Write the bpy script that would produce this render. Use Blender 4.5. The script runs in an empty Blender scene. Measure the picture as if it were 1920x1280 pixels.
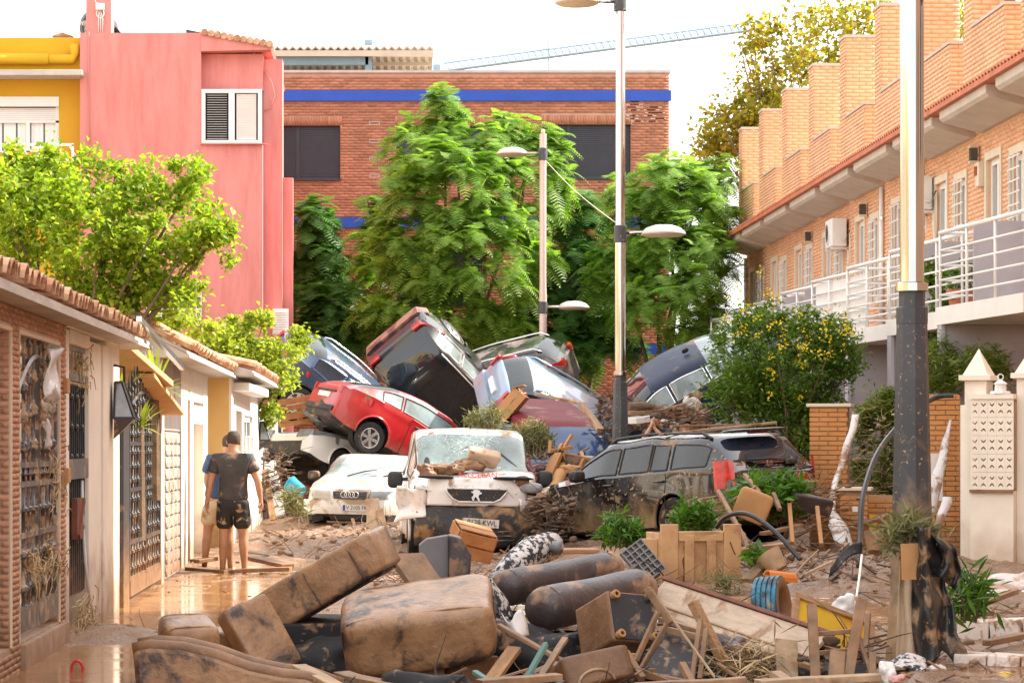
import bpy, math, random
import numpy as np
from mathutils import Vector, Matrix, noise as mnoise
random.seed(7)
RNG = np.random.default_rng(7)
SC = bpy.context.scene
COL = SC.collection
R = math.radians
PI = math.pi
V = Vector
# ------------------------------------------------------------ camera, sky, sun, exposure
F = 5000.0            # focal length in photo pixels
CX, CY = 724.0, 835.0  # vanishing point of the street in the photo
CAMZ = 1.6
cam_d = bpy.data.cameras.new('camera')
cam = bpy.data.objects.new('camera', cam_d)
COL.objects.link(cam)
cam.location = (0, 0, CAMZ)
cam.rotation_euler = (R(90), 0, 0)
cam_d.sensor_width = 36.0
cam_d.lens = 36.0*F/1920
cam_d.shift_x = (960-CX)/1920
cam_d.shift_y = (CY-640)/1920
cam_d.clip_start = 0.5
cam_d.clip_end = 3000
SC.camera = cam
SUN_E, SUN_AZ = R(39), R(17)    # from the right, a little beyond the pile
sun_dir = V((math.cos(SUN_E)*math.cos(SUN_AZ), math.cos(SUN_E)*math.sin(SUN_AZ), math.sin(SUN_E)))
world = bpy.data.worlds.new('World')
SC.world = world
world.use_nodes = True
wn, wl = world.node_tree.nodes, world.node_tree.links
wn.clear()
wo = wn.new('ShaderNodeOutputWorld')
wb = wn.new('ShaderNodeBackground')
sky = wn.new('ShaderNodeTexSky')
sky.sky_type = 'NISHITA'
sky.sun_disc = False
sky.sun_elevation = SUN_E
sky.sun_rotation = math.atan2(sun_dir.x, sun_dir.y)
sky.air_density = 1.0
sky.dust_density = 4.0
sky.ozone_density = 1.0
wmix = wn.new('ShaderNodeMix')
wmix.data_type = 'RGBA'
wmix.inputs[0].default_value = 0.62      # thin bright veil of cloud over the blue
wmix.inputs[7].default_value = (8.2, 7.95, 7.6, 1)
wl.new(sky.outputs[0], wmix.inputs[6])
wl.new(wmix.outputs[2], wb.inputs[0])
wb.inputs[1].default_value = 0.12
wl.new(wb.outputs[0], wo.inputs[0])
sl = bpy.data.lights.new('sun', 'SUN')
sl.energy = 3.6
sl.angle = R(0.6)
sl.color = (1.0, 0.93, 0.80)
so = bpy.data.objects.new('sun', sl)
COL.objects.link(so)
so.location = (30, 30, 40)
so.rotation_euler = (-sun_dir).to_track_quat('-Z', 'Y').to_euler()
SC.view_settings.view_transform = 'Standard'
SC.view_settings.look = 'None'
SC.view_settings.exposure = 1.62
SC.view_settings.gamma = 1.0
SC.view_settings.use_curve_mapping = False
try:
 SC.cycles.max_bounces = 8
 SC.cycles.transparent_max_bounces = 12
 SC.cycles.use_denoising = True
 SC.cycles.caustics_reflective = False
 SC.cycles.caustics_refractive = False
 SC.cycles.sample_clamp_indirect = 6.0
except Exception:
 pass
def W(px, py, d):
 "point of the street seen at photo pixel (px,py), d metres down the street"
 return V(((px-CX)*d/F, d, CAMZ+(CY-py)*d/F))
# ------------------------------------------------------------ mesh helpers
def root_of(o):
 while o.parent: o = o.parent
 return o
class MB:
 def __init__(s):
  s.v = []; s.f = []; s.mi = []; s.cur = 0
 def add(s, vs, fs):
  b = len(s.v)
  s.v.extend([tuple(p) for p in vs])
  for f in fs:
   s.f.append([b+i for i in f]); s.mi.append(s.cur)
  return s
 def box(s, c, size, rot=None):
  hx, hy, hz = size[0]/2, size[1]/2, size[2]/2
  vs = [V((x, y, z)) for x in (-hx, hx) for y in (-hy, hy) for z in (-hz, hz)]
  if rot is not None: vs = [rot @ v for v in vs]
  c = V(c)
  return s.add([v+c for v in vs], [(0,1,3,2),(4,6,7,5),(0,4,5,1),(2,3,7,6),(0,2,6,4),(1,5,7,3)])
 def b2(s, lo, hi):
  return s.box([(a+b)/2 for a, b in zip(lo, hi)], [abs(b-a) for a, b in zip(lo, hi)])
 def beam(s, p0, p1, w, h, up=(0,0,1)):
  p0, p1 = V(p0), V(p1)
  d = p1-p0
  if d.length < 1e-6: return s
  x = d.normalized(); u = V(up)
  if abs(x.dot(u)) > .97: u = V((1,0,0))
  y = u.cross(x).normalized(); z = x.cross(y)
  m = Matrix((x, y, z)).transposed()
  return s.box((p0+p1)/2, (d.length, w, h), m)
 def cyl(s, p0, p1, r0, r1=None, n=10, caps=True):
  if r1 is None: r1 = r0
  return s.tube([p0, p1], [r0, r1], n, caps)
 def tube(s, pts, r, n=8, caps=True):
  pts = [V(p) for p in pts]
  if not hasattr(r, '__len__'): r = [r]*len(pts)
  rings = []; prev = None
  for i, p in enumerate(pts):
   a = pts[max(0, i-1)]; b = pts[min(len(pts)-1, i+1)]
   t = (b-a)
   t = t.normalized() if t.length > 1e-9 else V((0,0,1))
   if prev is None:
    u = V((0,0,1)) if abs(t.z) < .9 else V((1,0,0))
    x = t.cross(u).normalized()
   else:
    x = (prev - t*prev.dot(t))
    x = x.normalized() if x.length > 1e-6 else t.orthogonal().normalized()
   prev = x; y = t.cross(x)
   rings.append([p+(x*math.cos(2*PI*k/n)+y*math.sin(2*PI*k/n))*r[i] for k in range(n)])
  vs = [v for rg in rings for v in rg]; fs = []
  for i in range(len(pts)-1):
   for k in range(n):
    k2 = (k+1) % n
    fs.append((i*n+k, i*n+k2, (i+1)*n+k2, (i+1)*n+k))
  if caps:
   fs.append(tuple(range(n-1, -1, -1)))
   fs.append(tuple((len(pts)-1)*n+k for k in range(n)))
  return s.add(vs, fs)
 def lathe(s, prof, o=(0,0,0), n=12, M=None):
  "prof (r,z) revolved about z"
  vs = []; fs = []; o = V(o)
  for r, z in prof:
   for k in range(n):
    a = 2*PI*k/n
    p = V((r*math.cos(a), r*math.sin(a), z))
    if M is not None: p = M @ p
    vs.append(p+o)
  for i in range(len(prof)-1):
   for k in range(n):
    k2 = (k+1) % n
    fs.append((i*n+k, i*n+k2, (i+1)*n+k2, (i+1)*n+k))
  return s.add(vs, fs)
 def grid(s, fn, nu, nv):
  vs = [fn(i/nu, j/nv) for j in range(nv+1) for i in range(nu+1)]
  fs = [(j*(nu+1)+i, j*(nu+1)+i+1, (j+1)*(nu+1)+i+1, (j+1)*(nu+1)+i) for j in range(nv) for i in range(nu)]
  return s.add(vs, fs)
 def prism(s, poly, ax0, ax1, axis='y'):
  "poly 2D extruded along an axis"
  def mk(p, a):
   return {'y': (p[0], a, p[1]), 'x': (a, p[0], p[1]), 'z': (p[0], p[1], a)}[axis]
  n = len(poly)
  vs = [mk(p, ax0) for p in poly]+[mk(p, ax1) for p in poly]
  fs = [tuple(range(n)), tuple(range(2*n-1, n-1, -1))]
  fs += [(i, n+i, n+(i+1) % n, (i+1) % n) for i in range(n)]
  return s.add(vs, fs)
 def soft(s, c, size, e=4.0, rot=None, seg=10, nz=0.0, ns=2.0, seed=0):
  "rounded box / cushion: superellipsoid with a little unevenness"
  a, b, cc = size[0]/2, size[1]/2, size[2]/2
  c = V(c); vs = []; fs = []; idx = {}
  n = seg
  def key(p): return (round(p[0]*n), round(p[1]*n), round(p[2]*n))
  def vert(p):
   k = key(p)
   if k in idx: return idx[k]
   l = (abs(p[0])**e+abs(p[1])**e+abs(p[2])**e)**(1/e)
   q = V((p[0]/l*a, p[1]/l*b, p[2]/l*cc))
   if nz:
    w = mnoise.noise(V((q.x*ns+seed, q.y*ns, q.z*ns)))*nz
    q = q*(1+w/max(.05, min(a, b, cc)))
   if rot is not None: q = rot @ q
   idx[k] = len(vs); vs.append(q+c)
   return idx[k]
  rg = [-1+2*i/n for i in range(n+1)]
  for ax in range(3):
   for sg in (-1, 1):
    for i in range(n):
     for j in range(n):
      q = []
      for (u, w) in ((i, j), (i+1, j), (i+1, j+1), (i, j+1)):
       p = [0, 0, 0]; p[ax] = sg; p[(ax+1) % 3] = rg[u]; p[(ax+2) % 3] = rg[w]
       q.append(vert(p))
      fs.append(tuple(q if sg > 0 else q[::-1]))
  return s.add(vs, fs)
 def build(s, name, mat, parent=None, smooth=False, world=False, bev=0, label=None, kind=None, loc=None, ang=None):
  me = bpy.data.meshes.new(name)
  vs = s.v
  if world and parent is not None:
   im = root_of(parent).matrix_basis.inverted()
   vs = [im @ V(p) for p in vs]
  elif world and loc is not None:
   l = V(loc); vs = [V(p)-l for p in vs]
  me.from_pydata([tuple(p) for p in vs], [], s.f)
  mats = mat if isinstance(mat, (list, tuple)) else [mat]
  for m in mats: me.materials.append(m)
  if len(mats) > 1: me.polygons.foreach_set('material_index', s.mi)
  if smooth:
   me.polygons.foreach_set('use_smooth', [True]*len(me.polygons))
  me.update()
  return link(name, me, parent, bev, label, kind, loc, ang if smooth else None)
def link(name, me, parent=None, bev=0, label=None, kind=None, loc=None, ang=None):
 o = bpy.data.objects.new(name, me)
 COL.objects.link(o)
 if parent is not None: o.parent = parent
 if loc is not None: o.location = loc
 if bev:
  b = o.modifiers.new('bevel', 'BEVEL'); b.width = bev; b.segments = 2; b.limit_method = 'ANGLE'; b.angle_limit = R(40)
 if ang:
  try: me.set_sharp_from_angle(angle=R(ang))
  except Exception: pass
 if label: o['label'] = label
 if kind: o['kind'] = kind
 return o
def tag(o, label=None, cat=None, group=None, kind=None):
 if label: o['label'] = label
 if cat: o['category'] = cat
 if group: o['group'] = group
 if kind: o['kind'] = kind
 return o
def thing(name, label, cat, loc=(0,0,0), rot=None, group=None):
 o = bpy.data.objects.new(name, None)
 COL.objects.link(o)
 o.empty_display_size = .2
 if rot is not None and hasattr(rot, 'to_4x4'):
  o.matrix_basis = Matrix.Translation(V(loc)) @ rot.to_4x4()
 else:
  o.location = loc
  if rot is not None: o.rotation_euler = (0, 0, rot)
 tag(o, label, cat, group)
 # keep matrix_basis current
 return o
def copy_tree(o, parent=None):
 c = o.copy(); COL.objects.link(c)
 if parent is not None: c.parent = parent
 for ch in list(o.children): copy_tree(ch, c)
 return c
def np_mesh(name, verts, faces_flat, nper, mat, parent=None, smooth=False, kind=None, loc=None, world=False):
 "fast mesh from numpy arrays; all faces have nper corners"
 verts = np.asarray(verts, dtype=np.float32).reshape(-1, 3)
 if world and parent is not None:
  im = np.array(root_of(parent).matrix_basis.inverted())
  verts = (verts @ im[:3, :3].T + im[:3, 3]).astype(np.float32)
 elif world and loc is not None:
  verts = verts-np.array(loc, dtype=np.float32)
 ff = np.asarray(faces_flat, dtype=np.int32).ravel()
 nf = len(ff)//nper
 me = bpy.data.meshes.new(name)
 me.vertices.add(len(verts)); me.vertices.foreach_set('co', verts.ravel())
 me.loops.add(len(ff)); me.loops.foreach_set('vertex_index', ff)
 me.polygons.add(nf)
 me.polygons.foreach_set('loop_start', np.arange(0, nf*nper, nper, dtype=np.int32))
 try: me.polygons.foreach_set('loop_total', np.full(nf, nper, dtype=np.int32))
 except Exception: pass
 me.materials.append(mat)
 if smooth: me.polygons.foreach_set('use_smooth', np.ones(nf, dtype=bool))
 me.update(calc_edges=True)
 return link(name, me, parent, kind=kind, loc=loc)
# ------------------------------------------------------------ materials
MUD = (0.265, 0.138, 0.066)
MUDW = (0.16, 0.080, 0.038)
def _n(nt, t, **kw):
 n = nt.nodes.new(t)
 for k, v in kw.items(): setattr(n, k, v)
 return n
def mixc(nt, fac, a, b):
 m = _n(nt, 'ShaderNodeMix', data_type='RGBA')
 for s, v in ((m.inputs[0], fac), (m.inputs[6], a), (m.inputs[7], b)):
  if hasattr(v, 'is_linked'): nt.links.new(v, s)
  elif isinstance(v, (int, float)): s.default_value = v
  else: s.default_value = (*v[:3], 1)
 return m.outputs[2]
def math_n(nt, op, a, b=0.5, clamp=False):
 m = _n(nt, 'ShaderNodeMath', operation=op, use_clamp=clamp)
 for s, v in ((m.inputs[0], a), (m.inputs[1], b)):
  if hasattr(v, 'is_linked'): nt.links.new(v, s)
  else: s.default_value = v
 return m.outputs[0]
def maprange(nt, v, a, b, c=0.0, d=1.0):
 m = _n(nt, 'ShaderNodeMapRange')
 nt.links.new(v, m.inputs[0])
 for i, x in enumerate((a, b, c, d)): m.inputs[i+1].default_value = x
 return m.outputs[0]
def noise_n(nt, vec, scale, detail=4, rough=.6, dist=0.0):
 n = _n(nt, 'ShaderNodeTexNoise')
 n.inputs['Scale'].default_value = scale; n.inputs['Detail'].default_value = detail
 n.inputs['Roughness'].default_value = rough; n.inputs['Distortion'].default_value = dist
 if vec is not None: nt.links.new(vec, n.inputs['Vector'])
 return n.outputs[0]
def mat(name, base, rough=.6, metal=0.0, var=.12, vs=2.5, bump=0.0, bs=25.0, mud=0.0, ms=3.0, mudz=None,
  spec=.5, island=0.0, coat=0.0, obj=False, base2=None, b2lo=.45, b2hi=.6, b2s=4.0, alpha=1.0, mudcol=MUD, splat=0.0,
  stretch=None, mudr=.55):
 m = bpy.data.materials.new(name); m.use_nodes = True
 nt = m.node_tree; b = nt.nodes['Principled BSDF']
 if obj:
  co = _n(nt, 'ShaderNodeTexCoord').outputs['Object']
 else:
  co = _n(nt, 'ShaderNodeNewGeometry').outputs['Position']
 cs = co
 if stretch:
  vm = _n(nt, 'ShaderNodeVectorMath', operation='MULTIPLY')
  nt.links.new(co, vm.inputs[0]); vm.inputs[1].default_value = stretch
  cs = vm.outputs[0]
 lo = [c*(1-var) for c in base]; hi = [min(1, c*(1+var)) for c in base]
 c = mixc(nt, maprange(nt, noise_n(nt, cs, vs, 5), .3, .7), lo, hi)
 if base2 is not None:
  c = mixc(nt, maprange(nt, noise_n(nt, cs, b2s, 6, .65), b2lo, b2hi), c, base2)
 if island:
  g = _n(nt, 'ShaderNodeNewGeometry')
  k = maprange(nt, g.outputs['Random Per Island'], 0, 1, 1-island, 1+island)
  vm = _n(nt, 'ShaderNodeVectorMath', operation='SCALE')
  nt.links.new(c, vm.inputs[0]); nt.links.new(k, vm.inputs['Scale'])
  c = vm.outputs[0]
 rg = None
 if mud > 0 or mudz or splat:
  nz = noise_n(nt, co, ms, 7, .62, .4)
  f = None
  if mudz:
   sp = _n(nt, 'ShaderNodeSeparateXYZ'); nt.links.new(co, sp.inputs[0])
   zz = math_n(nt, 'ADD', sp.outputs[2], maprange(nt, nz, .2, .8, -(mudz[1]-mudz[0])*.6, (mudz[1]-mudz[0])*.6))
   f = maprange(nt, zz, mudz[0], mudz[1], 1.0, 0.0)
   f = math_n(nt, 'MULTIPLY', f, mudz[2] if len(mudz) > 2 else 1.0)
  if mud > 0:
   t = .75-.5*mud
   f2 = maprange(nt, nz, t-.03, t+.06)
   f = f2 if f is None else math_n(nt, 'MAXIMUM', f, f2)
  if splat:
   ns = noise_n(nt, co, ms*7, 3, .55, .6)
   f3 = maprange(nt, ns, .75-.35*splat, .79-.35*splat)
   f = f3 if f is None else math_n(nt, 'MAXIMUM', f, f3)
  mc = mixc(nt, maprange(nt, noise_n(nt, co, ms*2.7, 5), .35, .65), [x*.78 for x in mudcol], [x*1.18 for x in mudcol])
  c = mixc(nt, f, c, mc)
  rg = maprange(nt, f, 0, 1, rough, mudr)
  if metal: nt.links.new(maprange(nt, f, 0, .5, metal, 0.0), b.inputs['Metallic'])
  if coat: nt.links.new(maprange(nt, f, 0, .6, coat, 0.0), b.inputs['Coat Weight'])
 nt.links.new(c, b.inputs['Base Color'])
 if rg is not None: nt.links.new(rg, b.inputs['Roughness'])
 else: b.inputs['Roughness'].default_value = rough
 if metal and rg is None: b.inputs['Metallic'].default_value = metal
 if coat and rg is None: b.inputs['Coat Weight'].default_value = coat
 if coat: b.inputs['Coat Roughness'].default_value = .06
 b.inputs['Specular IOR Level'].default_value = spec
 b.inputs['Alpha'].default_value = alpha
 if bump:
  bn = _n(nt, 'ShaderNodeBump'); bn.inputs['Strength'].default_value = bump; bn.inputs['Distance'].default_value = .02
  nt.links.new(noise_n(nt, cs, bs, 5, .65), bn.inputs['Height'])
  nt.links.new(bn.outputs[0], b.inputs['Normal'])
 return m
def leaf_mat(name, c1, c2, trans=.45, c3=None, rough=.5):
 m = bpy.data.materials.new(name); m.use_nodes = True
 nt = m.node_tree; b = nt.nodes['Principled BSDF']; out = nt.nodes['Material Output']
 g = _n(nt, 'ShaderNodeNewGeometry')
 r = _n(nt, 'ShaderNodeValToRGB')
 r.color_ramp.elements[0].color = (*c1, 1); r.color_ramp.elements[1].color = (*c2, 1)
 if c3:
  e = r.color_ramp.elements.new(.93); e.color = (*c2, 1)
  r.color_ramp.elements[-1].color = (*c3, 1)
 nt.links.new(g.outputs['Random Per Island'], r.inputs[0])
 nt.links.new(r.outputs[0], b.inputs['Base Color'])
 b.inputs['Roughness'].default_value = rough
 b.inputs['Specular IOR Level'].default_value = .35
 t = _n(nt, 'ShaderNodeBsdfTranslucent')
 vm = _n(nt, 'ShaderNodeVectorMath', operation='MULTIPLY'); vm.inputs[1].default_value = (1.25, 1.35, .6)
 nt.links.new(r.outputs[0], vm.inputs[0]); nt.links.new(vm.outputs[0], t.inputs[0])
 mx = _n(nt, 'ShaderNodeMixShader'); mx.inputs[0].default_value = trans
 nt.links.new(b.outputs[0], mx.inputs[1]); nt.links.new(t.outputs[0], mx.inputs[2])
 nt.links.new(mx.outputs[0], out.inputs['Surface'])
 return m
M = {}
M['white'] = mat('white_paint', (.80, .77, .72), .55, mudz=(.05, .7, .75), ms=2.5, var=.05)
M['whiteclean'] = mat('white_trim', (.80, .79, .77), .45, var=.04)
M['concrete'] = mat('concrete', (.50, .46, .42), .8, var=.15, bump=.25, bs=20)
M['pink'] = mat('pink_render', (.67, .255, .235), .85, var=.09, vs=.8, bump=.12, bs=60, stretch=(3, 3, .5), base2=(.57, .18, .16), b2lo=.45, b2hi=.72, b2s=1.1)
M['yellow'] = mat('yellow_render', (.66, .37, .012), .85, var=.08, vs=1.0, bump=.1, bs=60, base2=(.55, .44, .28), b2lo=.67, b2hi=.69, b2s=1.3)
M['ochre'] = mat('ochre_render', (.60, .33, .02), .85, var=.06, vs=1.0, bump=.1, bs=60)  # yellow wall below the slab, its shade put into the colour
M['blue'] = mat('blue_band', (.012, .075, .46), .5, var=.1, bump=.1)
M['brick_far'] = mat('red_brick', (.44, .185, .105), .85, island=.22, var=.16, vs=.5)
M['mortar_far'] = mat('mortar_red', (.50, .31, .23), .9)
M['brick_r'] = mat('orange_brick', (.80, .455, .265), .8, island=.07, var=.1, vs=.8)
M['mortar_r'] = mat('mortar_orange', (.70, .43, .27), .9)
M['brick_p'] = mat('pillar_brick', (.58, .26, .085), .8, island=.2, var=.1, mudz=(.1, .9, .8), ms=4)
M['mortar_p'] = mat('mortar_pillar', (.40, .25, .14), .9, mudz=(.1, .9, .8))
M['brick_l'] = mat('garage_brick', (.48, .25, .155), .8, island=.15, var=.1, mudz=(.0, .9, .9), ms=3)
M['mortar_l'] = mat('mortar_garage', (.55, .44, .36), .9, mudz=(.0, .9, .9), ms=3)
M['tile'] = mat('roof_tile_clay', (.50, .24, .13), .8, var=.3, vs=5, base2=(.60, .42, .27), b2lo=.45, b2hi=.62, b2s=5, bump=.2)
M['tile_r'] = mat('roof_tile_red', (.50, .16, .075), .7, var=.2, vs=4)
M['moss'] = mat('dark_moss', (.09, .075, .05), .9, var=.4, vs=9)
M['black'] = mat('black_metal', (.025, .025, .028), .45, mud=.25, ms=5, mudz=(.0, .8))
M['dark'] = mat('dark_void', (.012, .012, .013), .8)
M['glass'] = mat('window_glass', (.05, .06, .07), .06, spec=.8, var=.1)
M['shutter_dark'] = mat('dark_shutter', (.035, .04, .055), .45, var=.15)
M['iron'] = mat('muddy_iron', (.10, .095, .10), .35, metal=.5, mud=.45, ms=7, mudcol=(.40, .27, .17), var=.25, vs=8)
M['chrome'] = mat('chrome_trim', (.75, .75, .76), .2, metal=1.0)
M['steel'] = mat('lamp_steel', (.46, .47, .48), .09, metal=1.0, var=.06)
M['steel2'] = mat('lamp_pink', (.62, .50, .44), .4, metal=.3, var=.06)
M['pole_dark'] = mat('dark_pole_paint', (.055, .06, .07), .5, splat=.32, ms=4.5, mudz=(.2, 1.5), mudcol=(.42, .27, .15), var=.25)
M['wood'] = mat('timber', (.34, .19, .09), .7, var=.3, vs=6, bump=.3, bs=30, mud=.25, ms=3, obj=True, stretch=(1, 6, 6))
M['wood_red'] = mat('pergola_wood', (.17, .05, .025), .7, var=.3, vs=6)
M['pallet'] = mat('pallet_wood', (.42, .19, .07), .75, var=.25, vs=6, bump=.2, mud=.15)
M['plank'] = mat('muddy_plank', (.27, .165, .095), .7, var=.4, vs=5, mud=.48, ms=2.5, bump=.35, obj=True)
M['plankpale'] = mat('pale_plank', (.42, .29, .18), .7, var=.3, vs=5, mud=.42, ms=2.5, bump=.2, obj=True)
M['cardboard'] = mat('cardboard', (.45, .24, .10), .85, var=.15, vs=3, bump=.1)
M['mudmat'] = mat('wet_mud_coat', MUD, .5, var=.25, vs=5, bump=.5, bs=18, base2=MUDW, b2lo=.42, b2hi=.62, b2s=3)
M['plastic_w'] = mat('white_plastic', (.74, .72, .70), .4, mud=.3, ms=3, var=.05)
M['plastic_b'] = mat('beige_plastic', (.58, .36, .18), .55, mud=.45, ms=2.2, var=.12, mudcol=(.44, .25, .12), mudz=(.0, .4), base2=(.62, .60, .62), b2lo=.66, b2hi=.68, b2s=2.0)
M['plastic_g'] = mat('grey_plastic', (.21, .215, .22), .45, mud=.2, ms=3, mudz=(0, .15))
M['leather'] = mat('dark_leather', (.062, .047, .048), .42, mud=.42, ms=2.6, var=.3, vs=6, bump=.35, bs=22, mudcol=(.30, .175, .10), mudr=.5, obj=True)
M['leather_mud'] = mat('muddy_leather', (.060, .040, .034), .36, mud=.70, ms=2.6, var=.3, vs=6, bump=.9, bs=9, mudcol=(.33, .185, .095), mudr=.32, obj=True)
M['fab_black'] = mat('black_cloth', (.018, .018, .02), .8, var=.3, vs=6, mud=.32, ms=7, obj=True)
M['tarp'] = mat('black_plastic_sheet', (.020, .021, .024), .33, mud=.36, ms=4, splat=.3, mudcol=(.33, .22, .13), bump=.3, bs=8)
M['rubber'] = mat('tyre_rubber', (.020, .020, .021), .7, mud=.25, ms=6, obj=True)
M['alloy'] = mat('alloy_rim', (.62, .62, .62), .3, metal=.6, obj=True, mud=.15, ms=6)
M['blackplas'] = mat('black_bumper_plastic', (.022, .022, .024), .5, mud=.3, ms=4, obj=True, splat=.25)
M['tail'] = mat('tail_lamp_red', (.42, .014, .012), .2, coat=.4, var=.1, mud=.28, ms=5, obj=True, mudcol=(.25, .08, .06))
M['lamp'] = mat('headlamp_glass', (.22, .23, .24), .12, coat=.6, var=.25, vs=9, obj=True, mud=.15)
M['skin'] = mat('skin', (.52, .28, .18), .5, var=.08, vs=9, mudz=(.0, .5), ms=6)
M['hair'] = mat('dark_hair', (.075, .052, .040), .8, var=.5, vs=60, bump=.5, bs=90)
M['bark'] = mat('bark', (.16, .11, .07), .9, var=.3, vs=8, bump=.5)
M['straw'] = mat('dry_straw', (.42, .30, .16), .85, island=.35)
M['orange'] = mat('orange_peel', (.62, .20, .04), .55)
M['redpaint'] = mat('red_plastic', (.55, .03, .03), .4)
M['bluefilm'] = mat('blue_film', (.06, .22, .33), .4, mud=.3)
print('base ok')
# ------------------------------------------------------------ ground and water
def vnoise(x, y, seed=0):
 "numpy value noise"
 xi = np.floor(x).astype(np.int64); yi = np.floor(y).astype(np.int64)
 fx = x-xi; fy = y-yi
 fx = fx*fx*(3-2*fx); fy = fy*fy*(3-2*fy)
 def h(a, b):
  n = (a*374761393+b*668265263+seed*1442695041) & 0x7fffffff
  n = ((n ^ (n >> 13))*1274126177) & 0x7fffffff
  return ((n ^ (n >> 16)) & 0xffff)/65535.0
 return (h(xi, yi)*(1-fx)+h(xi+1, yi)*fx)*(1-fy)+(h(xi, yi+1)*(1-fx)+h(xi+1, yi+1)*fx)*fy
def fbm(x, y, o=4, seed=0):
 a = 0; s = 1; t = 0
 for i in range(o):
  a = a+vnoise(x*2**i, y*2**i, seed+i*17)*s; t += s; s *= .5
 return a/t-.5
def gauss(x, y, cx, cy, rx, ry):
 return np.exp(-(((x-cx)/rx)**2+((y-cy)/ry)**2))
def sm(a, b, x):
 t = np.clip((x-a)/(b-a), 0, 1); return t*t*(3-2*t)
def ground_h(x, y):
 x = np.asarray(x, float); y = np.asarray(y, float)
 n1 = fbm(x*.55, y*.45, 4, 1); n2 = fbm(x*2.2, y*1.6, 4, 5); n3 = np.abs(fbm(x*5, y*3.4, 3, 9))
 h = .015+n1*.10+n2*.07
 h = h-.085*gauss(x, y, -1.5, 25, 1.7, 6)-.21*gauss(x, y, 3.0, 26.0, 2.4, 2.3)-.06*gauss(x, y, -.9, 36.5, 1.5, 2.0)
 h = h+.22*gauss(x, y, 5.2, 31.5, 2.6, 2.8)+.20*gauss(x, y, -.6, 41.5, 1.3, 2.6)+.10*gauss(x, y, -1.6, 39.0, .5, 2.0)
 h = h+.12*gauss(x, y, -2.3, 22.5, .45, 1.6)+.08*gauss(x, y, 6.4, 27, 1.6, 4)
 rough = (.25*gauss(x, y, 5.0, 31.5, 3.2, 3.5)+.3*gauss(x, y, -.6, 42, 1.6, 3)+.10)
 h = h+n3*rough*.9
 pile = .9*gauss(x, y, 2.3, 53, 3.6, 7)+.5*gauss(x, y, 4.6, 46, 1.6, 5)+.28*gauss(x, y, 3.6, 37, 2.4, 3.5)
 h = h+pile+n2*.5*np.clip(pile, 0, 1)
 h = h-.05*sm(24, 20, y)*sm(.2, -.8, x)-.42*sm(-.95, -.6, x)*sm(3.7, 3.2, x)*sm(22.9, 21.6, y)
 return h
def gz(x, y): return float(ground_h(x, y))
def mud_ground_mat():
 m = bpy.data.materials.new('wet_mud'); m.use_nodes = True
 nt = m.node_tree; b = nt.nodes['Principled BSDF']
 pos = _n(nt, 'ShaderNodeNewGeometry').outputs['Position']
 n1 = noise_n(nt, pos, 1.1, 7, .62, .6); n2 = noise_n(nt, pos, 7, 6, .65); n3 = noise_n(nt, pos, 34, 4, .6)
 c = mixc(nt, maprange(nt, n1, .33, .66), (.17, .088, .045), (.33, .19, .105))
 c = mixc(nt, maprange(nt, n2, .40, .70, 0, .75), c, (.33, .19, .115))
 c = mixc(nt, maprange(nt, n3, .55, .72, 0, .5), c, (.14, .065, .03))
 nt.links.new(c, b.inputs['Base Color'])
 nt.links.new(maprange(nt, n1, .42, .60, .14, .55), b.inputs['Roughness'])
 bn = _n(nt, 'ShaderNodeBump'); bn.inputs['Strength'].default_value = 1.0; bn.inputs['Distance'].default_value = .035
 nt.links.new(math_n(nt, 'ADD', n2, n3), bn.inputs['Height'])
 nt.links.new(bn.outputs[0], b.inputs['Normal'])
 return m
def water_mat(rip=.12):
 m = bpy.data.materials.new('muddy_water'); m.use_nodes = True
 nt = m.node_tree; b = nt.nodes['Principled BSDF']
 pos = _n(nt, 'ShaderNodeNewGeometry').outputs['Position']
 c = mixc(nt, maprange(nt, noise_n(nt, pos, .9, 6, .65, .8), .35, .65), (.27, .135, .055), (.40, .215, .10))
 nt.links.new(c, b.inputs['Base Color'])
 nt.links.new(maprange(nt, noise_n(nt, pos, 2.0, 5, .6, .5), .42, .62, .03, .22), b.inputs['Roughness'])
 b.inputs['Specular IOR Level'].default_value = .75
 bn = _n(nt, 'ShaderNodeBump'); bn.inputs['Strength'].default_value = rip; bn.inputs['Distance'].default_value = .02
 vm = _n(nt, 'ShaderNodeVectorMath', operation='MULTIPLY'); vm.inputs[1].default_value = (2.0, 7.0, 1)
 nt.links.new(pos, vm.inputs[0])
 nt.links.new(noise_n(nt, vm.outputs[0], 1.6, 5, .6, .4), bn.inputs['Height'])
 nt.links.new(bn.outputs[0], b.inputs['Normal'])
 return m
M['ground'] = mud_ground_mat()
M['water'] = water_mat()
xs = np.linspace(-9, 12, 340); ys = np.concatenate([np.linspace(12, 48, 520), np.linspace(48.2, 75, 120)])
X, Y = np.meshgrid(xs, ys)
Z = ground_h(X, Y)
ny, nx = X.shape
idx = np.arange(nx*ny).reshape(ny, nx)
quads = np.stack([idx[:-1, :-1], idx[:-1, 1:], idx[1:, 1:], idx[1:, :-1]], -1)
np_mesh('mud_ground', np.stack([X, Y, Z], -1), quads, 4, M['ground'], smooth=True, kind='structure')
mb = MB(); S = 2500
mb.add([(-S, -S, -.3), (S, -S, -.3), (S, S, -.3), (-S, S, -.3)], [(0, 1, 2, 3)])
mb.build('ground', M['ground'], kind='structure')
zw = .012
mb = MB(); mb.add([(-9, 12, zw), (-.9, 12, zw), (-.9, 22.9, zw), (-9, 22.9, zw), (-.9, 75, zw), (-9, 75, zw)], [(0, 1, 2, 3), (3, 2, 4, 5)])
mb.build('flood_water', M['water'], kind='structure')
M['puddle'] = water_mat(.12)
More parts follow.
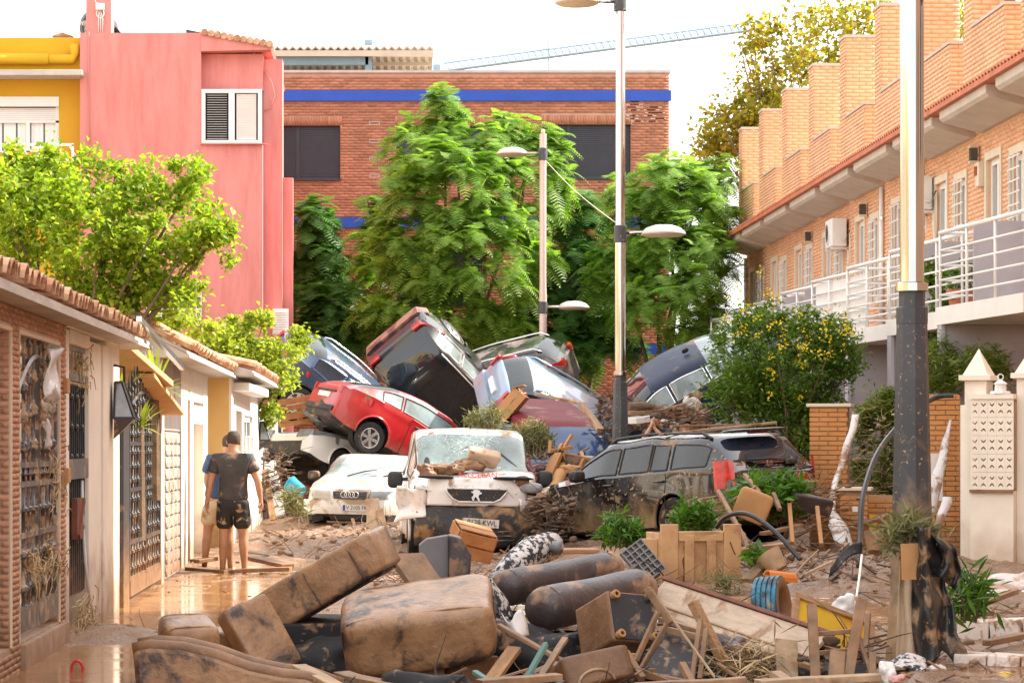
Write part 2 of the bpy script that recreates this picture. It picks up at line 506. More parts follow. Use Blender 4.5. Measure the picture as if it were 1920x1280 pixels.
mb = MB(); mb.add([(-.9, 22.9, zw), (.5, 22.9, zw), (.5, 30, zw), (5.5, 30, zw), (5.5, 22.9, zw), (12, 22.9, zw), (12, 75, zw), (-.9, 75, zw), (3.6, 12, zw), (12, 12, zw), (3.6, 22.9, zw), (-.9, 30, zw), (12, 30, zw)], [(0, 1, 2, 11), (4, 5, 12, 3), (11, 2, 3, 12, 6, 7), (8, 9, 5, 4, 10)])
mb.build('flood_water', M['puddle'], kind='structure')
xs = np.linspace(.5, 5.5, 260); ys = np.linspace(22.9, 30, 300); X, Y = np.meshgrid(xs, ys)
wv = fbm(X*5+np.sin(Y*2), Y*9, 3, 31)*.030*np.clip(fbm(X*.8, Y*.9, 2, 44)*4+.6, 0, 1)
idx = np.arange(X.size).reshape(X.shape)
np_mesh('puddle_water', np.stack([X, Y, zw+wv], -1), np.stack([idx[:-1, :-1], idx[:-1, 1:], idx[1:, 1:], idx[1:, :-1]], -1), 4, M['puddle'], smooth=True, kind='structure')
# ------------------------------------------------------------ brickwork
def brick_arrays(o, u, n, w, h, holes=(), bw=.25, bh=.06, j=.012, dep=.012, soldier=()):
 "running-bond bricks on the face at o, along u, outward normal n; holes (u0,u1,v0,v1). Returns list of 8-corner boxes"
 out = []
 rows = int(h/(bh+j)); pit = bw+j
 for r in range(rows):
  v0 = r*(bh+j)+j; v1 = v0+bh
  us = -(pit/2 if r % 2 else 0)
  segs = []
  while us < w:
   segs.append([max(0, us+j), min(w, us+pit)]); us += pit
  for a, b in segs:
   ok = True
   for (h0, h1, g0, g1) in holes:
    if v1 > g0+.005 and v0 < g1-.005:
     if a >= h0-.01 and b <= h1+.01: ok = False; break
     if a < h0 < b: b = h0
     elif a < h1 < b: a = h1
   if ok and b-a > .03: out.append((a, b, v0, v1))
 for (a0, a1, v0, v1) in soldier:
  k = max(1, int((a1-a0)/(bh+j)))
  for i in range(k):
   out.append((a0+i*(bh+j)+j, a0+i*(bh+j)+j+bh, v0, v1))
 return out
def bricks(parent, o, u, n, w, h, mat, holes=(), soldier=(), name='brick', skip=0.0, **kw):
 dep = kw.get('dep', .012)
 segs = brick_arrays(o, u, n, w, h, holes, soldier=soldier, **kw)
 o = np.array(o, float); u = np.array(u, float); n = np.array(n, float); z = np.array((0, 0, 1.0))
 s = np.array(segs)
 if skip: s = s[RNG.random(len(s)) > skip]
 k = len(s)
 pr = dep*(.75+.5*RNG.random(k))
 def P(a, b, d): return o+u*a[:, None]+z*b[:, None]+n*d[:, None]
 zero = np.full(k, -.004)
 vs = np.stack([P(s[:, 0], s[:, 2], zero), P(s[:, 1], s[:, 2], zero), P(s[:, 1], s[:, 3], zero), P(s[:, 0], s[:, 3], zero),
                   P(s[:, 0], s[:, 2], pr), P(s[:, 1], s[:, 2], pr), P(s[:, 1], s[:, 3], pr), P(s[:, 0], s[:, 3], pr)], 1)
 fc = np.array([[4, 5, 6, 7], [0, 1, 5, 4], [1, 2, 6, 5], [2, 3, 7, 6], [3, 0, 4, 7]])
 if np.dot(np.cross(u, z), n) < 0: fc = fc[:, ::-1]
 ff = (np.arange(k)*8)[:, None, None]+fc[None]
 return vs.reshape(-1, 3), ff.reshape(-1, 4)
def brick_stuff(parent, jobs, mat, name='brickwork'):
 vv = []; ff = []; b = 0
 for kw in jobs:
  v, f = bricks(parent, mat=mat, **kw)
  vv.append(v); ff.append(f+b); b += len(v)
 return np_mesh(name, np.concatenate(vv), np.concatenate(ff), 4, mat, parent, kind='stuff', world=True)
def wall_holes(mb, o, u, n, w, h, holes, th):
 "a solid wall with rectangular openings, built of butted blocks (grid split)"
 o = V(o); u = V(u); n = V(n)
 us = sorted({0, w, *[a for q in holes for a in q[:2]]}); vs = sorted({0, h, *[a for q in holes for a in q[2:]]})
 us = [a for a in us if 0 <= a <= w]; vs = [a for a in vs if 0 <= a <= h]
 for i in range(len(us)-1):
  for k in range(len(vs)-1):
   a, b, c, d = us[i], us[i+1], vs[k], vs[k+1]
   cu, cv = (a+b)/2, (c+d)/2
   if any(q[0] < cu < q[1] and q[2] < cv < q[3] for q in holes): continue
   m = Matrix((u, n, V((0, 0, 1)))).transposed()
   mb.box(o+u*cu+V((0, 0, cv))-n*(th/2), (b-a, th, d-c), m)
 return mb
# ------------------------------------------------------------ brick building at the end of the street
YB = 72.0
SB = F/YB
def bx(px): return (px-CX)/SB
def bz(py): return CAMZ+(CY-py)/SB
t = thing('brick_building', 'wide red brick building with blue bands and dark shuttered windows closing the street', 'building', (1.5, YB, 0))
x0, x1 = bx(380), bx(1254)
ztop = bz(137)
wins = [(523, 638, 235, 335), (743, 905, 235, 335), (1017, 1183, 233, 333),
  (523, 638, 470, 570), (743, 905, 470, 570), (1017, 1183, 470, 570)]
holes = [(bx(a)-x0, bx(b)-x0, bz(d), bz(c)) for a, b, c, d in wins]
mb = MB(); wall_holes(mb, (x0, YB, 0), (1, 0, 0), (0, -1, 0), x1-x0, ztop, holes, .35)
mb.b2((x0, YB+.36, 0), (x0+.3, YB+9, ztop)); mb.b2((x1-.35, YB+.36, 0), (x1, YB+9, ztop)); mb.b2((x0, YB+8.7, 0), (x1, YB+9, ztop))
mb.build('wall', M['mortar_far'], t, world=True)
bands = [(170, 190), (408, 427), (645, 664)]
bh_ = [(0, x1-x0, bz(b), bz(a)) for a, b in bands]
sold = [(q[0]-.05, q[1]+.05, q[3]+.01, q[3]+.235) for q in holes]
brick_stuff(t, [dict(o=(x0, YB, 0), u=(1, 0, 0), n=(0, -1, 0), w=x1-x0, h=ztop-.05, holes=holes+bh_+[(s[0], s[1], s[2], s[3]+.01) for s in sold], soldier=sold, bw=.24, bh=.062, j=.014),
    dict(o=(x1, YB+.02, 0), u=(0, 1, 0), n=(1, 0, 0), w=8.9, h=ztop-.05, bw=.24, bh=.062, j=.014)], M['brick_far'])
for a, b in bands:
 mb = MB(); mb.b2((x0, YB-.07, bz(b)), (x1+.06, YB-.002, bz(a)))
 mb.build('blue_band', M['blue'], t, world=True)
mb = MB(); mb.b2((x0, YB-.05, ztop), (x1+.05, YB+.5, ztop+.07)); mb.build('coping', M['concrete'], t, world=True)
mb = MB(); mb.b2((x0+.3, YB+.4, ztop-.6), (x1-.36, YB+8.6, ztop-.45)); mb.build('roof', M['concrete'], t, world=True)
for (a, b, c, d), q in zip(wins, holes):
 xa, xb, za, zb_ = bx(a), bx(b), bz(d), bz(c)
 w_ = MB(); w_.b2((xa, YB+.17, za), (xb, YB+.20, zb_)); wo_ = w_.build('window', M['shutter_dark'], t, world=True)
 sl_ = MB(); z = za+.02
 while z < zb_-.05:
  sl_.b2((xa+.01, YB+.15, z), (xb-.01, YB+.168, z+.042)); z += .055
 sl_.build('shutter_slats', M['shutter_dark'], wo_, world=True, kind='stuff')
 f_ = MB(); f_.b2((xa+(xb-xa)*.28, YB+.12, za), (xa+(xb-xa)*.28+.09, YB+.149, zb_)); f_.b2((xa-.02, YB-.05, za-.06), (xb+.02, YB+.12, za))
 f_.build('frame', M['shutter_dark'], wo_, world=True)
# pale outlines round a few weep bricks
for py in (231, 265, 298, 330):
 mb = MB(); cx_, cz_ = bx(702), bz(py)
 for (a, b, c, d) in ((-.14, .14, .03, .05), (-.14, .14, -.05, -.03), (-.14, -.12, -.03, .03), (.12, .14, -.03, .03)):
  mb.b2((cx_+a, YB-.020, cz_+c), (cx_+b, YB-.0135, cz_+d))
 mb.build('wall_vent', M['concrete'], t, world=True)
# efflorescence: white joints by the right corner
mb = MB()
for k in range(34):
 px = random.uniform(1172, 1192) if random.random() < .5 else random.uniform(1205, 1232); py = random.uniform(192, 230)
 zc = round((bz(py))/.076)*.076+.007
 mb.b2((bx(px), YB-.021, zc-.007), (bx(px)+.24, YB-.0135, zc+.007))
mb.build('pale_joint', M['whiteclean'], t, world=True, kind='stuff')
# canopy on its roof
M['sheet'] = mat('roof_sheet', (.50, .42, .33), .6, var=.08)
M['steelblue'] = mat('blue_grey_steel', (.20, .30, .36), .5)
YC = 74.5
def cp(px, py, y): return W(px, py, y)
t = thing('roof_canopy', 'corrugated sheet canopy on a blue steel post above the brick building roof', 'canopy', (bx(690), YC, ztop))
za = cp(0, 97, 74.0).z
mb = MB()
xl, xr = bx(480), cp(812, 0, 74.0).x
n = 46
prof = []
for i in range(n+1):
 xx = xl+(xr-xl)*i/n
 prof.append((xx, .045*(1 if (i//1) % 2 else -1)))
yf, yb2 = 73.4, 80.0
zf, zb3 = cp(0, 92, yf).z, cp(0, 92, yf).z-.55
vs = []; fs = []
for i, (xx, dz) in enumerate(prof):
 vs += [(xx, yf, zf+dz), (xx-.0, yb2, zb3+dz), (xx, yf, zf+dz+.05), (xx, yb2, zb3+dz+.05)]
for i in range(n):
 a = i*4; b = a+4
 fs += [(a, a+1, b+1, b), (a+2, b+2, b+3, a+3), (a, b, b+2, a+2)]
mb.add(vs, fs); mb.build('roof_sheet', M['sheet'], t, world=True)
for k in range(6):
 yy = yf+.25+k*1.1
 zz = zf+(zb3-zf)*(yy-yf)/(yb2-yf)-.11
 mb = MB(); mb.beam((xl, yy, zz), (xr-.05, yy, zz), .08, .1); mb.build('purlin', M['sheet'], t, world=True)
mb = MB(); mb.beam((xl, yf-.03, zf-.13), (xr, yf-.03, zf-.13), .05, .16); mb.build('fascia', M['sheet'], t, world=True)
mb = MB(); mb.beam((xl, yf+.3, zf-.3), (bx(690), yf+.3, zf-.3), .2, .22); mb.build('beam', M['steelblue'], t, world=True)
mb = MB(); mb.b2((bx(684), yf+.2, ztop-.4), (bx(697), yf+.4, zf-.19)); mb.build('post', M['steelblue'], t, world=True)
# ------------------------------------------------------------ tower crane far behind
M['crane'] = mat('crane_blue_paint', (.30, .46, .60), .5)
YK = 210.0
def kp(px, py): return W(px, py, YK)
t = thing('tower_crane', 'pale blue lattice tower crane jib crossing the sky behind the roofs', 'crane', (kp(1030, 0).x, YK, 0))
def lattice(p0, p1, h0, w, nseg, r=.05):
 p0, p1 = V(p0), V(p1); mb = MB(); d = (p1-p0)
 up = V((0, 0, 1)); sd = V((0, 1, 0))
 tops = []; la = []; lb = []
 for i in range(nseg+1):
  c = p0+d*i/nseg
  hh = h0
  la.append(c+sd*w/2); lb.append(c-sd*w/2); tops.append(c+up*hh)
 for L in (la, lb, tops): mb.tube([L[0], L[-1]], r*1.5, 5)
 for i in range(nseg):
  m = (tops[i]+tops[i+1])/2
  for L in (la, lb):
   mb.tube([L[i], m], r, 4, False); mb.tube([m, L[i+1]], r, 4, False)
  mb.tube([la[i], lb[i+1]], r*.8, 4, False)
 return mb
j0, j1, jm = kp(830, 134), kp(1412, 57), kp(1030, 108)
lattice(j0, j1, .62, .7, 46).build('jib', M['crane'], t, world=True)
mb = MB(); mb.tube([kp(697, 80), kp(1034, 92)], .035, 5); mb.build('tie_rod', M['crane'], t, world=True)
mb = MB(); mb.b2(kp(690, 84)-V((.3, .3, 0)), kp(698, 76)+V((0, .3, 0))); mb.build('counterweight', M['crane'], t, world=True)
mb = MB(); mb.tube([kp(697, 80), kp(815, 128)], .04, 5); mb.b2(kp(812, 134)-V((0, .4, 0)), kp(826, 122)+V((0, .4, 0))); mb.build('winch', M['crane'], t, world=True)
mb = MB()
bt = kp(1029, 0)
mb2 = MB()
for sx in (-.35, .35):
 for sy in (-.35, .35): mb2.tube([(bt.x+sx, YK+sy, 0), (bt.x+sx, YK+sy, 22)], .06, 4)
mb2.tube([(bt.x, YK, 22), (bt.x, YK, kp(0, 78).z)], .06, 5)
mb2.build('mast', M['crane'], t, world=True)
# ------------------------------------------------------------ pink and yellow houses on the left
YP = 62.0; SP = F/YP
def qx(px): return (px-CX)/SP
def qz(py): return CAMZ+(CY-py)/SP
t = thing('pink_house', 'tall pink rendered house with white louvred window and blank wall', 'house', (qx(340), YP, 0))
mb = MB()
D = 7.5
mb.b2((qx(150), YP, 0), (qx(377), YP+D, qz(62)))                # tall left body
mb.b2((qx(377)+.002, YP+.30, qz(166)), (qx(492), YP+D, qz(98)))  # recess back above the window
mb.b2((qx(377)+.002, YP+.0, 0), (qx(492), YP+D, qz(270)))        # below the window
mb.b2((qx(377)+.002, YP+.6, qz(270)+.002), (qx(492), YP+D, qz(166)-.002))
mb.b2((qx(492)+.002, YP+.45, 0), (qx(528), YP+1.15, qz(106)))        # right step
mb.b2((qx(528)+.002, YP+.75, 0), (qx(547), YP+1.1, qz(327)))
mb.build('wall', M['pink'], t, world=True)
mb = MB()
mb.prism([(qx(377)+.004, qz(97)), (qx(508), qz(94)), (qx(512), qz(88)), (qx(377)+.004, qz(60))], YP-.05, YP+D, 'y')
mb.build('roof_edge', M['pink'], t, world=True)
for k in range(11):
 a = k/11
 p = V((qx(378)+(qx(512)-qx(378))*(a+.045), YP-.1, qz(63)+(qz(87)-qz(63))*(a+.045)+.03))
 mb = MB(); mb.tube([p, p+V((0, 1.6, .0))], .085, 8); mb.build('roof_tile', M['tile'], t, world=True)
mb = MB(); mb.b2((qx(160), YP+.15, qz(62)), (qx(207), YP+.8, qz(-40))); mb.build('chimney', M['pink'], t, world=True)
# louvred window
wn_ = MB()
wx0, wx1, wz0, wz1 = qx(378), qx(491), qz(269), qz(168)
for (a, b, c, d) in ((wx0, wx1, wz1-.09, wz1), (wx0, wx1, wz0, wz0+.07), (wx0, wx0+.09, wz0+.07, wz1-.09), (wx1-.09, wx1, wz0+.07, wz1-.09), ((wx0+wx1)/2-.07, (wx0+wx1)/2+.07, wz0+.07, wz1-.09)):
 wn_.b2((a, YP-.06, c), (b, YP+.06, d))
wnd = wn_.build('window', M['whiteclean'], t, world=True, bev=.008)
mb = MB(); mb.b2((wx0+.05, YP+.065, wz0+.05), (wx1-.05, YP+.08, wz1-.05)); mb.build('dark_room', M['dark'], wnd, world=True)
for side in (0, 1):
 a = wx0+.13 if side == 0 else (wx0+wx1)/2+.11
 b = (wx0+wx1)/2-.11 if side == 0 else wx1-.13
 z = wz0+.11
 while z < wz1-.12:
  s_ = MB(); ang = R(8 if side == 0 else -66)
  s_.box(((a+b)/2, YP+.0, z), (b-a, .055, .008), Matrix.Rotation(ang, 3, 'X'))
  s_.build('slat', M['whiteclean'], wnd, world=True); z += .056
mb = MB(); mb.b2((wx0-.02, YP-.1, wz0-.03), (wx1+.12, YP+.05, wz0-.002)); mb.build('sill', M['pink'], t, world=True)
# barred lower window
gx0, gx1, gz0, gz1 = qx(276), qx(378), qz(600), qz(528)
g_ = MB(); g_.b2((gx0, YP-.02, gz0), (gx1, YP-.004, gz1)); gw = g_.build('window', M['glass'], t, world=True)
f_ = MB()
for k in range(12):
 xx = gx0+(gx1-gx0)*k/11; f_.tube([(xx, YP-.14, gz0), (xx, YP-.14, gz1)], .012, 5)
for z in (gz0, gz0+.25, (gz0+gz1)/2+.1, gz1): f_.beam((gx0, YP-.14, z), (gx1, YP-.14, z), .02, .03)
for k in range(11):
 xx = gx0+(gx1-gx0)*(k+.5)/11
 f_.tube([V((xx+.05*math.cos(q), YP-.14, gz0+.12+.05*math.sin(q))) for q in np.linspace(0, 2*PI, 9)], .007, 4)
f_.build('grille', M['whiteclean'], gw, world=True)
mb = MB(); mb.b2((gx0-.1, YP-.12, gz0-.1), (gx1+.1, YP+.0, gz0-.01)); mb.build('window_sill', M['tile'], t, world=True)
# shutters on the right step
for (a, b, c, d) in ((510, 540, 577, 627), (512, 530, 640, 690)):
 s_ = MB(); s_.b2((qx(a), YP+.36, qz(d)), (qx(b), YP+.45-.002, qz(c))); so_ = s_.build('louvred_shutter', M['whiteclean'], t, world=True)
 z = qz(d)+.05
 while z < qz(c)-.04:
  q_ = MB(); q_.box(((qx(a)+qx(b))/2, YP+.345, z), (qx(b)-qx(a)-.08, .05, .012), Matrix.Rotation(R(35), 3, 'X')); q_.build('slat', M['whiteclean'], so_, world=True); z += .055
# cables
def cable(name, pts, r, m, parent=None, **kw):
 mb = MB(); mb.tube(pts, r, 5); return mb.build(name, m, parent, smooth=True, **kw)
cable('cable', [(qx(167), YP-.02, qz(60)), (qx(167), YP-.02, qz(420))], .014, M['pink'], t, world=True)
cable('cable', [(qx(494), YP+.4, qz(128)), (qx(508), YP+.35, qz(150)), (qx(514), YP+.4, qz(175)), (qx(505), YP+.4, qz(200)), (qx(494), YP+.4, qz(204))], .014, M['pink'], t, world=True)
jb = MB(); jb.b2((qx(179), YP+.03, qz(18)), (qx(195), YP+.145, qz(6))); jb.build('junction_box', M['whiteclean'], t, world=True, bev=.01)
for k in range(3):
 cable('cable', [(qx(183+k*2), YP+.12, qz(18)), (qx(184+k*4), YP+.1, qz(35)), (qx(183+k*4), YP+.13, qz(61))], .012, M['whiteclean'], t, world=True)
cable('cable', [(qx(187+7*math.sin(q)), YP+.1, qz(24-9*math.cos(q))) for q in np.linspace(.6, 5.6, 14)], .012, M['whiteclean'], t, world=True)
cable('cable', [(qx(176), YP+.1, qz(-10)), (qx(178), YP+.1, qz(3)), (qx(186), YP+.08, qz(7))], .012, M['whiteclean'], t, world=True)
# water tank and solar panels on the pink roof
def text_mesh(s, size, extrude=.002):
 cu = bpy.data.curves.new('txt', 'FONT'); cu.body = s; cu.size = size; cu.extrude = extrude; cu.align_x = 'CENTER'; cu.align_y = 'CENTER'
 ob = bpy.data.objects.new('txt', cu); COL.objects.link(ob)
 dg = bpy.context.evaluated_depsgraph_get()
 me = bpy.data.meshes.new_from_object(ob.evaluated_get(dg))
 bpy.data.objects.remove(ob)
 return me
def text_obj(name, s, size, m, parent, Mx, sx=1.0):
 me = text_mesh(s, size); me.materials.clear(); me.materials.append(m)
 me.transform(Mx @ Matrix.Diagonal((sx, 1, 1, 1)))
 return link(name, me, parent)
M['tank'] = mat('dark_blue_tank', (.045, .055, .085), .45)
t = thing('solar_water_heater', 'dark round water tank with white numbers beside the pink chimney', 'water heater', (qx(172), YP+1.3, qz(62)))
mb = MB(); cxx, czz = qx(172), qz(34)
mb.lathe([(0, -.35), (.36, -.33), (.44, -.2), (.44, .5), (.36, .62), (0, .64)], (cxx, YP+1.5, czz), 28, Matrix.Rotation(R(90), 3, 'X') @ Matrix.Diagonal((1, 1, -1)))
mb.build('tank', M['tank'], t, smooth=True, world=True, ang=50)
text_obj('lettering', '96 291 77', .17, M['whiteclean'], t, root_of(t).matrix_basis.inverted() @ Matrix.Translation((cxx-.1, YP+1.12, czz+.05)) @ Matrix.Rotation(R(90), 4, 'X'))
mb = MB()
for k in range(4):
 mb.beam((qx(150), YP+1.0, qz(32+k*9)), (qx(166), YP+1.0, qz(38+k*9)), .05, .07)
mb.beam((qx(151), YP+1.05, qz(26)), (qx(151), YP+1.05, qz(62)), .04, .05)
mb.build('support_frame', M['sheet'], t, world=True)
mb = MB(); mb.beam((qx(205), YP+1.6, qz(38)), (qx(228), YP+1.6, qz(62)), .9, .07); mb.build('collector_panel', M['dark'], t, world=True)
M['pv'] = mat('solar_panel_glass', (.035, .03, .035), .15)
t = thing('solar_array', 'dark solar panels lying tilted on the pink house roof edge', 'solar panel', (qx(420), YP+1.4, qz(66)))
ps = [(341, 52), (383, 60), (472, 74), (512, 82)]
for k in range(3):
 mb = MB(); a, b = ps[k], ps[k+1]
 mb.beam((qx(a[0])+.02, YP+1.2, qz(a[1])), (qx(b[0])-.02, YP+1.2, qz(b[1])), 1.6, .06); mb.build('panel', M['pv'], t, world=True)
mb = MB()
for px, py in ((388, 63), (475, 76), (345, 54)): mb.beam((qx(px), YP+.4, qz(py)+.05), (qx(px), YP+.4, qz(py)-.35), .04, .04)
mb.build('mount', M['chrome'], t, world=True)
t = thing('yellow_house', 'yellow rendered house with roller shutter window and white balcony railing', 'house', (qx(60), YP, 0))
YY = YP+.25
mb = MB()
mb.b2((qx(-260), YY, qz(135)+.0), (qx(150)-.004, YY+D, qz(68)))
mb.build('parapet', M['yellow'], t, world=True)
mb = MB()
wall_holes(mb, (qx(-260), YY+.1, 0), (1, 0, 0), (0, -1, 0), qx(150)-.004-qx(-260), qz(146), [(qx(-30)-qx(-260), qx(107)-qx(-260), qz(282), qz(180))], .3)
mb.b2((qx(-260), YY+.42, 0), (qx(150)-.004, YY+D, qz(146)))
mb.build('wall', M['ochre'], t, world=True)
mb = MB(); mb.b2((qx(-260), YY-.65, qz(146)+.002), (qx(158), YY+.3, qz(135)-.002)); mb.build('canopy_slab', M['concrete'], t, world=True, bev=.015)
mb = MB(); pz = qz(108)
mb.tube([(qx(-200), YY-.14, pz), (qx(90), YY-.14, pz-.02)], .13, 12); mb.tube([(qx(88), YY-.14, pz-.02), (qx(135), YY-.14, pz-.02), (qx(139), YY-.14, pz+.12), (qx(139), YY-.14, pz+.32)], .11, 12)
mb.build('drain_pipe', M['yellow'], t, smooth=True, world=True)
wy = YY+.1
w_ = MB(); w_.b2((qx(-30), wy+.21, qz(282)), (qx(107), wy+.23, qz(180))); wd = w_.build('window', M['glass'], t, world=True)
f_ = MB()
for (a, b, c, d) in ((-30, 107, 196, 178), (-30, 107, 226, 222), (100, 107, 282, 196), (44, 51, 282, 226), (-30, 107, 284, 279)):
 f_.b2((qx(a), wy-.02 if d == 178 else wy+.1, qz(c)), (qx(b), wy+.2, qz(d)))
f_.build('frame', M['whiteclean'], wd, world=True)
z = qz(224)
while z < qz(197)-.03:
 s_ = MB(); s_.b2((qx(-30), wy+.14, z), (qx(100), wy+.17, z+.04)); s_.build('shutter_slat', M['whiteclean'], wd, world=True); z += .047
for k in range(5):
 c_ = MB(); xx = qx(-25+k*26); c_.grid(lambda u, v: V((xx+u*.28, wy+.2-.0+.006*math.sin(u*18), qz(281)+v*(qz(226)-qz(281)))), 8, 1)
 c_.build('curtain', M['whiteclean'], wd, world=True)
# balcony
mb = MB(); mb.b2((qx(-260), YY-.9, qz(345)), (qx(146), YY+.098, qz(338))); mb.build('balcony_floor', M['concrete'], t, world=True)
rl = thing('x', '', '') if False else None
f_ = MB(); f_.beam((qx(-260), YY-.85, qz(277)), (qx(144), YY-.85, qz(277)), .05, .06); f_.beam((qx(142), YY-.85, qz(277)), (qx(142), YY-.85, qz(338)), .05, .05)
ry = f_.build('railing', M['whiteclean'], t, world=True)
for k in range(14):
 xx = -150+k*22
 b_ = MB(); b_.beam((qx(xx), YY-.85, qz(280)), (qx(xx+38), YY-.85, qz(336)), .02, .03); b_.build('bar', M['whiteclean'], ry, world=True)
t = thing('roof_vent', 'small flat capped vent on the yellow house roof', 'vent', (qx(111), YP+.9, qz(68)))
mb = MB(); mb.b2((qx(94), YP+.6, qz(68)), (qx(128), YP+1.2, qz(61))); mb.build('vent_body', M['concrete'], t, world=True)
mb = MB(); mb.prism([(qx(91), qz(61)+.003), (qx(131), qz(61)+.003), (qx(111), qz(54))], YP+.55, YP+1.25, 'y'); mb.build('cap', M['tile'], t, world=True)
# ------------------------------------------------------------ row of orange brick houses on the right
XF = 9.2
dks = [45000/(p-CX) for p in (1386, 1424, 1467, 1517, 1575.6, 1641, 1717, 1808, 1916)]+[34.0]
def tile_mesh(r=.075, l=.42):
 mb = MB(); n = 6
 vs = []; fs = []
 for (x, rr) in ((-l/2, r*.85), (l/2, r)):
  for k in range(n+1):
   a = PI*k/n; vs.append((x, rr*math.cos(a), rr*math.sin(a)))
  for k in range(n+1):
   a = PI*k/n; vs.append((x, (rr-.016)*math.cos(a), (rr-.016)*math.sin(a)))
 m = n+1
 for k in range(n):
  fs += [(k, 2*m+k, 2*m+k+1, k+1), (m+k, m+k+1, 3*m+k+1, 3*m+k), (2*m+k, 3*m+k, 3*m+k+1, 2*m+k+1), (k, k+1, m+k+1, m+k)]
 mb.add(vs, fs)
 me = bpy.data.meshes.new('roof_tile'); me.from_pydata(mb.v, [], mb.f)
 return me
TM_R = tile_mesh(.085, .5); TM_R.materials.append(M['tile_r'])
TM_L = tile_mesh(.095, .48); TM_L.materials.append(M['tile'])
HL = ['farthest orange brick house, beside the green tree at the end of the row',
      'second orange brick house from the far end of the row',
      'third orange brick house from the far end, above the lowest wall air conditioner',
      'fourth orange brick house from the far end of the row',
      'orange brick house with a grey air conditioner above its white railing, middle of the row',
      'orange brick house with a white downpipe on its roof parapet',
      'orange brick house half hidden behind the near lamp post',
      'orange brick house with the dark red pergola on its roof terrace',
      'nearest orange brick house at the right edge with white balcony rails']
M['ochre2'] = mat('pale_yellow_render', (.66, .50, .25), .85, var=.06)
M['cream2'] = mat('cream_house_render', (.72, .60, .42), .85, var=.06)
M['moulding'] = mat('cream_stone', (.70, .60, .46), .7, var=.06)
M['slab'] = mat('eave_concrete', (.53, .46, .39), .8, var=.1, bump=.15)
M['lilac'] = mat('lilac_grey_render', (.42, .39, .42), .8, var=.08, mudz=(.3, 1.6), ms=2)
M['slabw'] = mat('balcony_white', (.74, .71, .68), .6, var=.06)
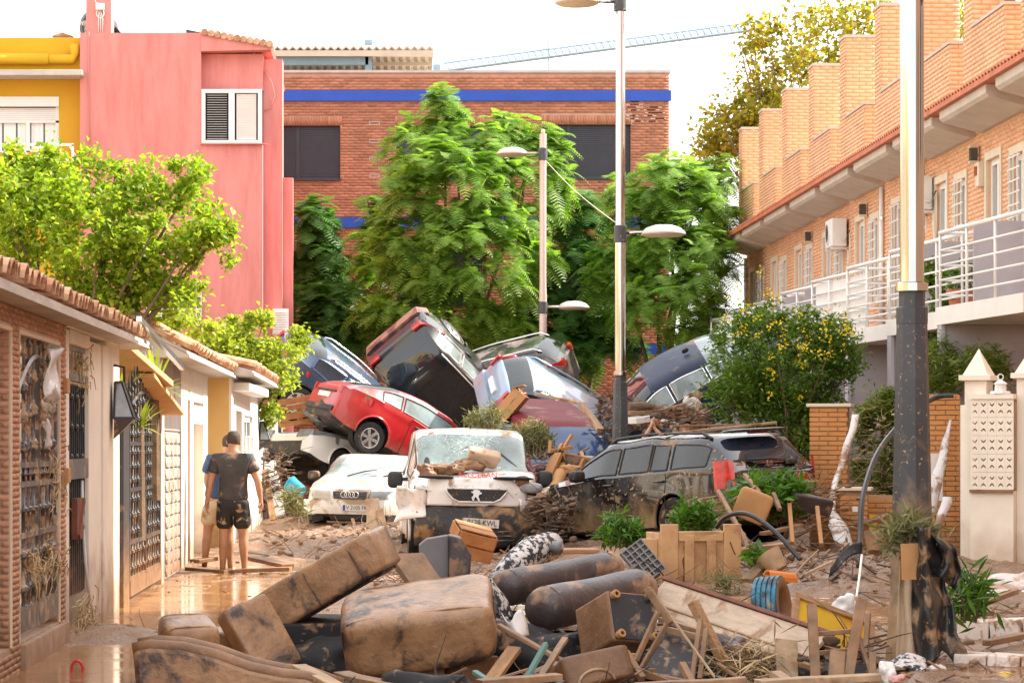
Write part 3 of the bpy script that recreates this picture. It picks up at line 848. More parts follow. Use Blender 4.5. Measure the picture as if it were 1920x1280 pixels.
for k in range(9):
 d0, d1 = dks[k], dks[k+1]            # far, near
 L = d0-d1
 t = thing('terraced_house', HL[k], 'house', (XF, (d0+d1)/2, 0), group='orange brick terraced houses on the right')
 # upper wall with openings
 dw = (L-1.35-.0, L-.5, 3.58, 6.0)     # u measured from the far end toward the camera
 hs = [(.75, 1.65, 3.58, 5.95), (2.35, 3.1, 4.3, 5.85)]
 mb = MB(); u = (0, -1, 0)
 hh = [(a, b, c-3.55, d-3.55) for a, b, c, d in hs]
 wall_holes(mb, (XF, d0, 3.55), u, (-1, 0, 0), L, 3.4, hh, .3)
 mb.b2((XF+.31, d1, 6.95), (XF+6, d0, 7.0))
 mb.b2((XF+1.8, d1+.002, 0), (XF+2.0, d0-.002, 3.5))
 mb.build('wall', M['mortar_r'], t, world=True)
 jobs = [dict(o=(XF, d0, 3.55), u=u, n=(-1, 0, 0), w=L, h=3.38, holes=[(a-.1, b+.1, c, d+.12) for a, b, c, d in hh])]
 ch, pe = .6, 2.75
 z0, zp, zc = 6.98, 8.0, 9.58
 mb = MB(); mb.b2((9.0, d0-ch, z0), (9.62, d0, zc)); c_ = mb.build('chimney_stack', M['mortar_r'], t, world=True)
 jobs += [dict(o=(9.0, d0, z0), u=u, n=(-1, 0, 0), w=ch, h=zc-z0), dict(o=(9.0, d0-ch, z0), u=(1, 0, 0), n=(0, -1, 0), w=.62, h=zc-z0)]
 mb = MB(); mb.b2((8.97, d0-ch-.03, zc+.002), (9.65, d0+.03, zc+.06)); mb.build('coping', M['slab'], t, world=True)
 mb = MB(); mb.b2((9.0, d0-pe, z0), (9.25, d0-ch-.014, zp)); mb.b2((9.252, d0-pe, z0), (9.62, d0-pe+.25, zp)); mb.build('parapet', M['mortar_r'], t, world=True)
 jobs += [dict(o=(9.0, d0-ch-.014, z0), u=u, n=(-1, 0, 0), w=pe-ch-.014, h=zp-z0), dict(o=(9.0, d0-pe, z0), u=(1, 0, 0), n=(0, -1, 0), w=.62, h=zp-z0)]
 mb = MB(); mb.b2((8.97, d0-pe-.03, zp+.002), (9.28, d0-ch-.016, zp+.05)); mb.b2((9.282, d0-pe-.03, zp+.002), (9.65, d0-pe+.28, zp+.05)); mb.build('coping', M['slab'], t, world=True)
 brick_stuff(t, jobs, M['brick_r'])
 # eave slab, step bracket, tiles
 mb = MB(); mb.prism([(8.5, 6.72), (9.19, 6.72), (9.19, 6.40), (9.1, 6.40), (8.55, 6.55), (8.5, 6.6)], d0-L+.05, d0-.55, 'y'); mb.build('eave_slab', M['slab'], t, world=True)
 mb = MB(); mb.prism([(8.42, 6.725), (9.0, 6.725), (9.0, 7.06), (8.42, 6.80)], d1+.002, d0, 'y'); mb.build('eave', M['tile_r'], t, world=True)
 mb = MB(); mb.prism([(8.74, 6.955), (9.0, 7.07), (9.0, 7.12), (8.74, 7.0)], d1+.3, d0-.4, 'y'); mb.build('moss_strip', M['moss'], t, world=True)
 nt_ = int(L/.19)
 for i in range(nt_):
  o = link('roof_tile', TM_R, t)
  im = t.matrix_basis.inverted() if False else None
  yy = d1+(i+.5)*L/nt_
  o.location = V((8.67, yy, 6.87))-t.location
  o.rotation_euler = (0, R(24.0), PI)
 # openings
 for q, (a, b, c, d) in enumerate(hs):
  ya, yb3 = d0-b, d0-a
  w_ = MB(); w_.b2((XF+.12, ya+.002, c), (XF+.14, yb3-.002, d)); wd = w_.build('door' if q == 0 else 'window', M['glass'], t, world=True)
  f_ = MB()
  for (e, g, h1, h2) in ((ya, yb3, d-.09, d), (ya, yb3, c, c+.09), (ya, ya+.08, c+.09, d-.09), (yb3-.08, yb3, c+.09, d-.09), ((ya+yb3)/2-.05, (ya+yb3)/2+.05, c+.09, d-.09)):
   f_.b2((XF+.05, e, h1), (XF+.119, g, h2))
  if q == 0: f_.b2((XF+.06, ya+.08, c+.09), (XF+.118, yb3-.08, c+1.0))
  f_.build('frame', M['whiteclean'], wd, world=True)
  f_ = MB(); f_.b2((XF-.035, ya-.1, c), (XF-.001, ya, d+.12)); f_.b2((XF-.035, yb3, c), (XF-.001, yb3+.1, d+.12)); f_.b2((XF-.035, ya, d), (XF-.001, yb3, d+.12))
  f_.build('moulding', M['moulding'], wd, world=True)
  if q == 1 or k in (8, 5):
   g_ = MB()
   for i in range(9): g_.beam((XF-.08, ya, c+.1+i*(d-c-.15)/8), (XF-.08, yb3, c+.1+i*(d-c-.15)/8), .016, .02)
   for i in range(3): g_.beam((XF-.08, ya+.1+i*(b-a-.2)/2, c), (XF-.08, ya+.1+i*(b-a-.2)/2, d), .016, .02)
   g_.build('grille', M['whiteclean'], wd, world=True)
 # balcony
 xa, xb = 7.78, 8.12                      # far end juts out a little more
 mb = MB(); mb.prism([(xa, d0-.0-.01), (XF-.002, d0-.01), (XF-.002, d1+.01), (xb, d1+.01)], 3.3, 3.55, 'z'); mb.build('balcony_slab', M['slabw'], t, world=True)
 rl = MB()
 def rp(s, z, off=0): return V((xa+(xb-xa)*s+.05+off, d0-.06-(L-.12)*s, z))
 rl.tube([rp(0, 4.6), rp(1, 4.6)], .032, 8); rl.tube([rp(0, 4.6), V((XF, d0-.06, 4.6))], .028, 6)
 ry = rl.build('railing', M['whiteclean'], t, smooth=True, world=True)
 for z in (3.72, 3.93, 4.14, 4.35):
  r_ = MB(); r_.tube([rp(0, z), rp(1, z)], .017, 6); r_.tube([rp(0, z), V((XF, d0-.06, z))], .017, 6); r_.build('rail', M['whiteclean'], ry, smooth=True, world=True)
 for i in range(4):
  r_ = MB(); r_.tube([rp(i/3, 3.55), rp(i/3, 4.6)], .022, 6); r_.build('post', M['whiteclean'], ry, smooth=True, world=True)
 if k == 5:
  r_ = MB(); r_.beam(rp(0.02, 4.07, .06), rp(.98, 4.07, .06), .02, .95); r_.build('privacy_panel', M['whiteclean'], ry, world=True)
 if k in (8, 7, 4, 3):
  r_ = MB(); r_.b2((8.25, d0-.32, 3.56), (9.1, d0-.26, 4.75)); r_.build('divider_panel', M['lilac'], t, world=True)
 # ground floor: recessed carport walls
 mb = MB(); mb.b2((7.86, d0-.25, -.2), (XF+1.8, d0-.02, 3.298)); mb.b2((7.8, d0-.28, -.2), (7.858, d0+.0, 3.298)); mb.build('side_wall', M['lilac'], t, world=True)
# small fittings on the walls of the houses
def ac_unit(d, z, label, x=XF):
 t = thing('air_conditioner', label, 'air conditioner', (x-.2, d, z), group='wall air conditioners on the right houses')
 mb = MB(); mb.b2((-.16, -.4, 0), (.14, .4, .56)); mb.build('casing', M['whiteclean'], t, bev=.02)
 mb = MB(); mb.lathe([(.22, 0), (.22, .02), (.19, .02), (.19, .0)], (-.162, .1, .28), 20, Matrix.Rotation(R(-90), 3, 'Y')); mb.build('fan_ring', M['whiteclean'], t)
 mb = MB()
 for i in range(9):
  zz = .08+i*.05; r = math.sqrt(max(0, .2**2-(zz-.28)**2))
  mb.beam((-.17, .1-r, zz), (-.17, .1+r, zz), .008, .01)
 mb.build('fan_guard', M['plastic_g'], t)
 mb = MB(); mb.lathe([(0, 0), (.19, 0)], (-.1605, .1, .28), 20, Matrix.Rotation(R(-90), 3, 'Y')); mb.build('fan_opening', M['dark'], t)
 for y in (-.3, .3):
  mb = MB(); mb.beam((-.17, y, -.03), (.2, y, -.03), .04, .04); mb.beam((.18, y, -.03), (.18, y, -.35), .04, .04); mb.build('bracket', M['whiteclean'], t)
 mb = MB(); mb.tube([(.0, -.41, .15), (.08, -.5, .1), (.18, -.5, .3), (.19, -.5, -.5)], .02, 6); mb.build('pipe', M['moulding'], t, smooth=True)
 return t
ac_unit(45.0, 5.55, 'air conditioner high on the wall just right of the near lamp post')
ac_unit(53.3, 5.55, 'grey air conditioner on the wall left of the near lamp post')
ac_unit(65.3, 4.32, 'lowest air conditioner, behind the balcony rail at the far end of the row')
t = thing('fuse_box', 'cream alarm box with a red corner on the orange brick wall', 'alarm box', (XF-.06, 41.0, 5.75))
mb = MB(); mb.b2((-.06, -.12, -.18), (.06, .12, .2)); mb.build('box', M['moulding'], t, bev=.01)
mb = MB(); mb.b2((-.075, -.02, .0), (-.0602, .12, .14)); mb.build('red_light', M['tail'], t)
for d, lb in ((57.5, 'lantern under the eaves by the fourth house'), (46.5, 'brass wall lantern under the eaves right of the near lamp post'), (50.9, 'white wall lantern left of the near lamp post'), (41.3, 'small wall lamp near the right edge under the eaves')):
 t = thing('wall_lantern', lb, 'lamp', (XF-.1, d, 6.1))
 mb = MB(); mb.b2((-.06, -.06, -.1), (.05, .06, .1)); mb.build('lantern_glass', M['glass'], t)
 mb = MB(); mb.b2((-.075, -.075, .101), (.06, .075, .13)); mb.b2((-.075, -.075, -.13), (.06, .075, -.101)); mb.beam((.05, 0, .0), (.1, 0, 0), .04, .04); mb.build('lantern_frame', M['moulding'], t)
# white downpipes
for d in (45.9-.35, 49.1+.1, 68.0-.2):
 t = thing('downpipe', {45.55: 'white downpipe right of the near lamp post', 49.2: 'white downpipe left of the near lamp post', 67.8: 'white downpipe at the far end of the brick row'}[round(d, 2)], 'pipe', (XF-.06, d, 3.56))
 mb = MB(); mb.tube([(0, 0, 0), (0, 0, 2.8)], .045, 8); mb.build('pipe', M['whiteclean'], t, smooth=True)
 for z in (.5, 2.2):
  mb = MB(); mb.tube([(0, 0, z), (0, 0, z+.05)], .058, 8); mb.build('clip', M['chrome'], t)
# pergola on the roof terrace
pd = dks[6]
t = thing('pergola', 'dark red timber pergola on a roof terrace beside the near lamp post', 'pergola', (9.6, 43.2, 7.0))
for (x, y) in ((9.5, 42.6), (9.5, 40.6), (11.2, 42.6), (11.2, 40.6)):
 mb = MB(); mb.beam((x, y, 7.0), (x, y, 9.5), .14, .14, (1, 0, 0)); mb.build('post', M['wood_red'], t, world=True)
mb = MB(); mb.beam((9.5, 43.2, 9.57), (9.5, 40.0, 9.57), .12, .14); mb.build('beam', M['wood_red'], t, world=True)
mb = MB(); mb.beam((11.2, 43.2, 9.57), (11.2, 40.0, 9.57), .12, .14); mb.build('beam', M['wood_red'], t, world=True)
for y in (42.6, 40.6):
 mb = MB(); mb.beam((9.5, y, 8.8), (10.1, y, 9.5), .1, .1); mb.build('brace', M['wood_red'], t, world=True)
for i in range(7):
 mb = MB(); mb.beam((9.2, 40.2+i*.48, 9.70), (11.6, 40.2+i*.48, 9.70), .07, .1); mb.build('rafter', M['wood_red'], t, world=True)
# houses on the other side, outside the frame: their sunlit fronts face the street and show in the car windows
for (y0, y1, mm, lb) in ((4, 16, 'ochre2', 'yellow house left of the frame near the camera'), (16.1, 30, 'cream2', 'cream house left of the frame behind the brick garage'), (30.1, 44, 'ochre2', 'yellow house left of the frame behind the white garage'), (44.1, 57, 'cream2', 'cream house left of the frame behind the cream garage')):
 t = thing('terraced_house', lb, 'house', (-9.6, (y0+y1)/2, 0))
 mb = MB(); mb.b2((-16, y0, 0), (-9.6, y1, 6.6)); mb.build('wall', M[mm], t, world=True)
 for fl in (1.0, 4.0):
  for i in range(3):
   y = y0+1.4+i*4.1; mb = MB(); mb.b2((-9.598, y, fl), (-9.55, y+1.3, fl+1.5)); mb.build('window', M['glass'], t, world=True)
# tall block beyond the right edge of the frame: it shades the near end of the street
t = thing('apartment_block', 'tall orange brick block just beyond the right edge, shading the near street', 'building', (14, 22, 0))
mb = MB(); mb.b2((9.6, 8, 0), (20, 29.2, 17)); mb.build('wall', M['mortar_r'], t, world=True)
mb = MB(); mb.b2((9.0, 29.25, 0), (12, 33.9, 8.1)); o_ = mb.build('brick_house', M['mortar_r'], world=True, loc=(10, 31.5, 0)); tag(o_, 'plain end house of the brick row hidden beyond the right edge', 'house')
for fl in range(5):
 for i in range(5):
  y = 10+i*4
  mb = MB(); mb.b2((9.56, y, 1.2+fl*3.2), (9.598, y+1.4, 2.7+fl*3.2)); mb.build('window', M['glass'], t, world=True)
# ------------------------------------------------------------ garages and garden gates on the left
XL = -2.6
TM_L.materials.clear(); TM_L.materials.append(M['tile'])
def gd(px, x=XL): return F*x/(px-CX)     # distance at which the plane x meets photo column px
def tiles(t, d0, d1, xe, ze, xr, zr, rows=3, step=.2):
 "barrel tiles over a slope from eave (xe,ze) to ridge (xr,zr)"
 sl = math.hypot(xr-xe, zr-ze); n = int((d1-d0)/step)
 a = math.atan2(zr-ze, xr-xe)
 mb = MB(); mb.prism([(xe-.0, ze-.05), (xe, ze-.012), (xr, zr-.012), (xr, zr-.05)], d0, d1, 'y'); mb.build('roof_deck', M['concrete'], t, world=True)
 mb = MB(); mb.prism([(xe+.03, ze-.056), (xr, zr-.056), (xr, ze-.09), (xe+.03, ze-.09)], d0, d1, 'y'); mb.build('soffit', M['concrete'], t, world=True)
 for r in range(rows):
  f = (r+.5)/rows
  for i in range(n):
   o = link('roof_tile', TM_L, t)
   y = d0+(i+.5)*(d1-d0)/n
   o.location = V((xe+(xr-xe)*f+random.uniform(-.02, .02), y, ze+(zr-ze)*f+.02+random.uniform(-.008, .012)+.012*r))-t.location
   o.rotation_euler = (random.uniform(-.06, .06), math.atan2(zr-ze, xe-xr)+random.uniform(-.03, .03), random.uniform(-.04, .04))
   o.scale = (sl/rows/.48*1.12, 1.08, 1.1)
# --- first garage: brick front, iron double gate, black gate
t = thing('brick_garage', 'nearest garage front of brown brick with clay tile eave at the left edge', 'garage', (XL, 20, 0))
dA0, dA1 = 14.0, gd(121)
op = [(14.2, gd(19)), (gd(35), gd(110))]
mb = MB()
wall_holes(mb, (XL, dA0, -.1), (0, 1, 0), (1, 0, 0), dA1-dA0, 2.72, [(a-dA0, b-dA0, .3, 2.49) for a, b in op], .28)
mb.build('wall', M['mortar_l'], t, world=True)
jobs = [dict(o=(XL, dA0, -.1), u=(0, 1, 0), n=(1, 0, 0), w=dA1-dA0, h=2.70, holes=[(a-dA0-.03, b-dA0+.03, .28, 2.52) for a, b in op], bw=.25, bh=.034, j=.009)]
for a, b in op: jobs.append(dict(o=(XL-.28, b-.0, .2), u=(1, 0, 0), n=(0, -1, 0), w=.27, h=2.28, bw=.13, bh=.036, j=.010))
brick_stuff(t, jobs, M['brick_l'], dep=.008) if False else brick_stuff(t, jobs, M['brick_l'])
mb = MB()
for a, b in op:
 mb.b2((XL-.02, a-.03, .2), (XL+.012, a-.002, 2.39)); mb.b2((XL-.02, b+.002, .2), (XL+.012, b+.03, 2.39)); mb.b2((XL-.02, a-.03, 2.392), (XL+.012, b+.03, 2.42))
mb.build('edge_trim', M['moulding'], t, world=True)
mb = MB(); mb.b2((XL-.7, 14.2, .0), (XL-.66, gd(19), 2.4)); mb.b2((XL-1.6, gd(19)+.2, 0), (XL-1.5, 23.3, 2.4)); mb.build('back_wall', M['mortar_l'], t, world=True)
M['whitemud'] = mat('muddy_white_render', (.76, .71, .64), .6, mudz=(.05, .75, .8), ms=3, var=.08, base2=(.55, .50, .44), b2lo=.6, b2hi=.75, b2s=5)
for a, b, x, z in ((121.5, 130, XL+.0, 2.55), (167, 190, XL+.0, 2.52), (190.3, 200, XL+.02, 2.52), (200.3, 224, XL+.0, 2.62)):
 mb = MB(); mb.b2((XL-.3, gd(a), -.1), (x, gd(b), z)); mb.build('pillar', M['whitemud'], t, world=True, bev=.012)
mb = MB(); mb.b2((XL-.3, gd(130)+.004, 2.44), (XL+.01, gd(167)-.004, 2.56)); mb.b2((XL-.28, gd(121), 2.562), (XL+.03, gd(224)-.3, 2.66)); mb.build('lintel', M['whitemud'], t, world=True, bev=.01)
tiles(t, 14.0, gd(243), -2.40, 2.66, -3.3, 2.80, 3, .2)
mb = MB(); mb.b2((XL-.25, gd(36), .0), (XL+.05, gd(120), .185)); mb.build('threshold', M['mortar_l'], t, world=True)
for a, z0, lb in ((115, 2.02, 'bell_push'), (117, 1.30, 'bell_push')):
 mb = MB(); mb.b2((XL+.01, gd(a), z0), (XL+.05, gd(a+5), z0+.12)); mb.build(lb, M['cardboard'], t, world=True, bev=.008)
def baluster_mesh(h, r, mt, bulbs):
 pf = [(r*.5, 0), (r*.5, .02)]
 z = .04
 for i in range(bulbs):
  seg = h*(i+1)/bulbs
  c = h*(i+.5)/bulbs
  pf += [(r*.5, c-.07), (r*1.0, c-.05), (r*1.35, c-.02), (r*1.0, c-.005), (r*1.4, c+.02), (r*.9, c+.05), (r*.5, c+.07)]
 pf += [(r*.5, h)]
 mb = MB(); mb.lathe(pf, (0, 0, 0), 7)
 me = bpy.data.meshes.new('baluster'); me.from_pydata(mb.v, [], mb.f); me.materials.append(mt)
 me.polygons.foreach_set('use_smooth', [True]*len(me.polygons))
 return me
def spike_mesh(mt):
 mb = MB(); mb.lathe([(.012, 0), (.012, .08), (.026, .1), (.012, .13), (.02, .16), (.002, .26)], (0, 0, 0), 6)
 me = bpy.data.meshes.new('spike'); me.from_pydata(mb.v, [], mb.f); me.materials.append(mt); return me
def iron_gate(t, d0, d1, x, z0, z1, rails, nb, mt, seg, arch=.25, bulbs=2, r=.026, leaves=2):
 "ornate gate in the plane x between d0 and d1"
 base = t.location
 for lf in range(leaves):
  a = d0+(d1-d0)*lf/leaves+.01; b = d0+(d1-d0)*(lf+1)/leaves-.01
  def top(y):
   s = (y-d0)/(d1-d0); return z1+arch*math.sin(PI*s)
  f = MB()
  f.beam((x, a, z0), (x, a, top(a)), .05, .05, (1, 0, 0)); f.beam((x, b, z0), (x, b, top(b)), .05, .05, (1, 0, 0))
  for z in rails: f.beam((x, a, z), (x, b, z), .045, .04)
  f.b2((x-.02, a, z0), (x+.03, b, z0+.16))
  f.tube([(x, a+(b-a)*i/8, top(a+(b-a)*i/8)) for i in range(9)], .028, 6)
  fr = f.build('gate_leaf', mt, t, world=True)
  zz = sorted(rails)
  for i in range(nb):
   y = a+(b-a)*(i+.5)/nb
   for j in range(len(zz)):
    lo = zz[j]+.02; hi = zz[j+1]-.02 if j+1 < len(zz) else top(y)-.01
    key = (round(hi-lo, 1), i % 2)
    if key not in seg: seg[key] = baluster_mesh(1.0, r*(1 if i % 2 else .75), mt, max(1, int(bulbs*(hi-lo)/.5+.5)))
    o = link('baluster', seg[key], fr); o.location = V((x, y, lo))-base; o.scale = (1, 1, hi-lo)
   if 'sp' not in seg: seg['sp'] = spike_mesh(mt)
   o = link('spike', seg['sp'], fr); o.location = V((x, y, top(y)))-base; o.scale = (1, 1, 1.3)
t = thing('iron_gate', 'ornate grey iron double gate caked in mud and straw with a white bag on top', 'gate', (XL-.12, 20, .2))
iron_gate(t, gd(36)+.02, gd(109)-.02, XL-.03, .26, 1.98, [.42, .95, 1.32, 1.46], 4, M['iron'], {}, .28, 2, .03)
for y in (gd(38), gd(108)):
 for z in (.55, 1.12, 1.8):
  mb = MB(); mb.tube([(XL-.06, y, z), (XL-.06, y, z+.2)], .03, 8); mb.build('hinge', M['black'], t, world=True)
M['bag'] = mat('white_plastic_bag', (.62, .60, .60), .4, mud=.3, ms=6, bump=.5, bs=14)
def cloth(name, fn, nu, nv, m, parent=None, loc=None, sol=.006, **kw):
 mb = MB(); mb.grid(fn, nu, nv)
 o = mb.build(name, m, parent, smooth=True, world=True, loc=loc, **kw)
 md = o.modifiers.new('thick', 'SOLIDIFY'); md.thickness = sol
 return o
def fold(p, s, a):
 return V((mnoise.noise(p*s)*a, mnoise.noise(p*s+V((9, 3, 1)))*a, mnoise.noise(p*s+V((2, 7, 5)))*a))
bg = MB()
def bagf(u, v):
 y = gd(66)+(gd(93)-gd(66))*(.5+(u-.5)*(.25+.5*math.sin(PI*min(1, v*1.02))**.6)); z = 2.33-.46*v
 p = V((XL+.03+.05*math.sin(u*PI)+.03*math.sin(v*9+u*4), y, z)); return p+fold(p, 5, .09)
ob = cloth('plastic_bag', bagf, 12, 16, M['bag'], loc=(XL, gd(80), 1.8)); tag(ob, 'crumpled white plastic bag caught on top of the ornate iron gate', 'plastic bag')
def rag(u, v):
 y = gd(78)+.22*u; z = 1.80-.22*v
 p = V((XL+.03+.03*math.sin(u*5), y+v*.1, z)); return p+fold(p, 8, .05)
ob = cloth('plastic_sheet_scrap', rag, 8, 10, M['bag'], loc=(XL, gd(80), 1.6)); tag(ob, 'torn printed plastic scrap hanging low on the ornate iron gate', 'plastic scrap')
t = thing('black_gate', 'tall black metal panel gate with rivets between white pillars', 'gate', (XL-.2, gd(148), .1))
a, b = gd(131), gd(166)
mb = MB(); mb.b2((XL-.09, a, .33), (XL-.05, b, 2.12)); mb.build('panel', M['black'], t, world=True)
for i in range(9):
 mb = MB(); y = a+(b-a)*(i+.5)/9; mb.beam((XL-.04, y, .35), (XL-.04, y, 2.1), .02, .03, (1, 0, 0)); mb.build('rib', M['black'], t, world=True)
for z in (1.32, 2.14):
 mb = MB(); mb.b2((XL-.05, a, z), (XL-.0, b, z+(.17 if z < 2 else .06))); mb.build('cross_rail', M['iron'], t, world=True)
for z in (.9, 1.5, 1.75, 2.0):
 for y in (a+.25, a+.62, b-.35):
  mb = MB(); mb.soft((XL-.02, y, z), (.05, .07, .07), 2, seg=4); mb.build('rivet', M['black'], t, smooth=True, world=True)
for i in range(6):
 mb = MB(); y = a+(b-a)*(i+.5)/6; mb.tube([(XL-.05, y, 2.2), (XL-.05, y, 2.34), (XL-.05, y, 2.40)], [.012, .02, .004], 6); mb.build('finial', M['iron'], t, world=True)
mb = MB(); mb.b2((XL-.07, a, 2.40), (XL-.03, b, 2.44)); mb.build('top_rail', M['iron'], t, world=True)
ob = MB(); ob.b2((XL-.01, gd(136), .82), (XL+.04, gd(148), 1.16)); ob.beam((XL+.05, gd(137), .84), (XL+.05, gd(147), 1.14), .02, .05)
ob = ob.build('letter_box', M['wood_red'], world=True, loc=(XL, gd(142), .98)); tag(ob, 'rusty brown letter box panel hanging on the black gate', 'letter box')
cb = MB(); cb.tube([(XL-.02, gd(158), 1.3), (XL-.02, gd(160), .9), (XL, gd(160), .6), (XL+.02, gd(164), .25)], .014, 6)
ob = cb.build('cable', M['whiteclean'], world=True, smooth=True, loc=(XL, gd(160), .6)); tag(ob, 'thin white cable hanging down the black gate', 'cable')
# wall lamp on the first garage
def wall_lamp(name, label, px, z, x, s=1.0):
 d = gd(px, x)
 t = thing(name, label, 'wall lamp', (x, d, z))
 mb = MB(); pr = [(.17*s, 0), (.06*s, .34*s)]
 vs = []
 for r, zz in pr: vs += [(.05-r*.0-.05+.02, -r, zz), (.02+r*1.1, -r*.8, zz), (.02+r*1.1, r*.8, zz), (.02, r, zz)]
 mb.add(vs, [(0, 1, 5, 4), (1, 2, 6, 5), (2, 3, 7, 6), (3, 0, 4, 7), (4, 5, 6, 7)])
 mb.build('lamp_glass', M['lamp'], t)
 mb = MB()
 for i, j in ((0, 4), (1, 5), (2, 6), (3, 7), (0, 1), (1, 2), (2, 3), (3, 0), (4, 5), (5, 6), (6, 7)): mb.beam(vs[i], vs[j], .022, .022)
 mb.build('lamp_frame', M['black'], t)
 mb = MB(); mb.add([(0.02, -.17*s, -.004), (.02+.19*s, -.14*s, -.004), (.02+.19*s, .14*s, -.004), (.02, .17*s, -.004), (.0, 0, -.2*s)], [(0, 1, 4), (1, 2, 4), (2, 3, 4), (3, 0, 4), (0, 3, 2, 1)])
 mb.build('lamp_base', M['iron'], t)
 mb = MB(); mb.tube([(0, 0, .5*s), (.1, 0, .48*s), (.1, 0, .34*s)], .014, 6); mb.build('arm', M['black'], t)
wall_lamp('wall_lamp', 'large grey lantern on the white pillar beside the palm', 213, 1.86, XL+.02)
# --- second plot: garden gate with yucca behind, tilted slab
t = thing('garden_gate', 'black ornate garden gate with long leaves poking through, left open space behind', 'gate', (XL, gd(262), .05))
iron_gate(t, gd(239), gd(297), XL, .08, 1.95, [.25, .62, 1.15, 1.62], 6, M['black'], {}, .22, 3, .026)
mb = MB(); mb.b2((XL-.04, gd(226), -.05), (XL+.03, gd(237), 2.02)); mb.build('gate_post', M['black'], t, world=True)
t = thing('gate_pillar', 'white rendered pillar to the right of the black garden gate', 'pillar', (XL, gd(300), 0))
mb = MB(); mb.b2((XL-.3, gd(298.5), -.1), (XL+.03, gd(303), 2.35)); mb.build('pillar_shaft', M['whitemud'], t, world=True, bev=.01)
mb = MB(); mb.b2((XL-.33, gd(298), 2.352), (XL+.06, gd(303.6), 2.42)); mb.build('cap', M['whitemud'], t, world=True, bev=.01)
M['slab_tan'] = mat('tan_slab', (.52, .33, .17), .85, var=.12, vs=3, bump=.2)
t = thing('broken_canopy', 'tan broken canopy slab hanging tilted above the black garden gate', 'canopy', (XL, gd(245), 2.6))
mb = MB(); mb.beam((XL-.35, gd(222), 2.78), (XL+.06, gd(277), 2.27), .45, .07); mb.build('slab', M['slab_tan'], t, world=True, bev=.01)
mb = MB(); mb.beam((XL+.02, gd(262), 2.34), (XL+.14, gd(300), 1.97), .28, .05); mb.build('slab_fragment', M['slab_tan'], t, world=True, bev=.01)
mb = MB(); mb.beam((XL+.2, gd(222), 2.83), (XL+.45, gd(262), 2.42), .05, .05); mb.build('metal_edge', M['chrome'], t, world=True)
# garden wall behind
t = thing('garden_wall', 'tan rendered wall behind the gate and the spiky yucca leaves', 'wall', (-5.2, 28, 0))
mb = MB(); mb.b2((-5.3, gd(226), 0), (-5.15, 31, 1.9)); mb.build('wall_slab', M['concrete'], t, world=True)
# --- second garage
t = thing('white_garage', 'second garage, white front with sagging clay tile roof and grey shutter panel', 'garage', (XL, 34, 0))
dB0, dB1 = gd(300), gd(389)
mb = MB(); mb.prism([(-4.6, 0), (XL-.0, 0), (XL-.0, 2.62), (-3.55, 3.32), (-4.6, 2.9)], dB0+.35, dB0+.6, 'y'); mb.build('gable_wall', M['concrete'], t, world=True)
mb = MB()
fr = [(300.5, 303.5, 2.62), (340.5, 352, 2.62), (357, 363, 2.62), (382, 389.5, 2.62)]
for a, b, z in fr: mb.b2((XL-.25, gd(a), -.1), (XL, gd(b), z))
mb.b2((XL-.25, gd(340)+.01, 2.2), (XL-.01, gd(389.5), 2.64)); mb.build('wall', M['white'], t, world=True, bev=.008)
mb = MB(); mb.b2((XL-.25, gd(352)+.01, 0), (XL-.04, gd(357)-.01, 2.19)); mb.build('brown_strip', M['wood'], t, world=True)
M['shutter'] = mat('grey_translucent_sheet', (.40, .37, .36), .4, mud=.2, ms=3)
mb = MB(); mb.b2((XL-.03, gd(303), 1.78), (XL+.015, gd(335), 2.60)); sp_ = mb.build('shutter_panel', M['shutter'], t, world=True)
for i in range(16):
 mb = MB(); y = gd(303)+(gd(335)-gd(303))*(i+.5)/16; mb.beam((XL+.02, y, 1.8), (XL+.02, y, 2.58), .012, .03, (1, 0, 0)); mb.build('rib', M['shutter'], sp_, world=True)
mb = MB(); mb.b2((XL-.25, gd(328), -.1), (XL-.2, gd(340), 2.5)); mb.build('dark_recess', M['dark'], t, world=True)
# glass-block like sheet leaning
M['sheetblock'] = mat('clear_block_sheet', (.55, .52, .47), .25, mud=.38, ms=4, mudz=(0, .9), alpha=.9)
t2 = thing('block_panel', 'muddy translucent panel of square blocks leaning under the grey shutter', 'panel', (XL, gd(316), .1))
a, b = gd(304), gd(329)
mb = MB(); mb.b2((XL+.0, a, .05), (XL+.03, b, 1.76)); mb.build('backing', M['shutter'], t2, world=True)
for i in range(3):
 for j in range(12):
  y0 = a+(b-a)*i/3; z0 = .07+1.69*j/12
  mb = MB(); mb.soft((XL+.04, y0+(b-a)/6, z0+.07), (.04, (b-a)/3*.9, .125), 8, seg=2); mb.build('block', M['sheetblock'], t2, world=True)
# door
mb = MB(); mb.b2((XL-.2, gd(363)+.01, 0), (XL-.16, gd(382)-.01, 2.19)); dr = mb.build('door', M['moulding'], t, world=True)
mb = MB(); mb.b2((XL-.16, gd(366), .1), (XL-.14, gd(370), 2.0)); mb.build('door_glass', M['glass'], dr, world=True)
mb = MB()
for i in range(18): mb.b2((XL-.158, gd(371.5), .12+i*.105), (XL-.14, gd(380), .215+i*.105))
mb.build('door_slats', M['whitemud'], dr, world=True)
mb = MB(); mb.b2((XL-.02, gd(364), 1.9), (XL+.0, gd(381), 2.15)); mb.build('fanlight', M['whiteclean'], t, world=True)
tiles(t, dB0-.15, dB1+1.6, -2.28, 2.70, -3.6, 3.36, 3, .21)
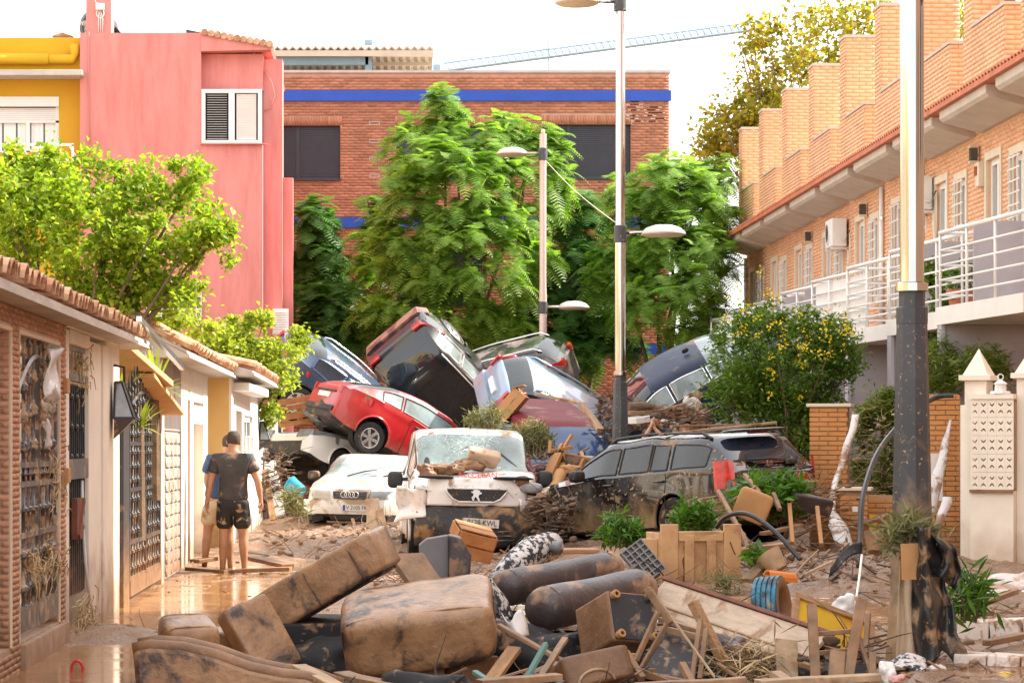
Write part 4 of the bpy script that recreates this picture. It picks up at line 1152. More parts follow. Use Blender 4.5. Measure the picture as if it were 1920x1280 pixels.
# --- third garage
XC = -2.34
t = thing('cream_garage', 'third garage with yellow side wall and white front with barred window', 'garage', (XC, 46, 0))
dC0, dC1 = 40.0, gd(494, XC)
mb = MB(); mb.b2((-2.9, dC0, -.1), (XC-.02, dC0+.25, 2.70)); mb.build('side_wall', M['slab_tan'] if False else mat('cream_render', (.66, .47, .20), .85, var=.08, vs=2, bump=.1, mudz=(.2, 1.1, .8), ms=3), t, world=True)
def cd(px): return gd(px, XC)
holesC = [(cd(443)-dC0-.3, cd(454)-dC0-.3, .1, 2.25), (cd(458)-dC0-.3, cd(473)-dC0-.3, 1.42, 2.2)]
mb = MB(); wall_holes(mb, (XC, dC0+.26, -.1), (0, 1, 0), (1, 0, 0), dC1-dC0-.26, 2.8, holesC, .22); mb.b2((XC-.018, dC0+.0, -.1), (XC+.02, dC0+.255, 2.7)); mb.build('wall', M['white'], t, world=True)
mb = MB(); mb.b2((XC-.5, dC0+.3, 0), (XC-.45, dC1, 2.6)); mb.build('recess', M['concrete'], t, world=True)
a, b = dC0+.26+holesC[1][0], dC0+.26+holesC[1][1]
mb = MB(); mb.b2((XC-.12, a, 1.32), (XC-.1, b, 2.1)); w_ = mb.build('window', M['glass'], t, world=True)
mb = MB()
for (e, g, h1, h2) in ((a, a+.12, 1.32, 2.1), (b-.12, b, 1.32, 2.1), (a, b, 2.0, 2.1), (a, b, 1.32, 1.4), ((a+b)/2-.06, (a+b)/2+.06, 1.32, 2.1)): mb.b2((XC-.09, e, h1), (XC-.03, g, h2))
mb.build('frame', M['whiteclean'], w_, world=True)
mb = MB()
for i in range(7): mb.tube([(XC+.03, a+(b-a)*i/6, 1.3), (XC+.03, a+(b-a)*i/6, 1.75)], .012, 5)
mb.beam((XC+.03, a, 1.75), (XC+.03, b, 1.75), .02, .02); mb.build('grille', M['whiteclean'], w_, world=True)
mb = MB(); mb.beam((XC+.1, dC0+.9, 2.50), (XC+.16, cd(470), 2.50), .3, .14); mb.build('awning_box', M['whiteclean'], t, world=True, bev=.02)
tiles(t, dC0-.1, dC1+1.2, -2.0, 2.74, -3.3, 3.05, 2, .25)
wall_lamp('wall_lamp', 'dark lantern on the white third garage beside the two men', 486, 1.70, XC, 1.0)
t = thing('low_wall', 'broken pale wall end with mud and planks at the end of the garages', 'wall', (-2.3, 55, 0))
mb = MB(); mb.b2((-2.9, dC1+.2, -.1), (-2.28, dC1+2.5, 1.55)); mb.b2((-2.9, dC1+2.55, -.1), (-2.2, dC1+6, 2.3)); mb.build('wall_block', M['white'], t, world=True, bev=.03)
# ------------------------------------------------------------ lamp posts
def lamp_head(o, dirx, d=.95):
 "flying-saucer lantern on a short arm, dirx = -1 or 1"
 prof = [(0, .19), (.2, .17), (.38, .10), (.47, .02), (.48, 0)]
 return prof
def lamp_post(label, px, d, heads, top=9.0, loc=None, steel='steel', dr=0):
 x = (px-CX)*d/F
 t = thing('street_lamp', label, 'street lamp', (x, d, 0), group='street lamps along the road')
 mb = MB(); mb.lathe([(.20, -.15), (.20, 0), (.165, .5), (.145, 1.2), (.115, 2.5), (.118, 2.5), (.118, 2.62), (.098, 2.63), (.098, 2.74)], (0, 0, 0), 8); mb.build('base_column', M['pole_dark'], t, bev=.008)
 mb = MB(); mb.lathe([(.118, 2.741), (.118, 2.80), (.088, 2.81), (.088, 5.0), (.078, 5.3), (.078, top), (0, top)], (0, 0, 0), 28); mb.build('pole', M[steel], t, smooth=True, ang=40)
 mb = MB(); mb.soft((0, 0, top+.05), (.1, .1, .12), 2, seg=6); mb.build('ball_finial', M[steel], t, smooth=True)
 for (z, sx) in heads:
  mb = MB(); mb.lathe([(.09, -.14), (.105, -.13), (.105, .13), (.09, .14)], (0, 0, z), 14); c = mb.build('clamp', M['pole_dark'], t, smooth=True, ang=40)
  mb = MB(); mb.tube([(sx*.1, 0, z+.02), (sx*.36, 0, z+.02)], .028, 8); mb.build('arm', M[steel], t, smooth=True)
  mb = MB(); S_ = Matrix.Diagonal((1.0, 1.0, 1))
  mb.lathe([(0, .155), (.15, .145), (.28, .10), (.355, .03), (.365, 0), (.35, -.012)], (sx*.70, 0, z), 24); hd = mb.build('lamp_head', M['lampcap'], t, smooth=True)
  mb = MB(); mb.lathe([(.35, -.013), (.30, -.035), (0, -.05)], (sx*.70, 0, z), 24); mb.build('lamp_glass', M['moulding'], hd, smooth=True)
 return t
M['lampcap'] = mat('lamp_cap', (.56, .53, .50), .35, var=.06)
lamp_post('nearest street lamp with dark muddy base wrapped in a black plastic sheet', 1710, 19.75, [(5.05, 1)], 9.0)
lamp_post('street lamp standing among the cars with a saucer head on its right', 1163, 43.3, [(8.78, -1), (5.03, 1)], 9.1)
lamp_post('farthest street lamp in front of the tall green tree', 1018, 61.0, [(8.26, -1), (4.75, 1)], 8.72, steel='steel2')
mb = MB(); p0 = W(1022, 300, 61.0); p1 = W(1155, 418, 43.3)
mb.tube([p0+(p1-p0)*i/12+V((0, 0, -.08*math.sin(PI*i/12))) for i in range(13)], .007, 5)
ob = mb.build('overhead_cable', M['moulding'], world=True, smooth=True, loc=p0); tag(ob, 'thin cable slung between the two farther street lamps', 'cable')
# ------------------------------------------------------------ garden walls on the right
def brick_pillar(label, c, w, z0, z1, cap=True, name='brick_pillar', nm='pillar'):
 t = thing(name, label, nm, (c[0], c[1], z0))
 h = z1-z0; j = .012; bw, bh = .235, .052
 mb = MB(); mb.b2((-w/2+.012, -w/2+.012, 0), (w/2-.012, w/2-.012, h)); mb.build('mortar_core', M['mortar_p'], t)
 rows = int(h/(bh+j)); me = {}
 def bm(l, ax):
  k = (round(l, 3), ax)
  if k not in me:
   q = MB(); q.box((0, 0, 0), (l, .02, bh) if ax == 0 else (.02, l, bh)); m_ = bpy.data.meshes.new('brick'); m_.from_pydata(q.v, [], q.f); m_.materials.append(M['brick_p']); me[k] = m_
  return me[k]
 for r in range(rows):
  z = r*(bh+j)+bh/2+.006
  off = 0 if r % 2 else -.12
  for ax in (0, 1):
   s = -w/2+off
   while s < w/2-.01:
    a = max(s, -w/2+(.0 if ax == 0 else .021)); b = min(s+bw, w/2-(.0 if ax == 0 else .021))
    if b-a > .03:
     o = link('brick', bm(b-a, ax), t)
     pr = random.uniform(-.003, .004)
     o.location = ((a+b)/2, -w/2-pr, z) if ax == 0 else (-w/2-pr, (a+b)/2, z)
    s += bw+j
 if cap:
  mb = MB(); mb.b2((-w/2-.05, -w/2-.05, h), (w/2+.05, w/2+.05, h+.045)); mb.build('cap', M['moulding'], t, bev=.008)
 return t
Rz = lambda a: Matrix.Rotation(R(a), 3, 'Z')
p = W(1557, 0, 36.2); t = brick_pillar('orange brick gate pillar with pale cap beside the yellow flowered bush', (p.x, 36.2), .50, 0, 2.12); t.rotation_euler.z = R(-14)
mb = MB(); mb.b2((-.265, -.10, .6), (-.252, .12, 1.35)); mb.build('metal_plate', M['whitemud'], t)
p = W(1603, 0, 34.4); t = brick_pillar('low orange brick post with a small white tag behind the hanging gutter', (p.x, 34.4), .34, 0, 1.02); t.rotation_euler.z = R(-14)
mb = MB(); mb.b2((-.02, -.19, .75), (.05, -.182, .82)); mb.build('tag', M['whiteclean'], t)
p = W(1768, 0, 34.0); t = brick_pillar('orange brick pillar between the near lamp post and the white wall', (p.x, 34.0), .42, 0, 2.25, cap=False); t.rotation_euler.z = R(-12)
mb = MB(); mb.b2((-.16, -.23, .9), (.0, -.222, 1.5)); mb.build('metal_plate', M['whitemud'], t)
# low brick wall between
t = thing('brick_wall', 'low orange brick garden wall behind the near lamp post', 'wall', (6.6, 35, 0))
mb = MB(); wd_ = V((7.2-6.05, -.4, 0)); u = wd_.normalized(); n = V((u.y, -u.x, 0))
if n.y > 0: n = -n
o0 = V((6.05, 35.0, -.05)); m_ = Matrix((u, -n, V((0, 0, 1)))).transposed()
mb.box(o0+u*wd_.length/2+V((0, 0, .5))-n*.1, (wd_.length, .2, 1.0), m_); mb.build('mortar_core', M['mortar_p'], t, world=True)
segs = brick_arrays(0, 0, 0, wd_.length, 1.0, bw=.235, bh=.052)
for i, (a, b, c, d) in enumerate(segs):
 if i >= 160: break
 mb = MB(); mb.box(o0+u*(a+b)/2+V((0, 0, (c+d)/2))+n*.004, (b-a, .02+random.random()*.006, d-c), m_); mb.build('brick', M['brick_p'], t, world=True)
mb = MB(); mb.tube([o0+u*.35+n*.06+V((0, 0, -.1)), o0+u*.35+n*.06+V((0, 0, .75))], .05, 10); ob = mb.build('yellow_pipe', M['yellow'], world=True, smooth=True, loc=o0+u*.35); tag(ob, 'short yellow pipe standing against the low brick wall', 'pipe')
# white wall with pierced blocks and pyramid caps
M['wallwhite'] = mat('white_garden_wall', (.86, .79, .68), .7, mudz=(.05, .7, .5), ms=2.4, var=.05, bump=.1, mudcol=(.50, .30, .17))
t = thing('white_garden_wall', 'white garden wall with pierced breeze blocks and pyramid capped pillars at the right edge', 'wall', (7.4, 32, 0))
A = V((7.06, 32.9, 0)); ud = V((.62, -.30, 0)).normalized(); nd = V((-.30, -.62, 0)).normalized()
if nd.y > 0: nd = -nd
def wp(s, z, o=0.0): return A+ud*s+V((0, 0, z))+nd*o
mw = Matrix((ud, -nd, V((0, 0, 1)))).transposed()
def wpillar(s, w, h):
 q = MB(); q.box(wp(s+w/2, h/2-.1, -.25), (w, .36, h+.2), mw); pl = q.build('pillar', M['wallwhite'], t, world=True, bev=.006)
 q = MB(); q.box(wp(s-.031, h/2-.2, -.25), (.06, .3, h-.2), mw); q.build('pilaster', M['wallwhite'], pl, world=True, bev=.006)
 q = MB(); q.box(wp(s+w/2, h+.035, -.25), (w+.12, .5, .066), mw); q.build('cap_slab', M['wallwhite'], pl, world=True, bev=.006)
 q = MB(); c = [wp(s+w/2+a*(w/2+.02), h+.07, -.25+b*.2) for a, b in ((-1, -1), (1, -1), (1, 1), (-1, 1))]; q.add(c+[wp(s+w/2, h+.40, -.25)], [(0, 1, 4), (1, 2, 4), (2, 3, 4), (3, 0, 4)]); q.build('pyramid_cap', M['wallwhite'], pl, world=True)
wpillar(.06, .27, 2.40); wpillar(.70, .30, 2.42);
# panel between pillars with openings
p0s, p1s = .17, .70
zb0, zb1 = 1.05, 2.17
mb = MB(); mb.box(wp((p0s+p1s)/2, .42, 0), (p1s-p0s, .2, 1.25), mw); mb.box(wp((p0s+p1s)/2, 2.20, 0), (p1s-p0s, .22, .06), mw); mb.build('panel', M['wallwhite'], t, world=True)
mb = MB(); mb.box(wp((p0s+p1s)/2, 1.6, -.04), (p1s-p0s, .02, 1.1), mw); mb.build('back_face', M['slab_tan'], t, world=True)
M['cutout'] = M['slab_tan']
nb, nr = 5, 5
cw = (p1s-p0s)/nb; chh = (zb1-zb0)/nr
for i in range(nb):
 for j in range(nr):
  # each pierced block: a frame with an hourglass web between two rounded openings
  q = MB(); n8 = 10
  c = wp(p0s+(i+.5)*cw, zb0+(j+.5)*chh, .085)
  a_, b_ = cw/2*.985, chh/2*.985
  def P2(x, z, dd): return c+ud*x+V((0, 0, z))-nd*dd
  for sg in (1, -1):
   # half block: rectangle with a crescent hole, built as strips
   outer = []; inner = []
   for k in range(n8+1):
    s = -1+2*k/n8
    hz = b_*(.22+.30*(s*s)); lz = b_*(.22+.30*(s*s))-.34*b_*(1-s*s)**.5*.0
    outer.append((s*a_*.55, b_*.62-.26*b_*(1-abs(s))**1.0)); inner.append((s*a_*.55, b_*.18+.26*b_*(abs(s))**1.5))
   vs = []; fs = []
   lo_, hi_ = 0.0, b_
   for k in range(n8+1):
    x = -1+2*k/n8
    o_, i_ = outer[k], inner[k]
    vs += [P2(x*a_*.55, sg*hi_, 0), P2(o_[0], sg*max(o_[1], i_[1]), 0), P2(i_[0], sg*i_[1], 0), P2(x*a_*.55, 0, 0)]
    vs += [P2(o_[0], sg*max(o_[1], i_[1]), .1), P2(i_[0], sg*i_[1], .1)]
   for k in range(n8):
    g = k*6; h = g+6
    fs += [(g, h, h+1, g+1), (g+2, h+2, h+3, g+3), (g+1, h+1, h+4, g+4), (g+5, h+5, h+2, g+2)]
   q.add(vs, fs)
   q.add([P2(-a_, 0, 0), P2(-a_*.55, 0, 0), P2(-a_*.55, sg*b_, 0), P2(-a_, sg*b_, 0)], [(0, 1, 2, 3)])
   q.add([P2(a_, 0, 0), P2(a_*.55, 0, 0), P2(a_*.55, sg*b_, 0), P2(a_, sg*b_, 0)], [(0, 1, 2, 3)])
  q.build('pierced_block', M['wallwhite'], t, world=True)
# outer section right of the second pillar with letter slot
mb = MB(); mb.box(wp(1.57, 1.02, -.2), (1.13, .2, 2.3), mw); mb.box(wp(1.57, 2.2, -.2), (1.13, .26, .07), mw); mb.build('end_panel', M['wallwhite'], t, world=True)
mb = MB(); mb.box(wp(1.25, .62, -.09), (.1, .03, .35), mw); mb.build('letter_slot', M['iron'], t, world=True)
for j in range(3):
 for i in range(1):
  mb = MB(); mb.box(wp(1.245+i*.15, 1.35+j*.24, -.095), (.075, .02, .05), mw); mb.box(wp(1.245, 1.43+j*.24, -.095), (.075, .02, .05), mw); mb.box(wp(1.245, 1.39+j*.24, -.095), (.03, .02, .06), mw); mb.build('opening', M['slab_tan'], t, world=True)
mb = MB(); mb.box(wp(1.57, 1.245, -.06), (1.1, .12, .05), mw); mb.build('ledge', M['mudmat'], t, world=True)
mb = MB(); mb.box(wp((p0s+p1s)/2, 1.045, .09), (p1s-p0s, .12, .035), mw); mb.build('mud_ledge', M['mudmat'], t, world=True)
# small white lantern on the wall
t = thing('garden_lantern', 'little white lantern with ring on top of the white wall panel', 'lantern', wp(.52, 2.235, 0))
mb = MB(); mb.lathe([(.13, 0), (.12, .03), (.075, .035), (.07, .11), (.09, .12), (.02, .17), (0, .17)], (0, 0, 0), 8); mb.build('lantern_body', M['whiteclean'], t)
mb = MB(); mb.tube([(.035*math.cos(a), 0, .205+.035*math.sin(a)) for a in np.linspace(0, 2*PI, 11)], .008, 5); mb.build('ring', M['whiteclean'], t)
# kerbs / white steps in the right foreground
for (a, b, c, d, lb) in ((1800, 1925, 1165, 21.6, 'upper broken white painted kerb at the right edge'), (1795, 1925, 1228, 19.4, 'lower white painted kerb peeling at the bottom right')):
 p0 = W(a, c, d); p1 = W(b+60, c-6, d-.3)
 t = thing('kerb', lb, 'kerb', ((p0.x+p1.x)/2, d, 0), group=None)
 nblk = 3
 for i in range(nblk):
  q0 = p0+(p1-p0)*(i/nblk); q1 = p0+(p1-p0)*((i+1)/nblk-.012)
  mb = MB(); mb.beam((q0.x, q0.y, p0.z-.06), (q1.x, q1.y, p0.z-.06+random.uniform(-.02, .02)), .28, .17); mb.build('kerb_stone', mat('peeling_kerb', (.72, .64, .58), .6, mud=.42, ms=7, mudcol=(.36, .2, .12)) if i == 0 else t.children[0].data.materials[0], t, world=True, bev=.012)
# ------------------------------------------------------------ trees and plants
def rand_unit(n):
 v = RNG.normal(size=(n, 3)); return v/np.linalg.norm(v, axis=1, keepdims=True)
def leaf_quads(P, size, up=.5, aspect=.55, fold=.25, droop=None):
 "bent leaves (two quads sharing a rib) at points P with random orientation, biased to face up"
 n = len(P)
 nrm = rand_unit(n); nrm[:, 2] = np.abs(nrm[:, 2])+up; nrm /= np.linalg.norm(nrm, axis=1, keepdims=True)
 a = rand_unit(n)
 if droop is not None: a = a*(1-droop)+np.array([0, 0, -1.0])*droop
 t = a-nrm*np.sum(a*nrm, 1, keepdims=True); t /= np.linalg.norm(t, axis=1, keepdims=True)+1e-9
 b = np.cross(nrm, t)
 s = size*(.65+.7*RNG.random((n, 1))); w = s*aspect
 lift = nrm*w*fold
 tip = P+t*s; base = P-t*s*.1
 mid = P+t*s*.45
 vs = np.stack([base, mid+b*w*.5+lift, tip, mid-b*w*.5+lift], 1)
 f = np.array([[0, 1, 2], [0, 2, 3]])
 ff = (np.arange(n)*4)[:, None, None]+f[None]
 return vs.reshape(-1, 3), ff.reshape(-1, 3)
def clumps(n, c, r, k, cr, shell=.5, flat=1.0):
 "points in k clumps inside ellipsoid"
 c = np.array(c); r = np.array(r)
 d = rand_unit(k); rad = (shell+(1-shell)*RNG.random((k, 1)))**.7
 cc = d*rad
 pts = []
 idx = RNG.integers(0, k, n)
 off = RNG.normal(size=(n, 3))*np.array([1, 1, flat])*cr*(.5+RNG.random((k, 1))[idx])
 return c+cc[idx]*r+off
def limbs(mb, base, top_pts, r0, seed=0):
 rnd = random.Random(seed)
 b = V(base)
 for p in top_pts:
  p = V(p); m = b.lerp(p, .5)+V((rnd.uniform(-.2, .2), rnd.uniform(-.2, .2), .15))*(p-b).length*.25
  pts = [b, b.lerp(m, .5), m, m.lerp(p, .5), p]
  mb.tube(pts, [r0, r0*.8, r0*.6, r0*.4, r0*.15], 6)
 return mb
# ---- feathery trees (bipinnate fronds in whorls at shoot tips)
def fern_crown(tips, dirs, nf, L, droop, npin=11):
 "tips (k,3), dirs (k,3) -> fronds"
 k = len(tips)
 V_ = []; F_ = []
 P = np.repeat(tips, nf, 0); D = np.repeat(dirs, nf, 0); n = len(P)
 ang = RNG.random(n)*2*PI
 ref = np.tile(np.array([0, 0, 1.0]), (n, 1)); ref[np.abs(D[:, 2]) > .9] = (1, 0, 0)
 e1 = np.cross(D, ref); e1 /= np.linalg.norm(e1, axis=1, keepdims=True)
 e2 = np.cross(D, e1)
 rad = e1*np.cos(ang)[:, None]+e2*np.sin(ang)[:, None]
 lift = (.15+.75*RNG.random((n, 1)))
 d0 = rad+D*lift; d0 /= np.linalg.norm(d0, axis=1, keepdims=True)
 Ln = L*(.65+.6*RNG.random((n, 1)))
 P = P-D*(RNG.random((n, 1))*L*.8)
 side = np.cross(d0, np.tile(np.array([0, 0, 1.0]), (n, 1)))
 side /= np.linalg.norm(side, axis=1, keepdims=True)+1e-6
 dr = droop*(.6+.8*RNG.random((n, 1)))
 fb = np.array([[0, 1, 2, 3]])
 allv = []
 for i in range(npin):
  s = .12+.88*i/(npin-1)
  q = P+d0*Ln*s; q[:, 2:3] -= dr*Ln*s*s
  tang = d0.copy(); tang[:, 2:3] -= dr*2*s; tang /= np.linalg.norm(tang, axis=1, keepdims=True)
  w = Ln*.36*math.sin(PI*min(1, .22+.78*s))*(.9+.2*RNG.random((n, 1)))
  hw = Ln*.034
  for sg in (-1, 1):
   pd_ = side*sg+tang*.35; pd_[:, 2:3] -= .12
   tip = q+pd_*w
   allv.append(np.stack([q-tang*hw, q+tang*hw, tip+tang*hw*.35, tip-tang*hw*.45], 1))
 vs = np.concatenate(allv, 0)
 m = len(vs)
 ff = (np.arange(m)*4)[:, None]+np.arange(4)[None]
 return vs.reshape(-1, 3), ff
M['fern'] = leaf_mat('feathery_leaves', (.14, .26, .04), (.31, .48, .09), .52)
M['fern_dark'] = leaf_mat('feathery_leaves_deep', (.055, .15, .03), (.13, .28, .055), .42)  # darker copy of the fern leaves, shade put into the colour
def fern_tree(label, blobs, base, ntip, nf, L, m, seed, group='feathery green trees before the brick building', droop=.55):
 "blobs: (px,py,rx_px,ry_px,d, weight)"
 t = thing('feathery_tree', label, 'tree', (base[0], base[1], 0), group=group)
 tips = []; dirs = []; hubs = []
 wsum = sum(b[5] for b in blobs)
 for (px, py, rx, ry, d, w) in blobs:
  c = W(px, py, d); a = np.array([rx*d/F, min(rx*d/F, 1.9), ry*d/F])
  k = int(ntip*w/wsum)
  u = rand_unit(k*2); u = u[u[:, 1] < .35][:k]     # most of the crown one can see, plus some behind
  rr = .62+.50*RNG.random((len(u), 1))**1.3
  tips.append(np.array(c)+u*a*rr)
  dd = u*np.array([1, 1, .8])+np.array([0, 0, .75]); dirs.append(dd/np.linalg.norm(dd, axis=1, keepdims=True))
  hubs.append(c)
 tips = np.concatenate(tips); dirs = np.concatenate(dirs)
 v, f = fern_crown(tips, dirs, nf, L, droop)
 np_mesh('crown', v, f, 4, m, t, world=True)
 mb = MB(); b0 = V((base[0], base[1], -.1)); b1 = V((base[0], base[1], 1.6))
 mb.tube([b0, b1], [.16, .12], 8)
 limbs(mb, b1, [h for h in hubs], .09, seed)
 for i in RNG.integers(0, len(tips), 40):
  h = min(hubs, key=lambda q: (q-V(tips[i])).length); mb.tube([h, h.lerp(V(tips[i]), .5)+V((0, 0, .1)), V(tips[i])], [.03, .02, .008], 4)
 mb.build('trunk', M['bark'], t, smooth=True, world=True)
 return t
dT = 66.5
fern_tree('tallest bright green feathery tree in the middle before the brick building',
          [(835, 215, 42, 55, dT, .7), (905, 260, 100, 60, dT, 1.5), (785, 285, 85, 75, dT, 1.4), (860, 350, 150, 100, dT-1, 3.2), (985, 330, 95, 110, dT, 1.9), (790, 450, 120, 90, dT-1, 2.3), (900, 480, 150, 110, dT-1.5, 3.2), (1040, 330, 35, 80, dT, .5), (720, 520, 60, 130, dT, 1.2), (830, 590, 150, 70, dT-1, 2.2)],
          (2.1, 66.5), 500, 12, .50, M['fern'], 1)
fern_tree('round feathery green tree right of the second street lamp',
          [(1250, 350, 105, 60, dT, 2), (1300, 400, 90, 75, dT, 1.8), (1200, 420, 85, 75, dT, 1.6), (1290, 480, 110, 80, dT-1, 2), (1170, 520, 80, 80, dT, 1.3), (1260, 570, 120, 60, dT-1, 1.4), (1340, 330, 45, 45, dT+1, .6)],
          (6.9, 66.5), 310, 12, .50, M['fern'], 2)
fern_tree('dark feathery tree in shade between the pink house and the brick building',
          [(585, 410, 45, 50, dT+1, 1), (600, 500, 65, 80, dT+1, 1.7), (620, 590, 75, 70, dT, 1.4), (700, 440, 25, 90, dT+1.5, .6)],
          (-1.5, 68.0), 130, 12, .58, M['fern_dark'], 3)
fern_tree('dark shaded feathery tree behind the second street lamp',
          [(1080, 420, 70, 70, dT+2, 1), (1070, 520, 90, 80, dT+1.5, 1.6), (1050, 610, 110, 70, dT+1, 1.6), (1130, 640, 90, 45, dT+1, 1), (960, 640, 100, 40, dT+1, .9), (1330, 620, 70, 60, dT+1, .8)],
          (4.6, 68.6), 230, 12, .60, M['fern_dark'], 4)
# ---- broadleaf trees
def broad(label, name, cat, base, jobs, m, leaf, trunk_r=.09, group=None, up=.5, aspect=.6, limbs_n=14, droop=None, extra=None, trunk_top=None, twig=True):
 t = thing(name, label, cat, (base[0], base[1], base[2] if len(base) > 2 else 0), group=group)
 P = np.concatenate([clumps(n, c, r, k, cr, sh) for (n, c, r, k, cr, sh) in jobs])
 v, f = leaf_quads(P, leaf, up, aspect, droop=droop)
 np_mesh('crown', v, f, 3, m, t, world=True)
 mb = MB(); b0 = V((base[0], base[1], (base[2] if len(base) > 2 else 0)-.1))
 c = V(jobs[0][1]) if trunk_top is None else V(trunk_top)
 mid = b0.lerp(c, .45)+V((.05, 0, 0))
 mb.tube([b0, mid], [trunk_r, trunk_r*.75], 7)
 tp = [V(P[i]) for i in RNG.integers(0, len(P), limbs_n)]
 limbs(mb, mid, tp, trunk_r*.45, 3)
 mb.build('trunk' if cat == 'tree' else 'stem', M['bark'], t, smooth=True, world=True)
 if extra: extra(t, P)
 return t
M['leaf_y'] = leaf_mat('yellow_green_leaves', (.16, .28, .025), (.42, .50, .055), .5, c3=(.40, .30, .05))
M['leaf_plane'] = leaf_mat('turning_plane_leaves', (.19, .20, .03), (.46, .36, .05), .5, c3=(.55, .30, .04))
M['leaf_vine'] = leaf_mat('vine_leaves', (.20, .28, .03), (.44, .48, .08), .5)
M['leaf_bush'] = leaf_mat('bush_leaves', (.065, .13, .022), (.19, .30, .045), .42)
M['leaf_glossy'] = leaf_mat('glossy_leaves', (.04, .11, .015), (.12, .26, .03), .35, rough=.35)
M['leaf_olive'] = leaf_mat('olive_leaves', (.13, .14, .06), (.26, .25, .12), .3, c3=(.30, .20, .10))
M['leaf_conifer'] = leaf_mat('conifer_leaves', (.08, .13, .02), (.22, .26, .045), .35, c3=(.22, .15, .04))
M['flower'] = leaf_mat('yellow_petals', (.75, .52, .02), (.85, .66, .04), .3)
dL = 30.5
def wl_(px, py, d=dL): return tuple(W(px, py, d))
s_ = dL/F
broad('bright yellow-green leafy tree behind the first garage roof on the left', 'leafy_tree', 'tree', (W(120, 0, dL).x, dL),
      [(6400, wl_(120, 440), (185*s_, 1.0, 130*s_), 95, .09, .3), (3300, wl_(300, 430), (125*s_, .8, 95*s_), 48, .075, .3), (3600, wl_(40, 390), (150*s_, .9, 95*s_), 70, .085, .2),
       (900, wl_(395, 455), (55*s_, .4, 40*s_), 14, .06, .2), (800, wl_(235, 335), (90*s_, .5, 30*s_), 14, .06, .3), (900, wl_(90, 300), (110*s_, .5, 22*s_), 16, .06, .3), (3200, wl_(240, 540), (150*s_, .7, 55*s_), 50, .085, .2), (700, wl_(350, 330), (50*s_, .4, 35*s_), 9, .05, .3)],
      M['leaf_y'], .070, .10, up=.3, aspect=.75, limbs_n=20)
dV = 49.0; s_ = dV/F
broad('yellow-green climbing shrub spilling over the third garage roof', 'climbing_shrub', 'shrub', (-3.2, dV),
      [(5200, tuple(W(430, 670, dV)), (85*s_, .7, 62*s_), 90, .10, .2), (1700, tuple(W(510, 690, dV)), (55*s_, .5, 55*s_), 36, .09, .2), (700, tuple(W(470, 605, dV)), (60*s_, .4, 18*s_), 12, .06, .2), (800, tuple(W(560, 640, dV+2)), (24*s_, .4, 44*s_), 14, .08, .2), (500, tuple(W(505, 765, dV)), (18*s_, .3, 35*s_), 10, .06, .2), (900, tuple(W(340, 610, dV-4)), (70*s_, .5, 25*s_), 18, .08, .2)],
      M['leaf_vine'], .085, .07, up=.3, aspect=.75, limbs_n=36)
dP = 82.0; s_ = dP/F
broad('tall plane tree with yellowing autumn leaves behind the orange brick houses', 'plane_tree', 'tree', (W(1520, 0, dP).x, dP),
      [(2500, tuple(W(1530, 170, dP)), (150*s_, 2.4, 150*s_), 75, .30, .3), (1500, tuple(W(1600, 70, dP)), (110*s_, 2, 90*s_), 80, .24, .2), (1500, tuple(W(1440, 210, dP)), (75*s_, 1.5, 90*s_), 50, .22, .2), (1700, tuple(W(1360, 260, dP)), (80*s_, 1.5, 62*s_), 50, .22, .2), (500, tuple(W(1440, 75, dP)), (40*s_, .8, 60*s_), 16, .18, .3), (900, tuple(W(1820, 60, dP)), (80*s_, 1.5, 90*s_), 30, .25, .2)],
      M['leaf_plane'], .17, .16, up=.2, aspect=.8, limbs_n=70)
# big flowering bush before the right houses
dB = 42.0; s_ = dB/F
def flowers(t, P):
 c = W(1470, 640, dB)
 Q = []
 for k in range(46):
  px = random.uniform(1350, 1615); py = random.gauss(620, 40) if random.random() < .75 else random.uniform(640, 760)
  p = np.array(W(px, py, dB-1.0+random.uniform(-.5, .4))); Q.append(p+RNG.normal(size=(10, 3))*.04)
 Q = np.concatenate(Q); v, f = leaf_quads(Q, .042, .2, .8)
 np_mesh('flowers', v, f, 3, M['flower'], t, world=True, kind='stuff')
broad('large green bush with small yellow flowers before the right houses', 'flowering_bush', 'bush', (W(1470, 0, dB).x, dB),
      [(5200, tuple(W(1480, 690, dB)), (115*s_, .9, 100*s_), 120, .10, .3), (3600, tuple(W(1390, 700, dB)), (70*s_, .7, 105*s_), 80, .09, .3), (3000, tuple(W(1560, 660, dB)), (55*s_, .7, 70*s_), 60, .09, .3), (1400, tuple(W(1450, 600, dB)), (90*s_, .6, 40*s_), 34, .07, .3), (1500, tuple(W(1530, 800, dB)), (50*s_, .6, 70*s_), 36, .09, .3), (2400, tuple(W(1440, 760, dB)), (95*s_, .7, 60*s_), 50, .09, .3), (4200, tuple(W(1450, 860, dB)), (125*s_, .8, 70*s_), 70, .10, .1)],
      M['leaf_bush'], .085, .06, up=.4, aspect=.45, limbs_n=50, extra=flowers)
def conifer(label, px, py, rx, ry, d, n):
 s = d/F
 t = thing('conifer_shrub', label, 'shrub', (W(px, 0, d).x, d, 0), group='shaggy conifers by the brick pillars')
 P = clumps(n, tuple(W(px, py, d)), (rx*s, .55, ry*s), 70, .07, .45)
 v, f = leaf_quads(P, .11, .9, .22, droop=.25); np_mesh('crown', v, f, 3, M['leaf_conifer'], t, world=True)
 mb = MB(); mb.tube([W(px, 1000, d), W(px, py-ry*.6, d)], [.06, .02], 6); mb.build('stem', M['bark'], t, world=True)
conifer('brownish green conifer to the left of the near lamp post', 1655, 840, 52, 150, 37.5, 7500)
conifer('small conifer showing right of the near lamp post above the brick pillar', 1765, 690, 36, 55, 37.5, 2600)
conifer('green shrub behind the white wall pyramid cap', 1845, 690, 45, 40, 36.5, 2200)
